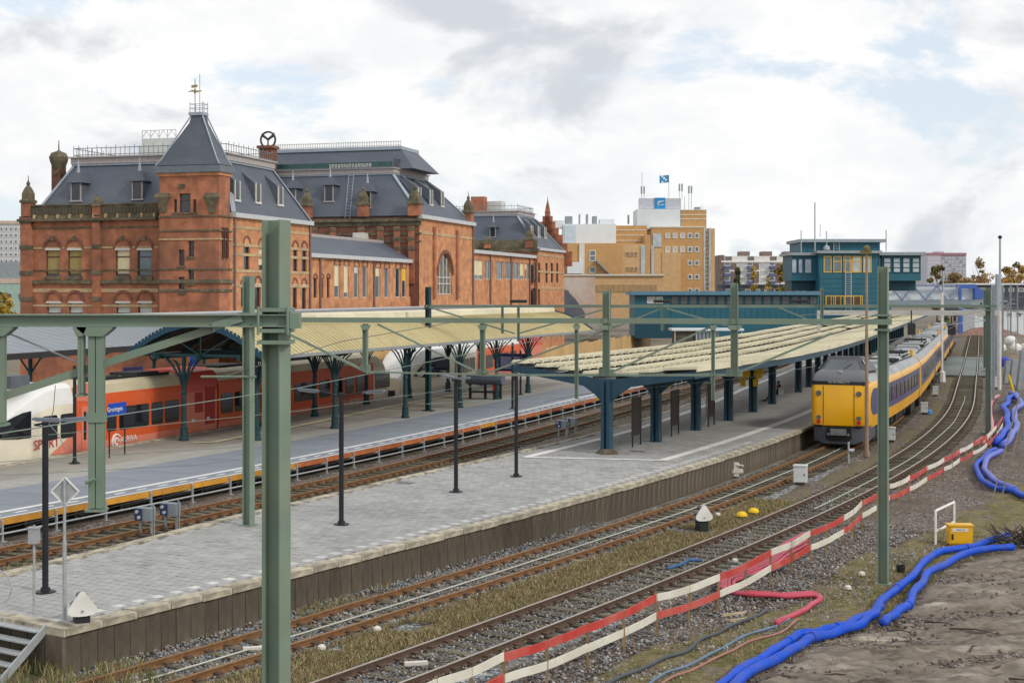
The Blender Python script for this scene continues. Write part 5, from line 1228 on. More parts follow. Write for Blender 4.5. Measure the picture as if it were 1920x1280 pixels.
# the dark mast bolted on the side platform
# ---- butterfly canopy on the island platform
c2 = thing('butterfly_canopy', 'long butterfly roof of cream sheets with open gaps on blue steel posts', 'canopy', G(1138, 850, PZ))
cs0, cd0 = L1.near(*G(1138, 850, PZ)[:2])
_cp = [L1.near(*G(x, y, PZ)[:2]) for x, y in ((1138, 850), (1230, 828), (1305, 806), (1366, 788), (1412, 772), (1448, 757), (1497, 735))]
def cdo(s): return float(np.interp(s, [a for a, b in _cp], [b for a, b in _cp]))
cols = [a for a, b in _cp]
while cols[-1] < S_P1 - 8: cols.append(cols[-1] + 6.0)
def czz(x): return 4.30 + .115 * abs(x)                  # roof surface height above the rail at offset x from the post row
for i, s in enumerate(cols):
    p = L1.pt(s, cdo(s), PZ); rz = L1.rz(s); q = MB(); ca, sa_ = math.cos(rz), math.sin(rz)
    for sg in (-1, 1):
        q.loft([[(p.x + (sg * .14 + dx) * ca - dy * sa_, p.y + (sg * .14 + dx) * sa_ + dy * ca, PZ + z) for dx, dy in ((-w, -.2), (w, -.2), (w, .2), (-w, .2))] for w, z in ((.1, 0), (.075, .5), (.07, 3.2))])
    q.rbox(p, .16, .1, PZ + .05, PZ + 3.2, rz)
    if i == 0: q.loft([[(p.x + r * math.cos(t), p.y + r * math.sin(t), PZ + z) for t in [k * math.pi / 5 for k in range(10)]] for r, z in ((.5, 0), (.45, .08), (.3, .22))], mi=1)
    q.build('column', [m_blue2, m_panel], c2, world=True)
    q = MB(); rg = []
    for x in (-4.6, -3.2, -2.0, -1.1, -.55, -.2, .2, .55, 1.1, 2.0, 3.0, 4.0):
        dep = .28 + .75 * max(0, 1 - abs(x) / 1.15) ** 1.5 + .18 * max(0, 1 - abs(x) / 4.6); zt = czz(x) - .1
        if abs(x) < .4: zt = 4.22
        rg.append([L1.pt(s - .09, cdo(s) + x, zt), L1.pt(s + .09, cdo(s) + x, zt), L1.pt(s + .09, cdo(s) + x, zt - dep), L1.pt(s - .09, cdo(s) + x, zt - dep)])
    q.loft(rg); q.build('arm', m_blue2, c2, world=True)
    if i == len(cols) - 1: continue
    e = cols[i + 1]
    for x in (-4.62, 4.02, -2.3, 2.0):
        dep = .32 if abs(x) > 3 else .2; q = MB(); q.loft([[L1.pt(u, cdo(u) + x + dx, czz(x) + dz) for dx, dz in ((-.06, -.1 - dep), (.06, -.1 - dep), (.06, -.1), (-.06, -.1))] for u in (s, (s + e) / 2, e)]); q.build('edge_beam', m_blue2, c2, world=True)
    strips = [(-4.75, -4.1), (-3.55, -2.92), (-2.38, -1.75), (-1.2, -.55), (.35, .9), (1.45, 2.0), (2.6, 4.15)]
    for k, (x0, x1) in enumerate(strips):
        if i > 9 and k in (1, 3) and i % 4 == 1: continue       # sheets already taken off
        u0_, u1_ = s + .015, e - .015; j0 = random.uniform(-.02, .02); lift = .09 if x0 < 0 else .06
        q = MB(); us = (u0_, (u0_ + u1_) / 2, u1_)
        xm_ = (x0 + x1) / 2; zo = lambda x: czz(xm_) + j0 + .10 + (x - xm_) * (-.03 if x0 < 0 else .05)
        q.loft([[L1.pt(u, cdo(u) + x0, zo(x0)), L1.pt(u, cdo(u) + x1, zo(x1)), L1.pt(u, cdo(u) + x1, zo(x1) - .07), L1.pt(u, cdo(u) + x0, zo(x0) - .07)] for u in us])
        nr = 12 if i < 12 else 6
        for r in range(nr):
            u = u0_ + (u1_ - u0_) * (r + .5) / nr; A, Bq = L1.pt(u, cdo(u) + x0 - .02, zo(x0) + .03), L1.pt(u, cdo(u) + x1 + .02, zo(x1) + .03); q.bar(A, Bq, .16, .05)
            e0, e1 = (x1 - .06, x1 + .16) if x0 < 0 else (x0 - .16, x0 + .06)
            if r % 2: q.bar(L1.pt(u, cdo(u) + e0, zo(x1 if x0 < 0 else x0) - .03), L1.pt(u, cdo(u) + e1, zo(x1 if x0 < 0 else x0) - .03), .16, .12)
        q.build('roof_sheet', m_sheetc, c2, world=True)
        if k < len(strips) - 1: g0, g1 = x1, strips[k + 1][0]; q = MB(); q.loft([[L1.pt(u, cdo(u) + g_, czz((g0 + g1) / 2) + zz_) for g_, zz_ in ((g0 - .05, -.1), (g1 + .05, -.1), (g1 + .05, -.07), (g0 - .05, -.07))] for u in us]); q.build('gap_shade_sheet', m_gapshade, c2, world=True)  # dark sheet laid in the open gap, in place of the shaded interior
        xe_ = x1 - .1 if x0 < 0 else x0 + .1; q = MB(); q.loft([[L1.pt(u, cdo(u) + xe_ + dx, zo(xe_) - dz) for dx, dz in ((-.04, .08), (.04, .08), (.04, .26), (-.04, .26))] for u in us]); q.build('purlin', m_black, c2, world=True)  # black backing board under each sheet, added to keep the gap dark
        if k == len(strips) - 1: q = MB(); q.loft([[L1.pt(u, cdo(u) + x1 + dx, zo(x1) + dz) for dx, dz in ((0, -.17), (.05, -.17), (.05, .06), (0, .06))] for u in us]); q.build('fascia', m_sheetc, c2, world=True)
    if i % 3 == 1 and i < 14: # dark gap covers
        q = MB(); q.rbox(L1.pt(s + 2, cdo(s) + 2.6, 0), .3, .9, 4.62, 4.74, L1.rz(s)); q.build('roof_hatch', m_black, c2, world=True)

# ------------------------------------------------------------------ catenary portals
m_mast = M('mast_green', (.18, .245, .188), .5, var=.1, vs=1.5, dirt=(.23, .225, .155), dirts=1.1, dirta=.5, bump=.08, bs=40)
m_mast2 = M('mast_green_dull', (.15, .20, .16), .55, var=.1, vs=2, dirt=(.20, .235, .19), dirts=.6, dirta=.5)
def hsec(w, d, t=.018, tw=.014):
    return [(-w / 2, -d / 2), (-w / 2 + t, -d / 2), (-w / 2 + t, -tw / 2), (w / 2 - t, -tw / 2), (w / 2 - t, -d / 2), (w / 2, -d / 2), (w / 2, d / 2), (w / 2 - t, d / 2), (w / 2 - t, tw / 2), (-w / 2 + t, tw / 2), (-w / 2 + t, d / 2), (-w / 2, d / 2)]
def hmast(q, x, y, z0, z1, rz, w=.27, d=.27, t=.02):
    ca, sa_ = math.cos(rz), math.sin(rz); P_ = [(x + a * ca - b * sa_, y + a * sa_ + b * ca) for a, b in hsec(w, d, t)]
    q.loft([[(a, b, z0) for a, b in P_], [(a, b, z1) for a, b in P_]])
def collar(q, x, y, z, rz, w=.4):
    q.rbox((x, y), w, w, z - .03, z + .03, rz); q.rbox((x, y), w * .9, w * .9, z - .16, z - .12, rz)
RZM = -R(22.6)
def portal(label, cat_loc): return thing('catenary_portal', label, 'catenary portal', cat_loc)
# nearest portal, its beam crosses the left third of the picture
Yp = 18.6; k = Yp / F
A = P(518, 600, Yp); po = portal('near green catenary portal whose thick mast stands closest, beam running off to the left', (A.x, Yp, 0))
q = MB(); hmast(q, A.x, Yp, -.1, HC + 137 * k, RZM); q.rbox((A.x, Yp), .5, .5, -.1, .03, RZM); q.build('mast', m_mast, po, world=True)
zb0, zb1 = HC - 62 * k, HC - 39 * k; bl = P(-420, 600, Yp)
q = MB(); xr_ = P(566, 600, Yp).x
for z0, z1, w in ((zb0, zb0 + .014, .2), (zb1 - .014, zb1, .2), (zb0, zb1, .02)): q.box(bl.x, xr_, Yp - .16 - w / 2, Yp - .16 + w / 2, z0, z1)
q.box(xr_ - .12, xr_ + .004, Yp - .27, Yp - .05, zb0 - .02, zb1 + .02); q.build('beam', m_mast, po, world=True)
q = MB(); q.box(bl.x, xr_ - .14, Yp + .16, Yp + .34, zb0 + .001, zb1 - .001); q.build('beam', m_mast2, po, world=True)
q = MB()
for z in (zb0 - .05, zb0 - .2, zb1 + .06): q.rbox((A.x, Yp), .42, .5, z - .025, z + .025, 0)
for dx in (-.19, .19): q.tube([(A.x + dx, Yp - .26, zb0 - .1), (A.x + dx, Yp - .26, zb1 + .1)], .02, 6)
q.build('clamp', m_mast, po, world=True)
def drop(px, ybot, w, name='drop_post', dd=.12):
    p = P(px, 600, Yp); zb = HC - (ybot - HY) * k; q = MB()
    for dx in (-w * .25, w * .25): q.box(p.x + dx - w * .22, p.x + dx + w * .22, Yp - .16 - dd / 2, Yp - .16 + dd / 2, zb, zb0 - .005)
    q.box(p.x - w * .5, p.x + w * .5, Yp - .14, Yp - .11, zb - .01, zb0); q.box(p.x - w * .62, p.x + w * .62, Yp - .28, Yp - .04, zb - .04, zb - .01)
    q.loft([[(p.x - a, Yp - .26, z), (p.x + a, Yp - .26, z), (p.x + a, Yp - .06, z), (p.x - a, Yp - .06, z)] for a, z in ((w * .55, zb0 - .12), (w * 1.15, zb0 - .02), (w * 1.15, zb0 - .003))])
    n_ = max(1, int((zb0 - zb) / .8))
    for i in range(1, n_): z = zb + (zb0 - zb) * i / n_; q.box(p.x - w * .56, p.x + w * .56, Yp - .24, Yp - .08, z - .06, z + .06)
    return q.build(name, m_mast, po, world=True)
drop(188, 948, .2); drop(4, 790, .2); drop(160, 735, .075)
q = MB(); q.bar(P(-10, 748, Yp - .1), P(398, 616, Yp - .1), .05, .1); q.build('brace', m_mast, po, world=True)
q = MB(); q.bar(P(150, 700, Yp + .1), P(402, 620, Yp + .1), .025, .04); q.tube([P(10, 622, Yp), P(155, 683, Yp)], .012, 5); q.build('brace', m_galv, po, world=True)
q = MB(); q.bar(P(400, 612, Yp - .16), P(455, 596, Yp - .16), .12, .1); q.tube([P(160, 905, Yp - .3), P(178, 897, Yp - .3)], .03, 6); q.build('bracket', m_mast, po, world=True)

# second portal
B0 = G(466, 985, PZ); B1 = G(1656, 1095, 0)
def on2(px, y=None, off=0.0):
    kx = (px - 960) / F; m_ = (B1.y - B0.y) / (B1.x - B0.x); Y = (B0.y - m_ * B0.x) / (1 - m_ * kx) + off
    return Vector((kx * Y, Y, HC - ((y if y is not None else 600) - HY) * Y / F))
p2 = portal('green catenary portal whose right mast stands between the barrier and the blue hoses', (B1.x, B1.y, 0))
for Bq, yt in ((B0, 517), (B1, 500)):
    q = MB(); hmast(q, Bq.x, Bq.y, Bq.z - .1, HC - (yt - HY) * Bq.y / F, RZM); q.rbox((Bq.x, Bq.y), .42, .42, Bq.z - .1, Bq.z + .04, RZM)
    for z in (7.0, 7.4): q.rbox((Bq.x, Bq.y), .42, .42, z - .03, z + .03, RZM)
    q.build('mast', m_mast, p2, world=True)
ang2 = math.atan2(B1.y - B0.y, B1.x - B0.x)
q = MB(); q.bar(on2(452, 599, -.2), on2(1672, 603.5, -.2), .18, .15); q.build('beam', m_mast, p2, world=True)
q = MB(); q.bar(on2(470, 599.5, .2), on2(1650, 603, .2), .16, .13); q.build('beam', m_mast2, p2, world=True)
for px, yt, yb_, w in ((685, 607, 693, .14), (905, 607, 702, .14), (1081, 607, 747, .1), (1137, 545, 702, .2), (1337, 607, 750, .1), (1377, 531, 703, .2)):
    a, c = on2(px, yt, -.22), on2(px, yb_, -.22); q = MB(); hmast(q, a.x, a.y, c.z, a.z, ang2, w, w, .014)
    q.loft([[(a.x - r, a.y - .1, z), (a.x + r, a.y - .1, z), (a.x + r, a.y + .1, z), (a.x - r, a.y + .1, z)] for r, z in ((w * .6, on2(px, 618).z), (w * 1.1, on2(px, 609).z))])
    if w != .1: q.rbox((c.x, c.y), w * 2.2, .05, c.z - .04, c.z + .16, ang2)
    q.build('drop_post', m_mast, p2, world=True)
for a, c, w in (((545, 628), (690, 698), .07), ((708, 608), (905, 702), .05), ((905, 702), (690, 697), .05), ((905, 703), (1137, 703), .06), ((1137, 703), (1377, 703), .06), ((1142, 700), (1338, 610), .06), ((1380, 700), (1560, 625), .06), ((1160, 610), (905, 702), .05), ((1338, 700), (1290, 703), .05)):
    q = MB(); q.bar(on2(*a, -.22), on2(*c, -.22), w, w); q.build('brace', m_mast, p2, world=True)
q = MB(); s_ = on2(466, 705); q.tube([on2(377, 706, -.1), on2(480, 706, -.1)], .035, 7); q.build('cantilever', m_mast, p2, world=True)
# cross-track registration wires held by this portal (teal insulators and rods)
for a, c in (((402, 672), (915, 655)), ):
    pass
# third portal, further off
C0 = G(803, 770, DZ); C1 = G(1853, 812, 0)
p3 = portal('thin far green catenary portal crossing in front of the teal signal box', (C1.x, C1.y, 0))
def on3(px, y, off=0.0):
    kx = (px - 960) / F; m_ = (C1.y - C0.y) / (C1.x - C0.x); Y = (C0.y - m_ * C0.x) / (1 - m_ * kx) + off
    return Vector((kx * Y, Y, HC - (y - HY) * Y / F))
for Bq, yt in ((C0, 538), (C1, 540)):
    q = MB(); hmast(q, Bq.x, Bq.y, Bq.z - .1, HC - (yt - HY) * Bq.y / F, RZM, .29, .29); q.rbox((Bq.x, Bq.y), .7, .5, Bq.z, Bq.z + .06, RZM); q.rbox((Bq.x, Bq.y), .45, .45, 7.0, 7.08, RZM); q.build('mast', m_mast2 if Bq is C1 else m_colteal, p3, world=True)
q = MB(); q.bar(on3(796, 574), on3(1868, 574), .2, .17); q.build('beam', m_mast2, p3, world=True)
for px, yt, yb_ in ((942, 574, 625), (972, 574, 640), (1143, 543, 620), (1376, 530, 615), (1541, 540, 610), (1242, 574, 620)):
    a, c = on3(px, yt, -.2), on3(px, yb_, -.2); q = MB(); hmast(q, a.x, a.y, c.z, a.z, 0, .17, .17, .02); q.build('drop_post', m_mast2, p3, world=True)
for a, c in (((805, 576), (965, 625)), ((972, 625), (1140, 578)), ((1150, 615), (1240, 578)), ((1460, 576), (1530, 605)), ((1250, 578), (1370, 612))):
    q = MB(); q.bar(on3(*a, -.2), on3(*c, -.2), .09); q.build('brace', m_mast2, p3, world=True)
# pulley stacks on the beam (dark bundles)
for px in (972, 1242, 1250 + 250):
    q = MB(); a = on3(px, 566)
    for j in range(6): q.lathe(a + Vector(((j - 2.5) * .17, 0, 0)), [(.05, -.06), (.12, -.02), (.12, .08), (.05, .14)], 7)
    q.build('insulator_row', m_black, p3, world=True)
# white tube gantry far away
gD0, gD1 = P(1535, 586, 128), P(1874, 587, 118)
pg = thing('signal_gantry', 'pale white tubular gantry crossing the tracks just in front of the blue footbridge', 'gantry', (gD1.x, gD1.y, 0))
q = MB(); q.bar(gD0, gD1, .35, .42); q.build('beam', m_framew, pg, world=True)
for p in (gD0, gD1): q = MB(); q.tube([(p.x, p.y, 0), (p.x, p.y, p.z + .2)], .16, 8); q.build('leg', m_framew, pg, world=True)
for px in (1707, 1782):
    p = P(px, 586, 122); q = MB(); q.tube([(p.x, p.y - .3, p.z + .2), (p.x, p.y - .3, p.z - 1.4)], .06, 6); q.box(p.x - .3, p.x + .3, p.y - .5, p.y - .2, p.z - 1.9, p.z - .9); q.build('signal_head', m_black, pg, world=True)

# ------------------------------------------------------------------ overhead wires
m_wire = M('copper_wire', (.20, .27, .22), .5, .2, var=.1); m_wired = M('steel_wire', (.18, .19, .18), .5, .2)
def wire(label, pts, r=.011, mat=None, sag=0.0, drops=None):
    t = thing('overhead_wire', label, 'overhead wire', pts[0]); q = MB(); out = []
    for i in range(len(pts) - 1):
        a, c = Vector(pts[i]), Vector(pts[i + 1])
        for j in range(9 if i == len(pts) - 2 else 8): u = j / 8; v = a.lerp(c, u); v.z -= sag * 4 * u * (1 - u); out.append(v)
    q.tube(out, r, 5); q.build('wire', mat or m_wire, t, world=True); return t, out
wire('contact wire slanting from the lower left edge up past the lamp with two arms', [P(-60, 822, 26), P(310, 764, 37), P(560, 727, 46), P(915, 656, 66), P(1180, 605, 96)], .014)
wire('contact wire over the deck track passing just above the platform clock', [P(-40, 868, 42), P(440, 838, 52), P(900, 790, 71), P(1230, 722, 92)], .012)
wire('wire above the white train nose running to the deck edge', [P(-40, 826, 43), P(250, 801, 50), P(560, 770, 58), P(900, 722, 72)], .011)
wire('low wire ending on the right lamp of the front platform', [P(-40, 893, 40), P(360, 872, 46), P(640, 835, 52), P(1060, 745, 66), P(1240, 716, 82)], .010)
wire('wire crossing the canopy opening below the butterfly roof tip', [P(800, 757, 60), P(1060, 742, 62), P(1400, 708, 72), P(1530, 686, 82)], .013)
wire('thin stay above the curved roof hanging from the near portal', [P(420, 705, 43), P(640, 640, 44), P(860, 602, 44)], .012, m_wired)
wire('long catenary cable crossing over the butterfly roof sheets', [P(905, 697, 41), P(1010, 703, 45), P(1240, 698, 52)], .012, m_wired)
for i, (d, z, lab) in enumerate(((T2C, 5.9, 'contact wire running above the yellow train and its track'), (T1C, 5.9, 'contact wire running above the outer curving track'), (T2C, 7.0, 'carrying cable high above the yellow train'))):
    a = L1.atpx(1500, d) if i != 1 else L1.atpx(1660, d)
    wire(lab, [L1.pt(s, d, z) for s in L1.range(a, L1.L - 120, 25)], .012, m_wired)
t_, out_ = wire('bent loop of spare wire dangling before the white train nose', [P(104, 722, 26), P(100, 770, 26), P(92, 795, 26), P(110, 815, 26), P(124, 845, 26)], .008, m_wired)
for i, (px0, py0, px1, py1) in enumerate(((1848, 985, 1925, 690), (1864, 985, 1930, 735))):
    a = G(px0, py0, 0); c = P(px1, py1, a.y * .9); wire('pale guy cable slanting up to the right edge, ' + ('left' if i == 0 else 'right') + ' of the pair', [a, c], .022, M('guy_cable', (.5, .46, .38), .6))

# ------------------------------------------------------------------ platform lamps
m_post = M('lamp_post_black', (.012, .014, .02), .45, var=.15)
m_lum = M('luminaire_grey', (.10, .12, .15), .4)
def lamp(loc, rz, label, h=4.0, arms=((1, 1.4), (-1, 1.4))):
    t = thing('platform_lamp', label, 'lamp post', loc, rz, 'black lamp posts on the platforms')
    q = MB(); q.tube([(0, 0, 0), (0, 0, h)], .075, 10); q.lathe((0, 0, 0), [(.24, 0), (.24, .03), (.12, .05), (.11, .12)], 10); q.build('post', m_post, t)
    for sg, ln in arms:
        q = MB(); q.tube([(0, 0, h - .12), (sg * .25, 0, h - .07), (sg * (ln - .7), 0, h + .04)], .03, 6); a = q.build('arm', m_post, t)
        q = MB(); q.loft([[(sg * x, -w, z), (sg * x, w, z), (sg * x, w * .8, z + th), (sg * x, -w * .8, z + th)] for x, w, z, th in ((ln - .75, .05, h, .04), (ln - .6, .11, h + .01, .07), (ln - .05, .11, h + .05, .06), (ln, .06, h + .06, .03))]); o = q.build('luminaire', m_lum, t)
        q = MB(); q.loft([[(sg * x, -.08, z - .025), (sg * x, .08, z - .025), (sg * x, .08, z), (sg * x, -.08, z)] for x, z in ((ln - .6, h + .01), (ln - .08, h + .05))]); q.build('lamp_lens', m_lamp, o)
    return t
for px, py, lab, arms, rz in ((85, 1110, 'black lamp post nearest the platform end, beside the diamond sign', ((1, 1.05), (-1, .3)), .25), (640, 983, 'black two armed lamp post in the middle of the bare paving', ((1, 1.45), (-1, 1.45)), -.3),
                              (855, 922, 'black lamp post between the two armed lamp and the butterfly roof', ((1, .9), (-1, .9)), -1.0), (968, 893, 'black lamp post under the left tip of the butterfly roof', (), 0)):
    p = G(px, py, PZ); lamp(p, rz, lab, 4.02, arms)
for px, py, lab in ((961, 767, 'thin black post on the grey deck behind the left tip of the butterfly roof'), (140, 868, 'black post in front of the white and orange train nose'), (976, 740, 'thin black post beside the last iron column of the curved roof')):
    p = G(px, py, DZ); lamp(p, 0, lab, 4.2 if px != 976 else 3.2, ())

# ------------------------------------------------------------------ signs, boards and lineside boxes
def post_board(label, a, c, zb, zt, mat, name='notice_board', cat='notice board', group=None, z0=PZ):
    m_ = (a + c) / 2; t = thing(name, label, cat, (m_.x, m_.y, z0), 0, group); t_ = (c - a).normalized(); nn = Vector((t_.y, -t_.x, 0)) * .03
    for e in (a, c):
        q = MB(); q.tube([Vector((e.x, e.y, z0)), Vector((e.x, e.y, zt - .02))], .035, 7); q.build('leg', m_post, t, world=True)
    q = MB(); A, Bq = Vector((a.x, a.y, 0)) - t_ * .08, Vector((c.x, c.y, 0)) + t_ * .08
    q.hexa([A - nn + Vector((0, 0, zb)), Bq - nn + Vector((0, 0, zb)), Bq + nn + Vector((0, 0, zb)), A + nn + Vector((0, 0, zb)), A - nn + Vector((0, 0, zt)), Bq - nn + Vector((0, 0, zt)), Bq + nn + Vector((0, 0, zt)), A + nn + Vector((0, 0, zt))])
    q.build('board', mat, t, world=True); return t
m_board = M('board_dark', (.055, .045, .045), .5, var=.1)
for (x0, y0, x1, y1), lab in (((1186, 838, 1201, 833), 'dark notice board nearest the first post of the butterfly roof'), ((1259, 818, 1272, 813), 'dark notice board between the second and third posts of the butterfly roof'), ((1328, 800, 1339, 796), 'dark notice board farthest along, beside the white and blue plate')):
    post_board(lab, G(x0, y0, PZ), G(x1, y1, PZ), 1.45, 3.2, m_board, group='dark notice boards under the butterfly roof')
t = post_board('blue station name sign reading Groningen on two black legs by the orange train', G(205, 858, DZ), G(234, 852, DZ), 2.55, 3.1, m_bluesign, 'station_sign', 'station sign', None, DZ)
a, c = G(205, 858, DZ), G(234, 852, DZ); tt_ = (c - a).normalized(); mid = (a + c) / 2 + Vector((tt_.y, -tt_.x, 0)) * .045 - tt_ * .25; mid.z = 2.83
text('lettering', 'Groningen', m_whitetxt, t, .3, Matrix.Translation(-rootloc(t)) @ face_matrix(mid, tt_, (tt_.y, -tt_.x, 0)))
# small white-blue plate and yellow hanging panels below the roof
p = G(1324, 797, PZ); t = thing('platform_plate', 'white and blue number plate on a pole in front of the third notice board', 'sign', (p.x, p.y, PZ))
q = MB(); q.tube([p, p + Vector((0, 0, 2.3))], .03, 6); q.build('pole', m_galv, t, world=True)
q = MB(); q.box(p.x - .25, p.x + .25, p.y - .05, p.y - .01, PZ + 2.15, PZ + 2.75); q.build('plate', m_framew, t, world=True)
q = MB(); q.box(p.x - .02, p.x + .2, p.y - .07, p.y - .052, PZ + 2.35, PZ + 2.7); q.build('plate_symbol', m_bluesign, t, world=True)
for px, py, lab in ((1398, 700, 'yellow round signal panel hanging left of a blue roof post'), (1422, 700, 'yellow round signal panel hanging right of a blue roof post'), (1249, 715, 'small yellow panel hanging under the roof beside the second post')):
    p = P(px, py, 84 if px > 1300 else 68); t = thing('hanging_sign', lab, 'hanging sign', p)
    q = MB(); q.tube([p + Vector((0, 0, .3)), p + Vector((0, 0, .62))], .03, 5); q.build('hanger', m_black, t, world=True)
    q = MB(); q.lathe(p, [(.05, -.3), (.22, -.26), (.3, 0), (.22, .26), (.05, .3)], 10)
    if px > 1300: q.box(p.x - .3, p.x - .02, p.y - .1, p.y + .1, p.z - .75, p.z - .32)
    q.build('panel', m_blindy, t, world=True)
# diamond sign seen from behind
p = G(121, 1160, PZ); t = thing('diamond_sign', 'grey back of a diamond shaped sign on a pole at the platform end', 'sign', p)
q = MB(); q.tube([p, p + Vector((0, 0, 3.0))], .034, 8); q.tube([p, p + Vector((0, 0, 1.7))], .045, 8); q.build('pole', m_galv, t, world=True)
zc = HC - (921 - HY) * p.y / F; r_ = .3
q = MB(); q.loft([[(p.x + a, y, zc + b) for a, b in ((0, -r_), (r_, 0), (0, r_), (-r_, 0))] for y in (p.y + .04, p.y + .055)]); q.build('plate', m_galv, t, world=True)
q = MB()
for a, b in (((0, -r_), (r_, 0)), ((r_, 0), (0, r_)), ((0, r_), (-r_, 0)), ((-r_, 0), (0, -r_))): q.bar((p.x + a[0], p.y + .03, zc + a[1]), (p.x + b[0], p.y + .03, zc + b[1]), .03)
q.build('plate_rim', m_white, t, world=True)
p = G(64, 1150, PZ); t = thing('pole_box', 'small grey cabinet on a thin pole left of the diamond sign', 'cabinet', p)
q = MB(); q.tube([p, p + Vector((0, 0, 1.95))], .03, 7); q.build('pole', m_galv, t, world=True)
q = MB(); q.box(p.x - .11, p.x + .11, p.y - .08, p.y + .08, PZ + 1.55, PZ + 1.88); q.box(p.x - .13, p.x + .13, p.y - .1, p.y + .1, PZ + 1.88, PZ + 1.91); q.build('box', m_galv, t, world=True)
p = G(30, 1130, PZ) + Vector((-.45, 0, 0)); t = thing('hoop_rail', 'thin steel hoop at the lower left edge of the platform', 'rail', p)
q = MB(); q.tube([p + Vector((.35 * math.cos(a), 0, .0 + .35 + .4 * math.sin(a))) for a in [R(-90 + i * 15) for i in range(13)]], .02, 6); q.build('hoop', m_galv, t, world=True)
def shunt(label, p, ang, s=1.0, tall=False):
    t = thing('shunting_signal', label, 'railway signal', p, ang, 'white shunting signals')
    h = .42 if tall else .22
    q = MB(); q.box(-.16 * s, .2 * s, -.15 * s, .25 * s, 0, h * s); q.build('base', m_black, t)
    outl = [(-.1, 0), (-.27, .02), (-.35, .09), (-.35, .18), (-.26, .32), (-.05, .6), (.05, .6), (.26, .32), (.35, .18), (.35, .09), (.27, .02), (.1, 0)]
    q = MB(); q.loft([[(x * s, y * s, (h - .03 + z) * s) for x, z in outl] for y in (-.22, -.17)]); q.build('shield', m_white, t)
    q = MB()
    for x, z in ((.0, .42), (-.14, .2), (.16, .2)): q.tube([(x * s, -.17 * s, (h + z) * s), (x * s, .22 * s, (h + z) * s)], .1 * s, 9)
    q.build('lamp_housing', M('signal_housing', (.10, .11, .125), .5), t)
    q = MB(); q.tube([(0, -.24 * s, (h + .1) * s), (0, -.2 * s, (h + .1) * s)], .04 * s, 8); q.build('lens', m_galv, t)
shunt('white spade shaped shunting signal on the corner of the platform end', G(152, 1166, PZ), .45, .86)
shunt('white spade shaped shunting signal on a black box in the grass between tracks', G(1316, 994, 0), .35, .88, True)
m_bluebox = M('relay_box_grey', (.25, .28, .31), .5, var=.1); m_bluefront = M('relay_box_blue', (.03, .05, .14), .5)
def relay(label, p, ang=-.35):
    t = thing('relay_box', label, 'relay box', p, ang, 'relay boxes on legs')
    q = MB()
    for x in (-.2, .24): q = MB(); q.box(x - .035, x + .035, -.03, .03, -.05, .5); q.build('leg', m_galv, t)
    q = MB(); q.box(-.3, .3, -.16, .16, .48, .9); q.build('box', m_bluebox, t)
    q = MB(); q.box(-.31, -.02, -.19, -.165, .5, .88); o = q.build('door', m_bluefront, t)
    q = MB()
    for x, z in ((-.12, .6), (-.2, .78)): q.tube([(x, -.24, z), (x, -.19, z)], .055, 8)
    q.build('connector', m_framew, o)
    q = MB(); q.tube([(.34, 0, 0), (.34, 0, .95), (.28, 0, 1.0)], .02, 5); q.build('handle', m_galv, t)
for px, py, lab in ((273, 1002, 'relay box on legs beside the deck track, left one of the near pair'), (320, 992, 'relay box on legs beside the deck track, right one of the near pair'), (1054, 818, 'left relay box of the far pair by the first butterfly roof post'), (1071, 813, 'right relay box of the far pair by the first butterfly roof post')):
    relay(lab, G(px, py, 0))
# steel stairs at the platform end
p = L1.pt(S_P0 - .02, PE - .55, 0); t = thing('metal_stairs', 'galvanised steel steps leading down from the left end of the platform', 'stairs', p, L1.rz(S_P0))
for x in (-.02, -1.5):
    q = MB(); q.bar((x, .05, .93), (x, -1.15, .0), .06, .16); q.build('stringer', m_galv, t)
for i in range(5):
    z = .88 - i * .19; y = -.02 - i * .235; q = MB(); q.box(-1.47, -.05, y - .26, y, z - .03, z); q.build('tread', m_galv, t)
# cabinets, markers, posts between the tracks
m_cab = M('cabinet_white', (.62, .63, .62), .5, var=.06, dirt=(.45, .44, .42), dirts=1.5, dirta=.4)
for px, py, h, w, lab in ((1501, 908, .78, .54, 'white cabinet nearest, standing alone between the two right tracks'), (1671, 828, .75, .42, 'white cabinet close behind the thin brown pole beside the train'), (1733, 776, .72, .44, 'white cabinet with a blue cap lying beside it'), (1754, 742, .7, .42, 'white cabinet farthest along beside the yellow train'), (1866, 728, .95, 1.0, 'wide white box at the foot of the far mast by the barrier')):
    p = G(px, py, 0); t = thing('white_cabinet', lab, 'cabinet', p, -.3, 'white lineside cabinets')
    q = MB(); q.box(-w * .35, w * .35, -.12, .12, -.1, .14); q.build('plinth', m_panel, t)
    q = MB(); q.box(-w / 2, w / 2, -.2, .2, .12, h); q.build('housing', m_cab, t)
    q = MB(); q.box(-w / 2 - .02, w / 2 + .02, -.23, .23, h, h + .05); q.build('lid', m_cab, t)
    q = MB(); q.box(w * .3, w * .36, -.215, -.2, h * .5, h * .62); q.build('handle', m_black, t)
p = G(1742, 776, 0); q = MB(); q.lathe(p, [(.22, 0), (.2, .2), (.1, .3), (.03, .32)], 8); tag(q.build('blue_tub', M('cap_blue', (.04, .2, .4), .5), loc=p), 'small blue plastic tub on the ground beside a white cabinet', 'tub')
for px, py, lab in ((1391, 972, 'left yellow dome marker in the gravel between the tracks'), (1413, 965, 'right yellow dome marker in the gravel between the tracks')):
    p = G(px, py, 0); t = thing('dome_marker', lab, 'ground marker', p); q = MB(); q.lathe(p, [(.1, 0), (.1, .1)], 8); q.build('foot', m_black, t, world=True)
    q = MB(); q.lathe(p, [(.2, .1), (.19, .16), (.12, .24), (.03, .26)], 12); q.build('dome', m_blindy, t, world=True)
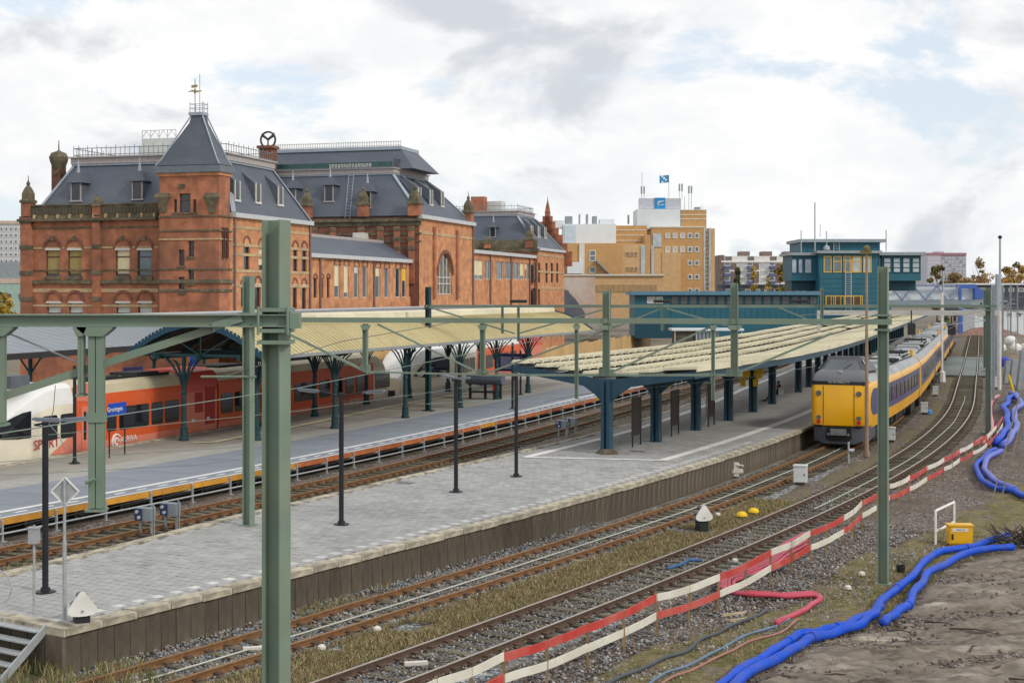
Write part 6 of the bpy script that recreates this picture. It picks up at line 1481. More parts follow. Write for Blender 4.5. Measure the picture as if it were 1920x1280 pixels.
m_stonew = M('marker_white', (.60, .56, .50), .7, var=.1, vs=8)
for px, py, lab in ((707, 1184, 'white painted stone in the dry grass, upper of the two near the portal mast'), (603, 1219, 'white painted stone in the dry grass, lower of the two near the portal mast'), (1346, 968, 'white marker stone right of the shunting signal'), (1616, 1080, 'white stone in the gravel left of the right portal mast'), (1590, 1106, 'white stone on the mossy verge below the other one'), (1378, 1055, 'small pale stone beside the rail near the red barrier'), (1507, 735, 'pale stone beyond the platform')):
    if px == 1507: continue
    p = G(px, py, 0); q = MB(); q.lathe(p, [(.06, 0), (.1, .04), (.095, .1), (.05, .14), (.02, .145)], 7)
    tag(q.build('marker_stone', m_stonew, smooth=True, loc=p), lab, 'stone', 'white marker stones')
for px, py, lab in ((477, 1215, 'white slab sleeper marker at the left between the rails'), (780, 1243, 'white numbered slab between the rails of the nearest track')):
    p = G(px, py, .06); q = MB(); q.rbox(p, .5, .16, .03, .1, .2); tag(q.build('white_slab', m_stonew, loc=p), lab, 'slab')
p = G(1380, 890, 0); q = MB(); q.box(p.x - .12, p.x + .12, p.y - .12, p.y + .12, -.05, .55); q.box(p.x - .2, p.x + .3, p.y - .15, p.y + .15, .1, .25); q.tube([p + Vector((0, -.1, .45)), p + Vector((.3, -.2, .42))], .05, 6); tag(q.build('buffer_block', m_stonew, loc=p), 'pale concrete block with pipe at the foot of the platform wall', 'block')
p = G(1625, 856, 0); t = thing('tall_lamp_pole', 'tall thin brown and cream pole standing beside the yellow train nose', 'pole', p)
zt = HC - (470 - HY) * p.y / F; q = MB(); q.tube([p, p + Vector((0, 0, 4)), Vector((p.x, p.y, zt))], [.11, .085, .06], 8); q.lathe(p, [(.16, 0), (.16, .25)], 8); q.build('pole', M('pole_brown', (.30, .20, .14), .6, var=.2, vs=1.0), t, world=True)
q = MB(); q.box(p.x - .3, p.x + .22, p.y - .12, p.y + .12, zt - .16, zt); q.lathe((p.x, p.y, zt), [(.16, 0), (.18, .15), (.06, .28)], 8); q.build('lamp_head', M('lamp_head_olive', (.15, .12, .04), .6), t, world=True)
p = G(1591, 868, 0); t = thing('short_post', 'short galvanised post in front of the yellow train', 'post', p); q = MB(); q.tube([p, p + Vector((0, 0, 1.0))], .05, 7); q.build('pole', m_galv, t, world=True)
q = MB(); q.tube([p + Vector((0, -.05, .6)), p + Vector((.25, -.1, .6))], .09, 7); q.build('lamp', m_galv, t, world=True)
p = G(1766, 716, 0); t = thing('signal_post', 'pale slender signal post standing between train and curving track', 'post', p); q = MB(); q.tube([p, Vector((p.x, p.y, HC - (548 - HY) * p.y / F))], .12, 7); q.build('pole', m_framew, t, world=True)
q = MB(); q.lathe(p, [(.35, 0), (.3, .9), (.2, 1.0)], 8); q.build('foot', m_framew, t, world=True)
# platform furniture: bench with a seated person, hydrant, grey shelter seat, ticket blocks
p = G(1458, 752, PZ); dirb = L1.tan(L1.near(p.x, p.y)[0]); bz = L1.rz(L1.near(p.x, p.y)[0])
bn = thing('bench', 'grey mesh bench between the blue roof posts', 'bench', p, bz)
q = MB(); q.box(-.25, .22, -.9, .9, .42, .46); q.build('seat', m_galv, bn)
q = MB(); q.box(.2, .25, -.9, .9, .5, .95); q.build('backrest', m_galv, bn)
for y in (-.7, .7): q = MB(); q.tube([(-.15, y, 0), (-.15, y, .42)], .03, 6); q.tube([(.18, y, 0), (.22, y, .9)], .03, 6); q.build('leg', m_galv, bn)

# masts with cantilevers beside the far part of the outer track
for i, (px, Y, h, side) in enumerate(((1862, 104, 8.6, -1), (1846, 150, 8.4, -1), (1880, 165, 9.0, -1), (1860, 205, 8.8, -1), (1895, 215, 9.4, -1), (1850, 285, 9.0, -1), (1908, 270, 9.5, -1))):
    p = Vector(((px - 960) * Y / F, Y, 0)); nth = ('nearest', 'second', 'third', 'fourth', 'fifth', 'sixth', 'farthest')[i]
    t = thing('catenary_mast', nth + ' of the thin cantilever masts beyond the far portal', 'catenary mast', p, 0, 'thin masts along the far tracks')
    q = MB(); hmast(q, 0, 0, -.1, h, -.3, .24, .24, .03); q.build('mast', m_mast2 if i % 2 else m_galv, t)
    q = MB(); q.tube([(0, 0, 6.9), (side * 3.0, 0, 6.6)], .04, 5); q.tube([(0, 0, 5.9), (side * 3.0, 0, 6.55)], .035, 5); q.tube([(side * .6, 0, 6.0), (side * 3.3, 0, 5.7)], .03, 5); q.build('cantilever', m_galv, t)
    q = MB(); q.lathe((side * .35, 0, 6.8), [(.05, 0), (.1, .05), (.1, .2), (.05, .25)], 6); q.build('insulator', m_black, t)
for i, (a, c) in enumerate((((1855, 560, 104), (1925, 590, 60)), ((1700, 566, 140), (1920, 556, 150)), ((1700, 575, 200), (1925, 579, 165)), ((1560, 608, 75), (1840, 584, 110)))):
    wire(('wire dropping to the right edge from the nearest thin mast', 'upper cross wire between the far masts at the right', 'lower cross wire between the far masts at the right', 'wire rising from the train nose towards the far right mast')[i], [P(*a), P(*c)], .018, m_wired, .15)
# ------------------------------------------------------------------ far buildings
m_tealw = M('signal_box_teal', (.02, .118, .165), .5, var=.1, vs=.6, dirt=(.022, .11, .16), dirts=.3, dirta=.5)
m_teald = M('signal_box_teal_dark', (.01, .06, .09), .5, var=.1)
m_yfr = M('window_frame_yellow', (.60, .37, .05), .5, var=.06)
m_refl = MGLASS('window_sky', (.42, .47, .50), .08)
m_ochre = MBRICK('ochre_brick', (.55, .31, .12), (.48, .27, .105), (.5, .33, .16), soot=(.4, .22, .09), soota=.3, lo=.9, hi=1.1)
m_ochrel = MBRICK('ochre_brick_pale', (.62, .40, .19), (.56, .35, .16), (.5, .35, .2), soot=(.55, .36, .22), soota=.5, lo=.9, hi=1.1)
m_pink = MBRICK('pinkish_wall', (.56, .40, .31), (.50, .36, .28), (.5, .4, .35), soot=(.6, .55, .5), soota=.8, lo=.9, hi=1.1)
m_clad = M('white_cladding', (.68, .72, .74), .5, var=.05, vs=.5)
m_band = M('pale_band', (.66, .60, .50), .7)
m_roofd = M('roof_dark', (.06, .07, .09), .7)
m_steel = M('roof_steel', (.30, .33, .35), .5, .3)

def facade_root(name, label, cat, px, Y):
    p = P(px, HY, Y); return thing(name, label, cat, (p.x, Y, 0))
class Face:
    """a building face seen frontally at depth Y, positions given as photo pixels on that plane"""
    def __init__(s, Y, slope=0.0): s.Y = Y; s.k = Y / F
    def x(s, px): return (px - 960) * s.k
    def z(s, py): return HC - (py - HY) * s.k
    def box(s, q, px0, px1, py0, py1, d0=0.0, d1=10.0, mi=0): q.box(s.x(px0), s.x(px1), s.Y + d0, s.Y + d1, s.z(py1), s.z(py0), mi)
    def part(s, name, mat, par, px0, px1, py0, py1, d0=0.0, d1=10.0):
        q = MB(); s.box(q, px0, px1, py0, py1, d0, d1); return q.build(name, mat, par, world=True)
    def win(s, par, px0, px1, py0, py1, fm=None, gm=None, d=0.0, t=.12, mull=0, trans=None):
        q = MB(); x0, x1, z1, z0 = s.x(px0), s.x(px1), s.z(py0), s.z(py1); y0, y1 = s.Y + d - .07, s.Y + d + .05
        q.box(x0, x0 + t, y0, y1, z0, z1); q.box(x1 - t, x1, y0, y1, z0, z1); q.box(x0 + t, x1 - t, y0, y1, z0, z0 + t); q.box(x0 + t, x1 - t, y0, y1, z1 - t, z1)
        for i in range(mull): x = x0 + (x1 - x0) * (i + 1) / (mull + 1); q.box(x - t / 2, x + t / 2, y0, y1, z0 + t, z1 - t)
        for f in (trans or []): z = z0 + (z1 - z0) * f; q.box(x0 + t, x1 - t, y0 + .01, y1, z - t / 2, z + t / 2)
        w = q.build('window', fm or m_framew, par, world=True)
        q = MB(); q.quad((x0 + t * .5, s.Y + d - .02, z0 + t * .5), (x1 - t * .5, s.Y + d - .02, z0 + t * .5), (x1 - t * .5, s.Y + d - .02, z1 - t * .5), (x0 + t * .5, s.Y + d - .02, z1 - t * .5)); q.build('pane', gm or m_glassb, w, world=True, fix=False)
        return w

# ---- the teal signal box with its long wing
sb_ = facade_root('signal_box', 'dark teal signal box tower with yellow framed windows and a long low wing', 'signal box', 1612, 205)
f = Face(205)
f.part('tower_wall', m_tealw, sb_, 1536, 1646, 474, 640, 0, 9)
f.part('tower_side', m_teald, sb_, 1646, 1650, 474, 640, .3, 8)
f.part('upper_wall', m_tealw, sb_, 1511, 1660, 452, 520, 3, 12)
f.part('roof', M('roof_edge_grey', (.28, .33, .36), .5), sb_, 1506, 1668, 447, 453, 2.2, 12.6)
f.part('roof', m_steel, sb_, 1531, 1652, 470, 475, -.7, 9)
f.part('side_cabin', m_tealw, sb_, 1490, 1536, 475, 526, 2.2, 9); f.part('roof', m_steel, sb_, 1484, 1536, 473, 478, 1.5, 9.4)
f.part('side_cabin', m_tealw, sb_, 1660, 1734, 476, 526, 2.0, 9); f.part('roof', m_steel, sb_, 1650, 1741, 472, 478, 1.3, 9.6)
f.part('cabin_support', m_teald, sb_, 1665, 1730, 526, 545, 3.5, 8); f.part('cabin_support', m_teald, sb_, 1493, 1536, 526, 545, 3.5, 8)
for i in range(13):
    z = 514 + i * 9.0; f.part('cladding_board', m_tealw, sb_, 1537, 1645, z, z + 8.3, -.06, 0)
for px0, px1 in ((1544, 1559), (1562, 1578), (1581, 1595), (1597, 1615), (1618, 1634)):
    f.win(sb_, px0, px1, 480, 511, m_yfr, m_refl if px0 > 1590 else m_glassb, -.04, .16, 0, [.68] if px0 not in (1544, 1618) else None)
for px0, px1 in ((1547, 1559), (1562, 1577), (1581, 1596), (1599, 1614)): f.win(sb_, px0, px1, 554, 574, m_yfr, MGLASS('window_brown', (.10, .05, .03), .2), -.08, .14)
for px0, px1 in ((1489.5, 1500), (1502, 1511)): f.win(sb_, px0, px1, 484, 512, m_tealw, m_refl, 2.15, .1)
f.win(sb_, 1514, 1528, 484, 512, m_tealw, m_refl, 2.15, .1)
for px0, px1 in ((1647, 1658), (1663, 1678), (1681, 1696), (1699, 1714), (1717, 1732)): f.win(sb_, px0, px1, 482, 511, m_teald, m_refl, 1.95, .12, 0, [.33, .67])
f.part('platform_railing', m_yfr, sb_, 1546, 1615, 572, 575, -.9, -.75)
q = MB()
for px in (1547, 1564, 1581, 1598, 1614): q.box(f.x(px) - .05, f.x(px) + .05, f.Y - .9, f.Y - .78, f.z(575), f.z(554))
q.box(f.x(1546), f.x(1615), f.Y - .88, f.Y - .8, f.z(556), f.z(554)); q.build('balcony_railing', m_yfr, sb_, world=True)
q = MB()
for px in (1584, 1595): q.tube([(f.x(px), f.Y - .35, f.z(600)), (f.x(px), f.Y - .35, f.z(486))], .05, 5)
for i in range(28): z = f.z(598) + (f.z(487) - f.z(598)) * i / 27; q.bar((f.x(1584), f.Y - .35, z), (f.x(1595), f.Y - .35, z), .05)
q.build('ladder', m_zinc, sb_, world=True)
q = MB()
for px in (1571, 1582): q.tube([(f.x(px), f.Y + 2.7, f.z(470)), (f.x(px), f.Y + 2.7, f.z(446))], .05, 5)
for i in range(6): z = f.z(469) + (f.z(448) - f.z(469)) * i / 5; q.bar((f.x(1571), f.Y + 2.7, z), (f.x(1582), f.Y + 2.7, z), .05)
q.build('ladder', m_zinc, sb_, world=True)
for px, y0, y1, w in ((1534, 378, 474, .1), (1508, 430, 474, .08), (1556, 432, 470, .07), (1669, 430, 470, .08), (1544, 420, 443, .05)):
    q = MB(); q.tube([(f.x(px), f.Y + 2.2, f.z(y1)), (f.x(px), f.Y + 2.2, f.z(y0))], w, 6)
    if px == 1556: q.lathe((f.x(px), f.Y + 2.2, f.z(470)), [(.2, 0), (.5, .2), (.5, .6), (.15, .9)], 8)
    q.build('antenna', m_galv, sb_, world=True)
# the wing
g_ = Face(198)
g_.part('wing_wall', m_tealw, sb_, 1190, 1536, 553, 632, 0, 9); g_.part('roof', M('wing_roof_edge', (.10, .22, .31), .5), sb_, 1184, 1537, 546, 553, -.8, 10)
for px0, px1 in ((1213, 1228), (1229, 1243)): g_.win(sb_, px0, px1, 556, 569, m_framew, m_refl, -.02, .12)
for i in range(16):
    a = 1258 + i * 17.3; g_.win(sb_, a, a + 15, 555, 571, m_teald, MGLASS('window_shade', (.09, .10, .10), .15), -.02, .1)
for i in range(24):
    a = 1258 + i * 11.6
    if a < 1534: g_.part('panel', m_tealw, sb_, a, a + 11, 578, 606, -.07, 0)
g_.part('plinth', m_teald, sb_, 1190, 1260, 604, 634, -.1, 0)
# ---- blue truss footbridge
fb = facade_root('footbridge', 'blue steel truss footbridge with white panels crossing the far tracks', 'footbridge', 1830, 262)
f = Face(262); m_bblue = M('bridge_blue', (.06, .13, .42), .5, var=.12); m_bblue2 = M('bridge_blue_grey', (.20, .25, .38), .5)
f.part('panel', m_clad, fb, 1664, 1828, 538, 562, 1.2, 1.4)
f.part('deck', M('bridge_deck_grey', (.22, .28, .32), .6), fb, 1655, 1880, 563, 571, -.2, 3); f.part('chord', m_bblue2, fb, 1690, 1800, 533.5, 537, 0, .4)
f.part('frame', m_bblue, fb, 1794, 1830, 533, 541, -.1, .4); f.part('frame', m_bblue, fb, 1798, 1803, 541, 563, -.1, .4)
for a, c in (((1672, 540), (1691, 562)), ((1691, 562), (1713, 536)), ((1713, 536), (1735, 562)), ((1735, 562), (1757, 536)), ((1757, 536), (1775, 562)), ((1780, 557), (1798, 536)), ((1664, 545), (1700, 535))):
    q = MB(); q.bar((f.x(a[0]), f.Y, f.z(a[1])), (f.x(c[0]), f.Y, f.z(c[1])), .3, .3); q.build('brace', m_bblue2, fb, world=True)
q = MB(); q.loft([[(f.x(a), f.Y + y, f.z(b)) for a, b in ((1828, 533), (1850, 552), (1850, 560), (1828, 560))] for y in (0, 2.5)]); q.build('stair_hood', m_bblue, fb, world=True)
for px in (1668, 1802): f.part('leg', m_bblue, fb, px - 3, px + 4, 571, 625, .2, 1)

# ---- ochre brick office with logo sign on the roof
of = facade_root('office_building', 'stepped ochre brick office block with white rooftop cladding and blue logo sign', 'office building', 1270, 300)
f = Face(300)
f.part('wall', m_ochre, of, 1222, 1320, 426, 560, 0, 14); f.part('wall', m_ochrel, of, 1318, 1341, 428, 560, .5, 14)
f.part('penthouse', m_clad, of, 1196, 1279, 391, 428, 2, 12); f.part('penthouse_brick', m_ochre, of, 1278, 1327, 392, 428, 2, 12)
for y in (401, 409, 392): f.part('band', m_band, of, 1278, 1327, y, y + 1.6, 1.9, 2)
f.part('parapet', m_band, of, 1222, 1321, 424.5, 427, -.15, 14)
for i, px in enumerate((1319, 1329)): f.part('stair_glazing', m_refl, of, px, px + 3.5, 427, 545, -.1, .4)
for i in range(15): f.part('band', m_band, of, 1323, 1329, 432 + i * 8, 434 + i * 8, .38, .5)
for r_, (y0, y1) in enumerate(((437, 447), (462, 473), (488, 498), (514, 524), (540, 549))):
    for px in (1247, 1261, 1275, 1289, 1302):
        if r_ >= 2 and px < 1288: continue
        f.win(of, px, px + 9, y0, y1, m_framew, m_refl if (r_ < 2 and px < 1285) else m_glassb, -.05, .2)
f.part('stair_glazing', m_refl, of, 1224, 1240, 438, 463, -.2, 0)
f.part('wall', m_ochrel, of, 1238, 1272, 474, 560, -4, 0)
f.part('sign_board', M('sign_grey', (.50, .52, .57), .5), of, 1200, 1280, 370, 390, 3, 3.6); f.part('sign_frame', m_steel, of, 1204, 1278, 389, 392, 3.2, 5)
f.part('logo_plate', M('logo_blue', (.02, .25, .58), .5, var=.03), of, 1230, 1250, 369, 391, 2.8, 3)
q = MB()
for r_, a0, a1, w in ((.62, 70, 250, .1), (.38, 60, 240, .1)):
    q.tube([(f.x(1241) + math.cos(R(a)) * r_, f.Y + 2.76, f.z(380.5) + math.sin(R(a)) * r_) for a in range(a0, a1 + 1, 15)], [w * (1 - abs(i / ((a1 - a0) / 15) - .5) * 1.2) for i in range(len(range(a0, a1 + 1, 15)))], 5)
q.bar((f.x(1240), f.Y + 2.77, f.z(377)), (f.x(1248), f.Y + 2.77, f.z(375)), .12, .14); q.bar((f.x(1241), f.Y + 2.77, f.z(383)), (f.x(1248), f.Y + 2.77, f.z(382)), .12, .14); q.build('logo', m_white, of, world=True)
for px, y0, y1, n in ((1206, 347, 371, 2), (1278, 342, 372, 2), (1296, 346, 392, 2), (1288, 366, 392, 1), (1207, 320, 347, 1), (1321, 383, 393, 1), (1258, 325, 372, 1)):
    q = MB()
    for i in range(n):
        x = f.x(px) + i * .55; q.tube([(x, f.Y + 4, f.z(y1)), (x, f.Y + 4, f.z(y0))], .05, 5)
        if n == 2: q.box(x - .16, x + .16, f.Y + 3.8, f.Y + 4.1, f.z(y0 + 14), f.z(y0))
    q.build('antenna', m_steel, of, world=True)
q = MB()
for j in range(4):
    for i in range(5):
        u0, u1 = i / 5, (i + 1) / 5; z0 = f.z(325 + j * 3.6); z1 = f.z(325 + (j + 1) * 3.6); xx = lambda u: f.x(1258) - u * 2.0
        y = lambda u: f.Y + 4 + .12 * math.sin(u * 6); q.quad((xx(u0), y(u0), z1 - .2 * u0), (xx(u1), y(u1), z1 - .2 * u1), (xx(u1), y(u1), z0 - .2 * u1), (xx(u0), y(u0), z0 - .2 * u0), 1 if (i + j) % 3 == 0 and 0 < i < 4 else 0)
tag(q.build('flag', [M('flag_blue', (.05, .28, .55), .7), m_white], loc=(f.x(1258), f.Y + 4, f.z(345))), 'blue flag with pale motif flying from the pole above the office sign', 'flag')
f.part('roof_unit', m_steel, of, 1308, 1318, 386, 393, 4, 6); f.part('roof_pipe', m_steel, of, 1180, 1183, 401, 418, 4, 5)
# lower wings of the office, nearer
h_ = Face(262)
ow = facade_root('office_wing', 'lower ochre brick wing with a white clad plant storey and an outside stair', 'office building', 1150, 262)
h_.part('wall', m_ochre, ow, 1058, 1166, 456, 560, 0, 12); h_.part('wall', m_ochrel, ow, 1166, 1210, 457, 560, .6, 12); h_.part('wall', m_ochre, ow, 1157, 1219, 420, 480, 6, 16)
for y in (428, 438, 448): h_.part('band', m_band, ow, 1157, 1219, y, y + 1.5, 5.9, 6)
h_.part('plant_storey', m_clad, ow, 1058, 1158, 418, 457, 4, 14); h_.part('plant_storey', M('cladding_blue', (.50, .62, .72), .5), ow, 1060, 1082, 421, 455, 3.9, 4)
for px, y0, y1, w in ((1062, 402, 418, 14), (1115, 402, 417, 8), (1128, 408, 417, 28), (1103, 398, 418, 3), (1089, 398, 416, 2), (1037, 410, 425, 26)): h_.part('roof_unit', m_steel if w < 20 else m_clad, ow, px, px + w, y0, y1, 6, 9)
h_.part('stair_glazing', m_refl, ow, 1202, 1210, 460, 520, .4, 1.0); h_.part('stair_pier', m_ochre, ow, 1210, 1220, 440, 520, .5, 6); h_.part('stair_glazing', m_refl, ow, 1222, 1227, 460, 520, .8, 1.2); h_.part('wall', m_ochrel, ow, 1226, 1240, 465, 560, 1, 8)
h_.part('glazed_stair', m_framew, ow, 1086, 1096, 457, 515, -.3, 0)
h_.win(ow, 1105, 1117, 469, 490, m_framew, m_glassb, -.05, .15, 0, [.5]); h_.win(ow, 1105, 1117, 500, 512, m_framew, m_glassb, -.05, .15)
for px in (1174, 1182, 1190):
    for y in (472, 500): h_.win(ow, px, px + 6, y, y + 9, m_ochrel, M('wing_window', (.22, .19, .17), .3), .55, .1)
q = MB()
for i in range(10): a = 1117 + i * 2.6; h_.box(q, a, a + 3, 488 + i * 2.6, 491 + i * 2.6, -1.2, 0)
q.build('outside_stair', m_steel, ow, world=True)
h_.part('air_unit', m_clad, ow, 1063, 1092, 492, 513, -2.5, -.3)
k_ = Face(240)
oh = facade_root('brick_hall', 'long low pale ochre hall with a row of slim windows in front of the office', 'hall', 1150, 240)
k_.part('wall', m_pink, oh, 1058, 1116, 519, 600, 0, 12); k_.part('wall', m_ochrel, oh, 1116, 1245, 516, 600, .2, 12); k_.part('coping', m_band, oh, 1056, 1246, 514, 517, -.2, 12.2); k_.part('wall', m_ochre, oh, 1058, 1116, 515, 520, .05, 1)
for i in range(25): a = 1119 + i * 4.6; k_.win(oh, a, a + 3.0, 533, 547, m_ochrel, M('hall_window', (.26, .21, .18), .3), .12, .1)
q = MB(); k_.box(q, 1052, 1064, 545, 602, -6, -3); q.loft([[(k_.x(a), k_.Y + y, k_.z(b)) for a, b in ((1058, 543), (1075, 560), (1092, 585), (1092, 600), (1052, 600), (1052, 548))] for y in (-8, -3)]); q.build('glass_lean_to', m_slate, oh, world=True)

# ---- apartment slab, glass office, houses on the skyline
ap = facade_root('apartment_block', 'white and brown apartment slab with blue balconies behind the teal roof', 'apartment building', 1420, 430)
f = Face(430); f.part('wall', M('apartment_pale', (.72, .71, .68), .7), ap, 1352, 1505, 480, 560, 0, 12); f.part('end_wall', M('apartment_brown', (.20, .14, .12), .8), ap, 1350, 1358, 478, 560, -.2, 12); f.part('roof_band', m_white, ap, 1352, 1505, 489, 492, -.4, 0)
for i in range(4):
    a = 1370 + i * 42
    f.part('brick_panel', _mats['apartment_brown'], ap, a, a + 11, 494, 505, -.15, 0); f.part('brick_panel', _mats['apartment_brown'], ap, a, a + 11, 509, 530, -.15, 0)
    for y in (499, 513, 527): f.part('balcony', M('balcony_blue', (.10, .12, .26), .6), ap, a - 12, a - 1, y, y + 5, -1.4, -.1); f.win(ap, a - 12, a - 1, y - 7, y - .5, m_framew, m_glassb, -.05, .2)
    for y in (494, 507, 520): f.win(ap, a + 14, a + 28, y, y + 9, m_framew, m_refl, -.05, .2, 2)
    f.part('roof_house', _mats['apartment_brown'], ap, a + 20, a + 38, 471, 480, 2, 8)
    f.win(ap, a - 10, a + 2, 481, 488, _mats['apartment_brown'], m_glassb, -.05, .3)
gl = facade_root('glass_tower', 'pale glass office with a reddish top storey on the skyline right of the signal box', 'office building', 1775, 620)
f = Face(620); f.part('wall', M('glass_tower_wall', (.46, .46, .52), .4), gl, 1739, 1764, 478, 560, 0, 25); f.part('wall', M('glass_tower_grid', (.42, .40, .45), .5), gl, 1763, 1812, 478, 560, .3, 25); f.part('top_storey', M('tower_top_red', (.36, .17, .20), .6), gl, 1739, 1812, 474, 478.5, -.2, 25.2); f.part('roof_house', M('tower_house', (.5, .44, .5), .6), gl, 1763, 1774, 471, 474, 3, 12)
for r_ in range(8):
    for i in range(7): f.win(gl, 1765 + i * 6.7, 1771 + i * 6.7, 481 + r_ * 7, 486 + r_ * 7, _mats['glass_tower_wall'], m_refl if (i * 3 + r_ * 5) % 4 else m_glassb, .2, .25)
    f.part('band', m_framew, gl, 1740, 1763, 486 + r_ * 7, 487.2 + r_ * 7, -.1, 0)
wl = facade_root('white_tower', 'pale high rise seen past the left end of the station', 'high rise', 15, 420)
f = Face(420); f.part('wall', M('tower_white', (.52, .53, .56), .7), wl, -60, 42, 420, 560, 0, 15); f.part('roof_band', m_pink, wl, -60, 42, 414, 420, -.3, 15)
for r_ in range(6):
    for i in range(5): f.win(wl, 0 + i * 9, 6 + i * 9, 426 + r_ * 12, 433 + r_ * 12, m_framew, m_glassb, -.05, .2)
gh = facade_root('green_hall', 'pale green low hall with a grey roof at the left edge', 'hall', 20, 210)
f = Face(210); f.part('wall', M('hall_green', (.33, .46, .40), .7), gh, -80, 60, 530, 620, 0, 10); f.part('roof', m_steel, gh, -80, 60, 490, 524, 2, 12); f.part('frieze', m_pink, gh, -80, 60, 522, 531, -.1, 0)
for px in (15, 35): f.win(gh, px, px + 7, 550, 559, m_steel, m_glass, -.05, .1)
for px0, px1, y0, Y, lab, mt in ((1795, 1960, 534, 330, 'low dark shed with a pale roof edge at the right behind the far masts', m_roofd), (1828, 1930, 580, 280, 'pale grey site cabins in a row right of the footbridge stair', m_clad), (1245, 1350, 600, 176, 'grey flat roofed shelter beyond the butterfly roof with white edge', m_steel), (1355, 1540, 536, 380, 'long dark roofed building low behind the apartment slab', m_roofd)):
    nm = {m_roofd: 'low_shed', m_clad: 'site_cabin', m_steel: 'platform_shelter'}[mt]
    r_ = facade_root(nm, lab, nm.replace('_', ' '), (px0 + px1) / 2, Y); f = Face(Y)
    if nm == 'platform_shelter':
        f.part('roof', m_clad, r_, px0 + 15, px1 + 45, y0 + 16, y0 + 20, 0, 4); f.part('wall', m_panel, r_, px0 + 20, px1 - 30, y0 + 20, y0 + 45, .5, 3)
        for i in range(6): f.win(r_, px0 + 62 + i * 7, px0 + 68 + i * 7, y0 + 22, y0 + 40, m_galv, m_glassb, .4, .08)
        for px in (px0 + 20, px0 + 60, px1 + 40): f.part('post', m_galv, r_, px, px + 2, y0 + 20, y0 + 70, .2, .4)
        continue
    f.part('wall', mt, r_, px0, px1, y0, y0 + 60, 0, 10); f.part('roof', m_clad if mt is m_roofd and px0 > 1700 else m_roofd, r_, px0 - 2, px1 + 2, y0 - 3, y0, -.4, 10.4)
    for i in range(int((px1 - px0) / 18)): f.win(r_, px0 + 6 + i * 18, px0 + 16 + i * 18, y0 + 6, y0 + 13, m_framew, m_glassb, -.05, .12)
# ---- timber hoarding and clutter between the station and the trains
m_wood = M('hoarding_wood', (.55, .36, .16), .75, var=.12, vs=1.5, rnd=.12, stretch=(1, 1, .3))
hd = thing('timber_hoarding', 'pale plywood hoarding standing between the red trains and the station canopy', 'hoarding', (SX, SY, 0), SA)
for i in range(52):
    y_ = -17 + i * 2.5; q = MB(); q.box(10.2, 10.28, y_ + .015, y_ + 2.485, .2, (4.2 if y_ < 34 else 2.0) + .1 * (i % 3)); q.build('panel', m_wood, hd)
for i, (py, lab) in enumerate(((-47, 'dark blue waste cabinet under the station canopy at the left'), (-41, 'row end blue seat bank under the station canopy'), (-36, 'blue seat bank under the station canopy nearest the train roof'), (-32, 'second blue seat bank under the station canopy'))):
    p = toworld(9.6, py - 1, 0); t = thing('seat_bank', lab, 'seats', p, SA); 
    for j in range(4):
        q = MB(); q.box(-.25, .25, j * .75, j * .75 + .65, 2.35, 2.75); q.box(.15, .25, j * .75, j * .75 + .65, 2.75, 3.2); q.build('seat', m_bluesign, t)
    q = MB(); q.box(-.1, .1, -.1, 3, 0, 2.35); q.build('support', m_post, t)
for ly, z0, z1, w, mt, lab, nm in ((-30.5, 2.9, 4.1, 1.6, m_navy, 'dark blue departure board hanging under the station canopy', 'departure_board'), (-23.5, 3.6, 4.4, .5, m_bluesign, 'small bright blue sign on a pole near the curved roof gable', 'blue_sign'), (-20.3, 1.6, 3.4, .6, m_blindy, 'yellow ticket machine beside the hoarding', 'ticket_machine'), (-18.8, 1.4, 3.5, .5, m_post, 'dark column box next to the yellow ticket machine', 'column_box')):
    p = toworld(9.9, ly, 0); t = thing(nm, lab, nm.replace('_', ' '), p, SA); q = MB(); q.box(-.1, .1, 0, w, z0, z1); q.build('board', mt, t)
    q = MB(); q.tube([(0, w / 2, 0), (0, w / 2, z0)], .06, 6); q.build('pole', m_galv, t)
    if nm == 'departure_board': q = MB(); q.box(.1, .12, .15, w - .15, z0 + .2, z1 - .2); q.build('screen', M('screen_lilac', (.25, .24, .38), .3), t)
p = P(965, 676, 120); t = thing('departure_board', 'dark blue departure board with lilac screen near the second train', 'departure board', p, -.3)
q = MB(); q.box(-1.5, 1.5, -.1, .1, -.9, .6); q.build('board', m_navy, t); q = MB(); q.box(-1.2, .7, -.14, -.1, -.7, .35); q.build('screen', _mats['screen_lilac'], t); q = MB(); q.tube([(0, 0, -3.2), (0, 0, -.9)], .08, 6); q.build('pole', m_post, t)
p = G(936, 742, DZ); t = thing('fire_hydrant', 'red hydrant post on the side platform', 'hydrant', G(926, 746, DZ))
for a, b_, r_, nm in ((0, .9, .09, 'post'), (.9, 1.15, .17, 'head')): q = MB(); q.lathe((0, 0, 0), [(r_ * .9, a), (r_, a + .05), (r_, b_ - .05), (r_ * .7, b_)], 8); q.build(nm, m_lightr, t)
p = G(910, 748, DZ); t = thing('grey_shelter', 'grey rounded shelter bench under the last iron columns', 'shelter', p, -.3)
q = MB(); q.loft([[(x, .5 * math.cos(a), 1.35 + .35 * math.sin(a)) for a in [i * math.pi / 5 for i in range(10)]] for x in (-1.3, 1.3)]); q.build('hood', m_lum, t)
for x in (-1.1, 0, 1.1): q = MB(); q.box(x - .07, x + .07, -.1, .1, 0, 1.2); q.build('leg', m_post, t)
q = MB(); q.box(-.9, .9, -.3, .3, .45, .55); q.build('seat', m_post, t)

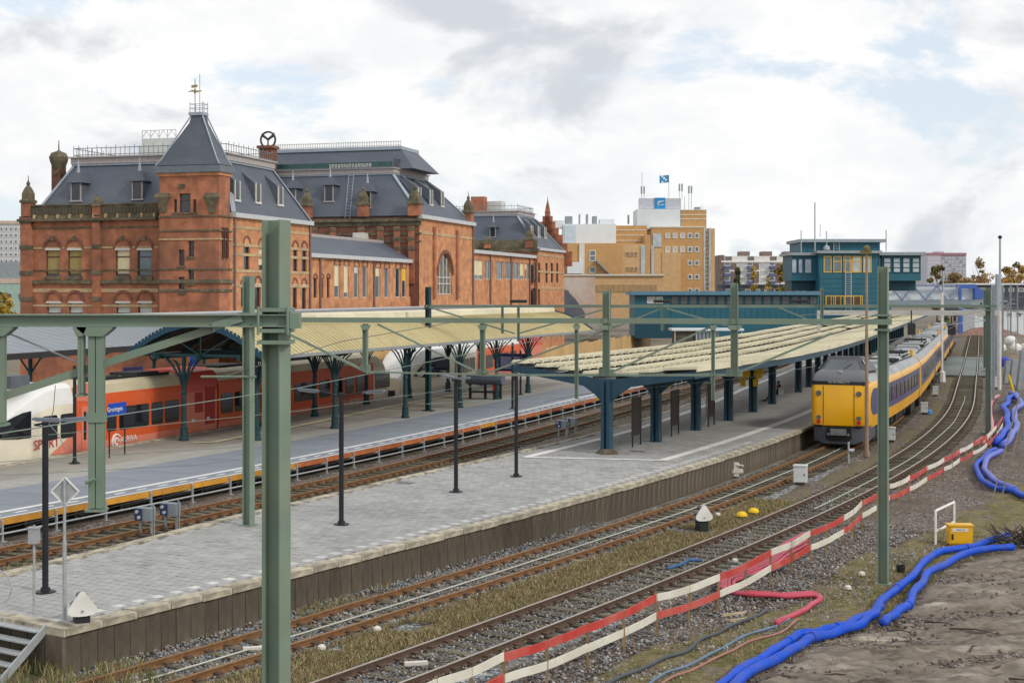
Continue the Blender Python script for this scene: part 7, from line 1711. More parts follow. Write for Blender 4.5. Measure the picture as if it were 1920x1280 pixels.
# ------------------------------------------------------------------ trees
m_trunk = M('tree_bark', (.09, .07, .05), .9)
LEAF = {'green': M('leaves_green', (0.09, 0.12, 0.045), .8, var=.4, vs=.6), 'olive': M('leaves_olive', (0.22, 0.2, 0.07), .8, var=.4, vs=.6), 'rust': M('leaves_rust', (0.42, 0.25, 0.1), .8, var=.35, vs=.5), 'yellow': M('leaves_yellow', (0.58, 0.38, 0.06), .8, var=.35, vs=.5), 'brown': M('leaves_brown', (0.32, 0.22, 0.13), .85, var=.35, vs=.5), 'pine': M('leaves_pine', (0.06, 0.085, 0.06), .8, var=.3)}
def tree(label, loc, h, w, kinds, n=900, trunk=.25, cone=False, name='tree', lf=.38, thin=False):
    t = thing(name, label, 'tree', loc, 0, None); q = MB()
    q.tube([(0, 0, 0), (.1, 0, h * .35), (0, .1, h * .8)], [w * .05, w * .035, w * .012], 6)
    for i in range(7):
        a = i * 2.4; z = h * (.3 + .07 * i); q.tube([(0, 0, z), (math.cos(a) * w * .22, math.sin(a) * w * .22, z + h * .12), (math.cos(a) * w * .4, math.sin(a) * w * .4, z + h * .26)], [w * .02, w * .012, w * .004], 4)
    q.build('trunk', m_trunk, t)
    cl = []
    for i in range(26 if not thin else 16):
        z = rng.uniform(trunk, 1.0); rad = (1 - z) * 1.05 if cone else math.sin(math.pi * min(1, (z - trunk * .6) / (1.02 - trunk * .6))) ** .6
        a = rng.uniform(0, 6.28); r = rad * rng.uniform(.2, .9); cl.append((math.cos(a) * r * w / 2, math.sin(a) * r * w / 2, z * h, rng.uniform(.11, .22) * w * (.7 if cone else 1)))
    V = []; Fc = []; mi = []
    for k in range(n):
        c = cl[rng.integers(len(cl))]; dv = rng.normal(size=3); dv /= np.linalg.norm(dv); r = c[3] * rng.uniform(.45, 1.05)
        p_ = np.array(c[:3]) + dv * r * np.array([1, 1, .75]); u = rng.normal(size=3); u /= np.linalg.norm(u); v = np.cross(u, rng.normal(size=3)); v /= np.linalg.norm(v); s_ = lf * rng.uniform(.6, 1.3)
        b = len(V); V += [p_ - u * s_, p_ + v * s_ * .6, p_ + u * s_, p_ - v * s_ * .6]; Fc.append((b, b + 1, b + 2, b + 3)); mi.append(int(rng.integers(len(kinds))))
    o = bigmesh('crown', V, Fc, [LEAF[k_] for k_ in kinds], mi); o.parent = t; return t
def treeat(label, px, py_top, Y, wpx, kinds, **k):
    z = HC - (py_top - HY) * Y / F; tree(label, ((px - 960) * Y / F, Y, 0), z, wpx * Y / F, kinds, **k)
treeat('dark green conical tree before the apartment slab', 1383, 503, 330, 34, ['pine', 'green'], cone=True, n=2600)
treeat('yellow olive narrow tree before the apartment slab', 1413, 502, 325, 32, ['olive', 'yellow'], cone=True, n=2400)
treeat('bushy olive and yellow tree left of the signal box', 1472, 496, 330, 46, ['olive', 'olive', 'yellow', 'green'], n=3600)
treeat('small yellow tree just left of the bushy olive one', 1440, 518, 340, 18, ['yellow', 'olive'], n=500)
treeat('yellow autumn tree at the left edge before the green hall', 8, 556, 190, 60, ['yellow', 'yellow', 'olive'], n=1500)
treeat('green and rust tree in front of the glass office', 1757, 500, 400, 40, ['olive', 'rust', 'green'], n=3200, lf=.36)
treeat('low rust coloured tree right of the glass office', 1790, 516, 410, 56, ['rust', 'brown', 'olive'], n=3400, lf=.36)
treeat('thin bare topped tree against the sky right of the glass office', 1836, 488, 430, 34, ['brown', 'olive'], n=420, lf=.45, thin=True)
treeat('broad rust tree under the bare topped one', 1848, 520, 420, 70, ['rust', 'brown', 'rust'], n=3600, lf=.36)
treeat('orange brown tree beside the tall light mast', 1888, 505, 400, 60, ['rust', 'brown', 'yellow'], n=3600, lf=.36)
treeat('orange autumn tree cut by the right edge', 1922, 500, 390, 60, ['rust', 'yellow', 'rust'], n=3400, lf=.36)
treeat('thin tree rising above the orange ones near the right edge', 1905, 486, 420, 26, ['brown', 'green'], n=350, lf=.45, thin=True)
treeat('brown tree low behind the footbridge', 1812, 527, 380, 60, ['rust', 'brown'], n=2800, lf=.36)
treeat('dark green bush beneath the footbridge', 1768, 590, 240, 34, ['green', 'pine', 'olive'], n=900)
for px, yt, Y, w, lab, hd_ in ((1875, 446, 230, .16, 'tall pale light mast with a dark head on the skyline', True), (1870, 514, 138, .2, 'blue grey steel mast rising from the construction site', False), (1768, 505, 210, .12, 'thin brown light pole with a round head before the footbridge', True)):
    p = P(px, HY, Y); z = HC - (yt - HY) * Y / F; t = thing('light_mast', lab, 'mast', (p.x, Y, 0)); q = MB(); q.tube([(0, 0, 0), (0, 0, z)], [w * 1.6, w], 7); q.build('pole', m_galv if w < .2 else M('mast_blue_grey', (.30, .36, .44), .5), t)
    if hd_: q = MB(); q.lathe((0, 0, z), [(.12, -.2), (.32, 0), (.36, .2), (.15, .4)], 8); q.build('head', m_black, t)
# ------------------------------------------------------------------ red and white barrier
m_bred = M('barrier_red', (.50, .05, .04), .55, var=.12, vs=4, dirt=(.55, .22, .17), dirts=1.2, dirta=.5)
m_bwhite = M('barrier_white', (.70, .67, .58), .6, var=.08, vs=4, dirt=(.5, .45, .33), dirts=1.0, dirta=.5)
m_post_w = M('barrier_post_wood', (.25, .17, .08), .85, var=.3, vs=5)
bp = [(690, 1327), (817, 1280), (944, 1231), (1101, 1177), (1230, 1120), (1349, 1081.5), (1445, 1035.6), (1518.6, 999.7), (1581.5, 971), (1615.6, 944), (1667.7, 911.6), (1705.4, 895.5), (1737.8, 877.5), (1770, 861), (1799, 845), (1824, 832.6), (1850, 818), (1868, 800), (1880, 782)]
colr = ['w', 'w', 'r', 'r', 'w', 'r', 'w', 'r', 'w', 'r', 'w', 'r', 'w', 'r', 'w', 'r', 'w', 'r']
bpt = [G(x, y, .86) for x, y in bp]
br_ = thing('safety_barrier', 'red and white plank barrier on wooden stakes running along the right track', 'barrier', (bpt[6].x, bpt[6].y, 0))
for i in range(len(bpt) - 1):
    a, c = bpt[i], bpt[i + 1]; t_ = (c - a).normalized()
    for zo, cc in ((0, colr[i]), (-.42, 'r' if colr[i] == 'w' else 'w')):
        q = MB(); n = 5; mid = []
        for j in range(n + 1):
            u = j / n; v = a.lerp(c, u) + Vector((0, 0, zo + random.uniform(-.012, .012) - .05 * math.sin(math.pi * u))); mid.append(v)
        q.loft([[v + Vector((-t_.y * w, t_.x * w, z)) for w, z in ((-.014, -.085), (.014, -.085), (.014, .085), (-.014, .085))] for v in mid]); q.build('board', m_bred if cc == 'r' else m_bwhite, br_, world=True)
    L_ = (c - a).length; n = 2 if L_ > 2.2 else 1
    for j in range(n):
        v = a.lerp(c, j / n); q = MB(); lean = Vector((random.uniform(-.05, .05), random.uniform(-.05, .05), 0)); q.bar(Vector((v.x, v.y + .035, -.12)) + lean, Vector((v.x, v.y + .035, .98 if j == 0 else .9)), .06, .05); q.build('post', m_post_w, br_, world=True)
# ------------------------------------------------------------------ hoses and conduits
m_hose = M('hose_blue', (.002, .07, .55), .5, var=.1, vs=3, bump=.25, bs=14, spec=.25, dirt=(.10, .10, .16), dirts=2.2, dirta=.4)
def smooth_pts(pts, n=6):
    out = []
    for i in range(len(pts) - 1):
        p0, p1, p2, p3 = pts[max(i - 1, 0)], pts[i], pts[i + 1], pts[min(i + 2, len(pts) - 1)]
        for j in range(n):
            t = j / n; out.append(.5 * ((2 * p1) + (p2 - p0) * t + (2 * p0 - 5 * p1 + 4 * p2 - p3) * t * t + (3 * p1 - p0 - 3 * p2 + p3) * t ** 3))
    out.append(pts[-1]); return out
def hose(label, px, r, mat, name='hose', cat='hose', z=None, wob=.03, cuffs=()):
    pts = smooth_pts([G(x, y, r) for x, y in px]); pts = [p + Vector((math.sin(i * .8) * wob, math.cos(i * .63) * wob, abs(math.sin(i * .37)) * wob)) for i, p in enumerate(pts)]
    t = thing(name, label, cat, (pts[0].x, pts[0].y, 0)); q = MB(); q.tube(pts, [r * (1 + .09 * math.sin(i * 1.7) * math.sin(i * .37)) for i in range(len(pts))], 12); q.build('tube', mat, t, smooth='all', world=True)
    for f_ in cuffs:
        i = min(len(pts) - 2, int(f_ * len(pts))); d = (pts[i + 1] - pts[i]).normalized(); q = MB(); q.tube([pts[i] - d * .1, pts[i] - d * .09, pts[i] + d * .09, pts[i] + d * .1], [r * 1.05, r * 1.2, r * 1.2, r * 1.05], 12); q.build('coupling', mat, t, world=True)
    return t
hose('long blue drainage hose on the mud, upper strand ending beside the yellow box', [(1330, 1300), (1400, 1250), (1436, 1232), (1486, 1197), (1518, 1187), (1561, 1180), (1594, 1169), (1637, 1148), (1658, 1122), (1698, 1092), (1727, 1062), (1759, 1035), (1813, 1028), (1850, 1016), (1890, 1003)], .108, m_hose, 'drainage_hose', cuffs=(.2, .38, .62, .85))
hose('long blue drainage hose on the mud, lower strand in the foreground', [(1320, 1340), (1405, 1262), (1472, 1228), (1504, 1206), (1544, 1191), (1590, 1180), (1622, 1164), (1640, 1150), (1650, 1138)], .108, m_hose, 'drainage_hose', cuffs=(.45,))
hose('blue drainage hose branch lying right of the upper strand before the yellow box', [(1655, 1168), (1665, 1160), (1684, 1147), (1705, 1129), (1723, 1098), (1745, 1073), (1788, 1049), (1842, 1030), (1899, 1027)], .106, m_hose, 'drainage_hose', cuffs=(.36,))
hose('blue drainage hose bending round to the right edge, outer strand', [(1940, 938), (1920, 930), (1896, 920), (1860, 912), (1836, 893), (1832, 872), (1850, 852), (1866, 842)], .12, m_hose, 'drainage_hose')
hose('blue drainage hose bending round to the right edge, inner strand', [(1905, 918), (1872, 905), (1850, 886), (1846, 870), (1862, 852), (1880, 846)], .13, M('hose_blue_pale', (.08, .11, .50), .4, var=.12), 'drainage_hose')
hose('crumpled blue hose far up beside the barrier, left strand', [(1866, 830), (1884, 812), (1890, 795), (1886, 775), (1884, 760), (1895, 748), (1906, 740)], .2, m_hose, 'drainage_hose', wob=.1)
hose('crumpled blue hose far up beside the barrier, right strand', [(1880, 836), (1900, 815), (1906, 795), (1900, 778), (1912, 762), (1908, 744), (1895, 738)], .19, _mats['hose_blue_pale'], 'drainage_hose', wob=.1)
m_pinkc = M('conduit_pink', (.50, .06, .10), .45, var=.1); m_greyc = M('conduit_grey', (.06, .07, .08), .5); m_tape = M('tape_blue', (.13, .20, .30), .6)
base = [(1512, 1005), (1470, 1030), (1420, 1062), (1372, 1078), (1354, 1092), (1360, 1106), (1395, 1114), (1460, 1117), (1520, 1116), (1537, 1120), (1528, 1132), (1500, 1148), (1455, 1170)]
for i, (dx, dy, sc) in enumerate(((0, 0, 1), (6, 5, .93), (-3, -7, 1.04), (10, 9, .88), (3, 2, .97))):
    cx = 1445; hose(('pink conduit looped on the gravel behind the barrier, ' + ('outermost turn', 'second turn', 'loosest turn', 'innermost turn', 'middle turn')[i]), [(cx + (x - cx) * sc + dx, 1085 + (y - 1085) * sc + dy * .6) for x, y in base], .055, m_pinkc, 'conduit', 'conduit')
hose('grey conduit running beside the pink ones behind the barrier', [(1545, 985), (1480, 1012), (1430, 1045), (1385, 1068), (1375, 1085), (1420, 1080), (1470, 1062)], .05, m_greyc, 'conduit', 'conduit')
hose('dark hose half buried in the gravel below the barrier', [(1120, 1290), (1170, 1268), (1240, 1238), (1290, 1218), (1330, 1192), (1380, 1172), (1440, 1142)], .042, m_greyc, 'dark_hose')
hose('faded blue and red conduit on the mossy verge, bluish one', [(1190, 1300), (1250, 1262), (1310, 1240), (1370, 1205), (1440, 1178), (1500, 1150), (1530, 1128)], .028, m_tape, 'conduit', 'conduit')
hose('faded blue and red conduit on the mossy verge, reddish one', [(1210, 1305), (1262, 1270), (1322, 1246), (1385, 1212), (1450, 1190), (1500, 1162)], .026, M('conduit_red_faded', (.36, .17, .13), .6), 'conduit', 'conduit')
hose('pink conduit rising beside the far right mast', [(1845, 832), (1860, 810), (1858, 780), (1858, 755), (1872, 742)], .12, M('conduit_pink_pale', (.62, .22, .25), .5), 'conduit', 'conduit')
hose('pink conduit running along behind the far boards of the barrier', [(1700, 905), (1740, 880), (1780, 862), (1820, 838), (1842, 820)], .06, _mats['conduit_pink_pale'], 'conduit', 'conduit')
hose('blue plastic tube lying across the sleepers of the nearest track', [(1250, 1066), (1268, 1062), (1290, 1052), (1312, 1050)], .05, M('tube_blue', (.03, .10, .25), .5), 'plastic_tube', 'tube')
# ------------------------------------------------------------------ yellow box, handrail, odds and ends
p = G(1799, 1021, 0); t = thing('yellow_cabinet', 'yellow electrical cabinet with a white label standing beside the blue hoses', 'cabinet', p, -.06)
q = MB(); q.box(-.3, .3, -.12, .12, -.05, .08); q.build('foot', m_blindy, t)
q = MB(); q.box(-.37, .37, -.2, .2, .06, .62); q.build('housing', M('cabinet_yellow', (.78, .42, .01), .4, var=.05, dirt=(.6, .33, .03), dirts=1.5, dirta=.4), t)
q = MB(); q.box(-.4, .4, -.23, .23, .62, .67); q.build('lid', _mats['cabinet_yellow'], t)
q = MB(); q.box(-.34, .27, -.215, -.2, .09, .6); d_ = q.build('door', _mats['cabinet_yellow'], t)
q = MB(); q.box(-.3, -.24, -.23, -.214, .2, .38); q.build('lock', m_black, d_)
q = MB(); q.box(-.27, .22, -.22, -.214, .46, .56); q.build('label', m_white, d_)
for x, w in ((-.16, .03), (-.12, .05), (-.06, .04), (-.01, .03), (.06, .04)): q = MB(); q.box(x, x + w, -.2225, -.2205, .49, .535); q.build('label_mark', m_steel, d_)
a, c = G(1754, 1021, 0), G(1789, 1002, 0); t = thing('white_handrail', 'white pipe handrail behind the yellow cabinet', 'handrail', a)
for e in (a, c): q = MB(); q.tube([e, e + Vector((0, 0, 1.08))], .04, 7); q.build('post', m_white, t, world=True)
for z in (1.08, .42): q = MB(); q.tube([a + Vector((0, 0, z)), c + Vector((0, 0, z))], .04, 7); q.build('rail', m_white, t, world=True)
p = G(1689, 1072, 0); q = MB(); q.lathe(p, [(.11, 0), (.14, .2), (.12, .2), (.1, .04)], 10); tag(q.build('dark_pot', m_black, loc=p), 'dark open pot in the gravel right of the right portal mast', 'pot')
for px, py, ln, a, lab in ((1375, 1150, .7, .5, 'pale cut plank on the gravel, upper of two'), (1392, 1160, .75, .45, 'pale cut plank on the gravel, lower of two'), (1085, 1050, .55, -.1, 'short pale plank at the edge of the dry grass'), (1176, 1058, .6, -.05, 'pale plank on the dry grass beside the outer track')):
    p = G(px, py, .03); q = MB(); q.rbox(p, ln, .09, .0, .05, a); tag(q.build('plank', M('plank_wood', (.42, .34, .22), .8, var=.2), loc=p), lab, 'plank')
p = G(1905, 1030, 0); t = thing('root_heap', 'dark tangle of roots and cut branches at the right edge by the hoses', 'heap', p + Vector((.5, .6, 0)))
q = MB()
for i in range(90):
    a = random.uniform(0, 6.28); r0 = random.uniform(0, .9); b0 = Vector((math.cos(a) * r0, math.sin(a) * r0 * .8, random.uniform(0, .35))); dv = Vector((random.gauss(0, 1), random.gauss(0, 1), random.uniform(.1, .9))).normalized()
    q.tube([b0, b0 + dv * .3 + Vector((0, 0, .05)), b0 + dv * .6], [.03, .02, .006], 4)
q.build('roots', M('roots_dark', (.06, .05, .045), .9), t)['kind'] = 'stuff'
# construction clutter on the far right
random.seed(21)
for px, py, h, lab in ((1887, 716, 1.9, 'grey concrete pile left of three by the site edge'), (1898, 720, 2.2, 'grey concrete pile in the middle of three by the site edge'), (1912, 728, 3.2, 'tall leaning grey concrete pile at the right edge')):
    p = G(px, py, 0); q = MB(); q.loft([[(p.x + l_ + x, p.y + y, z) for x, y in ((-.28, -.28), (.28, -.28), (.28, .28), (-.28, .28))] for z, l_ in ((-.1, 0), (h, h * .12))]); tag(q.build('concrete_pile', m_steel, loc=p), lab, 'pile')
p = G(1904, 660, 0); t = thing('white_bags', 'white bulk bags piled on the far construction site', 'bags', p)
for dx, dy, z in ((0, 0, 0), (-1.4, .6, 0), (1.2, .5, 0), (-.4, .4, 1.0)):
    q = MB(); q.lathe((dx * 1.3, dy, z), [(.6, 0), (.85, .3), (.8, .9), (.45, 1.15), (.1, 1.2)], 8); q.build('bag', m_white, t, smooth='all')
for px, py, c_, lab in ((1861, 700, m_bred, 'red white barrier stub by the far mast foot'),):
    p = G(px, py, 0); t = thing('barrier_stub', lab, 'barrier', p, -.2)
    for i in range(4): q = MB(); q.box(-.5, .5, -.05, .05, .1 + i * .25, .3 + i * .25); q.build('board', m_bred if i % 2 else m_bwhite, t)
p0, p1_ = G(1901, 738, 0), P(1891, 703, G(1901, 738, 0).y); t = thing('yellow_pole', 'bright yellow pole leaning over the clutter at the far right', 'pole', p0); q = MB(); q.tube([p0, p1_], .1, 6); q.build('pole', m_blindy, t, world=True)
p = G(1884, 690, 0); q = MB(); q.lathe(p, [(.5, 0), (.55, .9), (.3, 1.2)], 8); tag(q.build('blue_barrel', M('barrel_blue', (.05, .07, .4), .5), loc=p), 'blue barrel on the far construction site', 'barrel')
t = thing('site_fence', 'grey mesh site fence on posts at the far right behind the masts', 'fence', G(1880, 640, 0))
for i, (px, py) in enumerate(((1862, 632), (1876, 640), (1890, 650), (1905, 662), (1921, 674))):
    p = G(px, py, 0); q = MB(); q.tube([p, p + Vector((0, 0, 3.0 if i % 2 else 6.5))], .08, 5); q.build('post', m_steel, t, world=True)
    if i: q = MB(); q.bar(pp + Vector((0, 0, 1.6)), p + Vector((0, 0, 1.6)), .06); q.bar(pp + Vector((0, 0, .3)), p + Vector((0, 0, .3)), .06); q.build('rail', m_steel, t, world=True)
    pp = p
q = None
# spoil heaps on the far site
for i, (px, py, s_, lab) in enumerate(((1893, 672, 3.2, 'low brown spoil heap behind the concrete piles'), (1915, 700, 3.0, 'brown spoil heap at the right edge of the far site'), (1850, 628, 4.5, 'reddish spoil heap at the far end of the outer track'), (1795, 622, 4.0, 'reddish rubble heap between the far tracks'))):
    p = G(px, py, 0); n = 22; V = []; Fc = []
    for a in range(n + 1):
        for b in range(n + 1):
            x, y = (a / n - .5) * 2, (b / n - .5) * 2; r = min(1, math.hypot(x, y)); V.append((x * s_ * 1.6, y * s_, (1 - r ** 2) * s_ * .32 * (.6 + .8 * float(fbm(np.array(x * 3 + i), np.array(y * 3))))  - .1))
    for a in range(n):
        for b in range(n): k_ = a * (n + 1) + b; Fc.append((k_, k_ + n + 1, k_ + n + 2, k_ + 1))
    tag(bigmesh('spoil_heap', V, Fc, m_soil if i < 2 else M('spoil_red', (.24, .14, .11), .95, var=.4, vs=2), loc=p), lab, 'heap')
# ------------------------------------------------------------------ seated traveller
m_coat = M('coat_dark', (.03, .03, .04), .8); m_skin = M('skin', (.5, .3, .22), .6); m_redc = M('scarf_red', (.5, .03, .05), .8); m_jean = M('trousers_dark', (.02, .025, .04), .8)
def skin_figure(parent, verts, edges, radii, mat, name):
    me = bpy.data.meshes.new(name); me.from_pydata(verts, edges, []); o = bpy.data.objects.new(name, me); COL.objects.link(o)
    o.modifiers.new('skin', 'SKIN'); sv = me.skin_vertices[0].data if me.skin_vertices else None
    if sv is None: me.attributes; 
    for i, r in enumerate(radii): me.skin_vertices[0].data[i].radius = (r, r)
    me.skin_vertices[0].data[0].use_root = True
    s_ = o.modifiers.new('sub', 'SUBSURF'); s_.levels = s_.render_levels = 2
    dg = bpy.context.evaluated_depsgraph_get(); m2 = bpy.data.meshes.new_from_object(o.evaluated_get(dg)); bpy.data.objects.remove(o)
    m2.materials.clear(); m2.materials.append(mat); m2.polygons.foreach_set('use_smooth', [True] * len(m2.polygons)); n = bpy.data.objects.new(name, m2); COL.objects.link(n); n.parent = parent; return n
def person(label, loc, rz):
    t = thing('person', label, 'person', loc, rz)
    v = [(.08, 0, .55), (.1, 0, .75), (.12, 0, .95), (.1, 0, 1.06), (.06, 0, 1.13), (.04, 0, 1.2), (.03, 0, 1.3),
         (.02, .1, .53), (-.4, .12, .54), (-.78, .13, .12), (-.95, .14, .06), (.02, -.1, .53), (-.42, -.1, .55), (-.7, -.12, .12), (-.88, -.13, .06),
         (.1, .2, 1.0), (.02, .27, .76), (-.18, .2, .62), (-.28, .15, .6), (.1, -.2, 1.0), (.02, -.27, .76), (-.18, -.2, .62), (-.28, -.14, .6)]
    e = [(0, 1), (1, 2), (2, 3), (3, 4), (4, 5), (5, 6), (0, 7), (7, 8), (8, 9), (9, 10), (0, 11), (11, 12), (12, 13), (13, 14), (3, 15), (15, 16), (16, 17), (17, 18), (3, 19), (19, 20), (20, 21), (21, 22)]
    r = [.15, .15, .17, .13, .055, .09, .085, .1, .075, .05, .04, .1, .075, .05, .04, .075, .055, .04, .03, .075, .055, .04, .03]
    skin_figure(t, v, e, r, m_coat, 'body')
    q = MB(); q.lathe((.04, 0, 1.12), [(.04, 0), (.085, .04), (.1, .12), (.085, .2), (.03, .235)], 10); h = q.build('head', m_skin, t, smooth='all')
    q = MB(); q.lathe((.055, 0, 1.22), [(.102, 0), (.105, .06), (.08, .13), (.02, .15)], 10); q.build('hair', m_coat, h, smooth='all')
    q = MB(); q.lathe((-.055, 0, 1.21), [(.01, -.02), (.02, 0), (.008, .035)], 6)
    q.build('nose', m_skin, h)
    q = MB(); q.lathe((.08, 0, 1.0), [(.19, -.06), (.16, .06), (.09, .12)], 12); q.build('scarf', m_redc, t, smooth='all')
    for y in (.13, -.12): q = MB(); q.loft([[(x, y - w, z0), (x, y + w, z0), (x, y + w, z1), (x, y - w, z1)] for x, w, z0, z1 in ((-1.1 + (.07 if y < 0 else 0), .035, 0, .06), (-.98, .05, 0, .1), (-.84, .045, 0, .13))]); q.build('shoe', m_black, t)
    return t
bpp = G(1458, 752, PZ); person('person in dark clothes with red scarf sitting on the bench, legs stretched out', (bpp.x, bpp.y, PZ - .03), bz)
# ------------------------------------------------------------------ mud, verge
hp = [L1.near(*G(x, y)[:2]) for x, y in ((1330, 1290), (1480, 1205), (1640, 1160), (1750, 1062), (1850, 1030), (1905, 1005))]
hs_, hd_ = [a for a, b in hp], [b for a, b in hp]
def bound(S): return np.interp(S, hs_, hd_)
def mudz(S, D, x, y):
    u = D - bound(S); base = np.clip(u / 1.2, -1, 1) * .09 - .10
    ang = .35; a = x * math.cos(ang) + y * math.sin(ang); b = -x * math.sin(ang) + y * math.cos(ang)
    rut = (np.abs(((b + 1.6 * fbm(a * .15, b * .15, 2, 5)) * .55) % 1 - .5) - .25) * .30
    return base + np.clip(u, 0, 1) * (rut + .34 * (fbm(a * .5, b * 1.4, 5, 8) - .47) + .26 * (fbm(a * 2.2, b * 5, 5, 18) - .47) + .14 * (fbm(a * 6, b * 11, 4, 28) - .47)) + np.where(u < -.2, -.25 * np.clip(-u - .2, 0, 1), 0)
o = ribbon('mud_ground', L1, s_n - 10, 95, 4.0, 26, .02, m_mud, .11, .11, .05, 12, mudz); tag(o, kind='structure')
def verz(S, D, x, y):
    u = bound(S) - D; return -.3 * (1 - np.clip((u + .3) / .4, 0, 1)) - .3 * np.clip((u - 1.7 - 1.6 * fbm(x * .5, y * .5, 3, 4)) / .5, 0, 1)
o = ribbon('mossy_verge', L1, s_n - 10, 80, 3.0, 16, .0, m_moss, .3, .2, .06, 15, verz); tag(o, kind='structure')
# ------------------------------------------------------------------ stones, grass and weeds
def to_world(path, S, D):
    X = np.interp(S, path.s, path.p[:, 0]); Y = np.interp(S, path.s, path.p[:, 1]); tx = np.interp(S, path.s, path.t[:, 0]); ty = np.interp(S, path.s, path.t[:, 1]); return X + ty * D, Y - tx * D
def stones(name, path, s0, s1, d0, d1, n, mats, w, z=0.0, smin=.025, smax=.06, keep=None):
    S = rng.uniform(0, 1, n) ** 1.6 * (s1 - s0) + s0; D = rng.uniform(d0, d1, n)
    if keep is not None: k = keep(S, D); S, D = S[k], D[k]; n = len(S)
    x, y = to_world(path, S, D); B0_ = np.array([(1, 0, 0), (-.6, .8, .1), (-.5, -.8, -.1), (.1, .1, .75), (0, 0, -.6)])
    sc = rng.uniform(smin, smax, n)[:, None, None]; jit = 1 + rng.uniform(-.35, .35, (n, 5, 3)); a = rng.uniform(0, 6.28, n); ca, sa2 = np.cos(a), np.sin(a)
    V = B0_[None] * jit * sc; V = np.stack([V[..., 0] * ca[:, None] - V[..., 1] * sa2[:, None], V[..., 0] * sa2[:, None] + V[..., 1] * ca[:, None], V[..., 2]], -1)
    V += np.stack([x, y, np.full(n, z) + rng.uniform(-.01, .02, n)], -1)[:, None, :]
    Fb = np.array([(0, 1, 3), (1, 2, 3), (2, 0, 3), (1, 0, 4), (2, 1, 4), (0, 2, 4)]); Fc = (np.arange(n)[:, None, None] * 5 + Fb[None]).reshape(-1, 3)
    mi = np.repeat(rng.choice(len(mats), n, p=w), 6); o = bigmesh(name, V.reshape(-1, 3), Fc, mats, mi); tag(o, kind='stuff'); return o
st_m = [M('stone_grey', (.24, .235, .23), .9), M('stone_brown', (.19, .145, .115), .9), M('stone_pale', (.42, .40, .37), .9), M('stone_blue', (.22, .25, .275), .9), M('stone_dark', (.08, .07, .065), .9)]
tag(stones('ballast_stones', L1, s_n, 62, -5.15, -2.0, 16000, st_m, [.25, .22, .15, .30, .08], 0), 'loose grey ballast stones along the platform wall', 'gravel')
tag(stones('ballast_stones', L1, s_n, 40, -.6, 2.6, 12000, st_m, [.22, .18, .16, .36, .08], 0), 'bluish ballast stones under the nearest track', 'gravel')
tag(stones('ballast_stones', L1, s_n + 6, 75, -.1, 1.65, 9000, st_m, [.22, .38, .14, .12, .14], .015, .02, .05), 'brownish stones lying over the sleepers of the outer track', 'gravel')
tag(stones('gravel_stones', L1, s_n, 66, 2.4, 9.5, 36000, st_m, [.30, .40, .12, .06, .12], -.02, .025, .065, lambda S, D: D < bound(S) - .8), 'brownish gravel stones on both sides of the barrier', 'gravel')
tag(stones('mud_clods', L1, s_n - 4, 60, 5, 22, 22000, [M('clod', (.16, .125, .095), .95), st_m[4], st_m[0]], [.7, .2, .1], -.01, .012, .07, lambda S, D: D > bound(S) + .3), 'clods and stones scattered over the mud', 'clods')
m_g = [M('grass_dry', (.34, .265, .135), .9), M('grass_straw', (.44, .36, .20), .9), M('grass_green', (.12, .15, .035), .9), M('grass_brown', (.20, .14, .075), .9)]
def grass(name, S, D, path, hmin, hmax, w, lean=.5, z=-.02):
    n = len(S); x, y = to_world(path, S, D); h = rng.uniform(hmin, hmax, n); a = rng.uniform(0, 6.28, n); wd = rng.uniform(.006, .014, n); ln = rng.uniform(.1, lean, n) * h; b = rng.uniform(0, 6.28, n)
    p0 = np.stack([x, y, np.full(n, z)], -1); sd = np.stack([np.cos(a), np.sin(a), 0 * a], -1) * wd[:, None]; m_ = np.stack([np.cos(b) * ln * .4, np.sin(b) * ln * .4, h * .6], -1); tp = np.stack([np.cos(b) * ln, np.sin(b) * ln, h], -1)
    V = np.stack([p0 - sd, p0 + sd, p0 + m_ + sd * .7, p0 + m_ - sd * .7, p0 + tp], 1).reshape(-1, 3)
    i = np.arange(n)[:, None] * 5; F4 = np.concatenate([i + np.array([[0, 1, 2]]), i + np.array([[0, 2, 3]]), i + np.array([[3, 2, 4]])], 0)
    mi = np.tile(rng.choice(4, n, p=w), 3); o = bigmesh(name, V, F4, m_g, mi); tag(o, kind='stuff'); return o
def patch(n, s0, s1, d0, d1, thr, seed, path=L1, sc=.5):
    S = rng.uniform(0, 1, n) ** 1.4 * (s1 - s0) + s0; D = rng.uniform(d0, d1, n); x, y = to_world(path, S, D); k = fbm(x * sc, y * sc, 4, seed) > thr; return S[k], D[k]
S_, D_ = patch(110000, s_n, 70, -2.1, -.15, .25, 31); tag(grass('dry_grass', S_, D_, L1, .03, .15, [.34, .18, .16, .32], 1.3), 'dry straw grass between the two right tracks', 'grass')
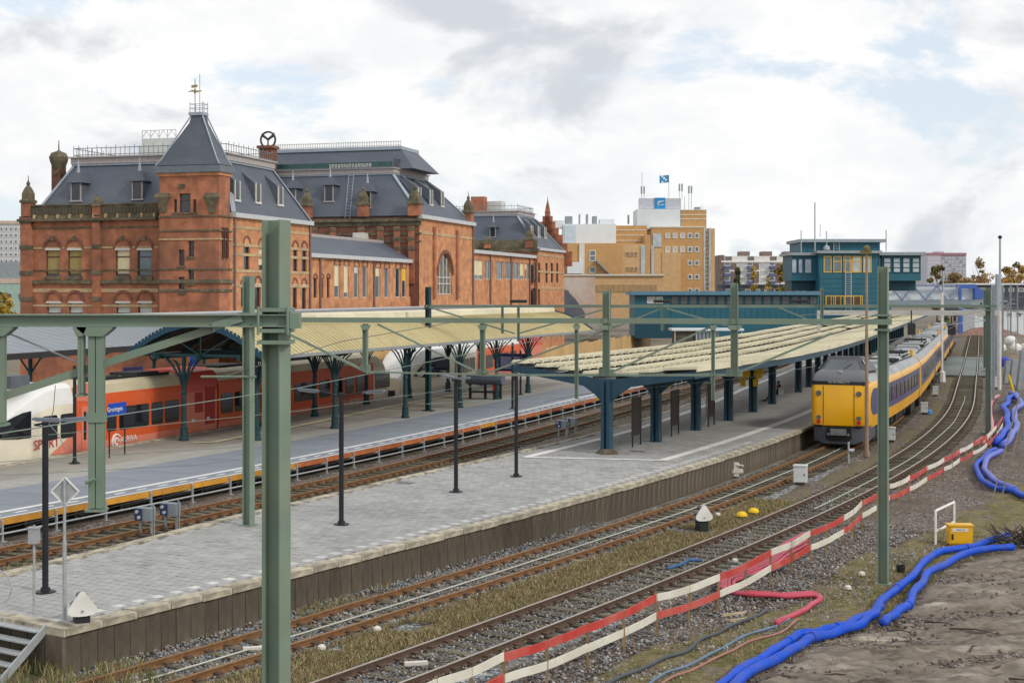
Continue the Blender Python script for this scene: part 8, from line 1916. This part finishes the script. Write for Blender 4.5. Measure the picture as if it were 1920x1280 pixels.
S_, D_ = patch(16000, s_n, 50, -5.1, -3.9, .50, 33); tag(grass('dry_grass', S_, D_, L1, .03, .16, [.34, .12, .26, .28], 1.2), 'dry weeds along the foot of the platform wall', 'grass')
S_, D_ = patch(9000, s_n - 3, s_n + 9, -6.8, -2.4, .36, 35); tag(grass('green_weeds', S_, D_, L1, .08, .42, [.22, .08, .55, .15], .7), 'green weeds at the end of the platform', 'grass')
S_, D_ = patch(16000, s_n + 4, 40, 0.0, 2.3, .56, 37, sc=.35); tag(grass('green_weeds', S_, D_, L1, .03, .12, [.2, .05, .65, .1]), 'low green moss and weeds between the nearest rails', 'grass')
S_, D_ = patch(70000, s_n, 66, 3.5, 14, .36, 39); k = (D_ < bound(S_) + .5) & (D_ > bound(S_) - 2.2); tag(grass('verge_grass', S_[k], D_[k], L1, .03, .12, [.26, .14, .42, .18], 1.1), 'mossy green and straw grass beside the blue hoses', 'grass')
S_, D_ = patch(12000, 20, 110, 3.6, 5.6, .46, 41, E1); tag(grass('dry_grass', S_, D_, E1, .05, .2, [.35, .2, .3, .15]), 'weeds between the deck track and the island platform', 'grass')
# sticks and dead roots lying on the mud
q = MB()
for i in range(60):
    S0 = random.uniform(s_n, 55); D0 = bound(S0) + random.uniform(.6, 9); p = L1.pt(S0, float(D0), .06); a = random.uniform(-.6, .6) + (0 if i % 3 else 1.2); ln = random.uniform(.25, 1.3)
    v = Vector((math.cos(a) * ln, math.sin(a) * ln, 0)); q.tube([p, p + v * .5 + Vector((random.uniform(-.1, .1), random.uniform(-.1, .1), .05)), p + v], [.022, .016, .007], 5)
tag(q.build('dead_sticks', M('stick_dark', (.055, .042, .032), .9)), 'dark sticks and roots strewn over the mud', 'sticks', None, 'stuff')
S_, D_ = patch(26000, s_n - 3, 52, 4, 20, .50, 51, sc=.8); k = (D_ > bound(S_) + .1) & (D_ < bound(S_) + 1.6); tag(grass('dry_grass', S_[k], D_[k], L1, .04, .18, [.42, .28, .08, .22], 1.2, .0), 'straw coloured tufts along the mud side of the hoses', 'grass')
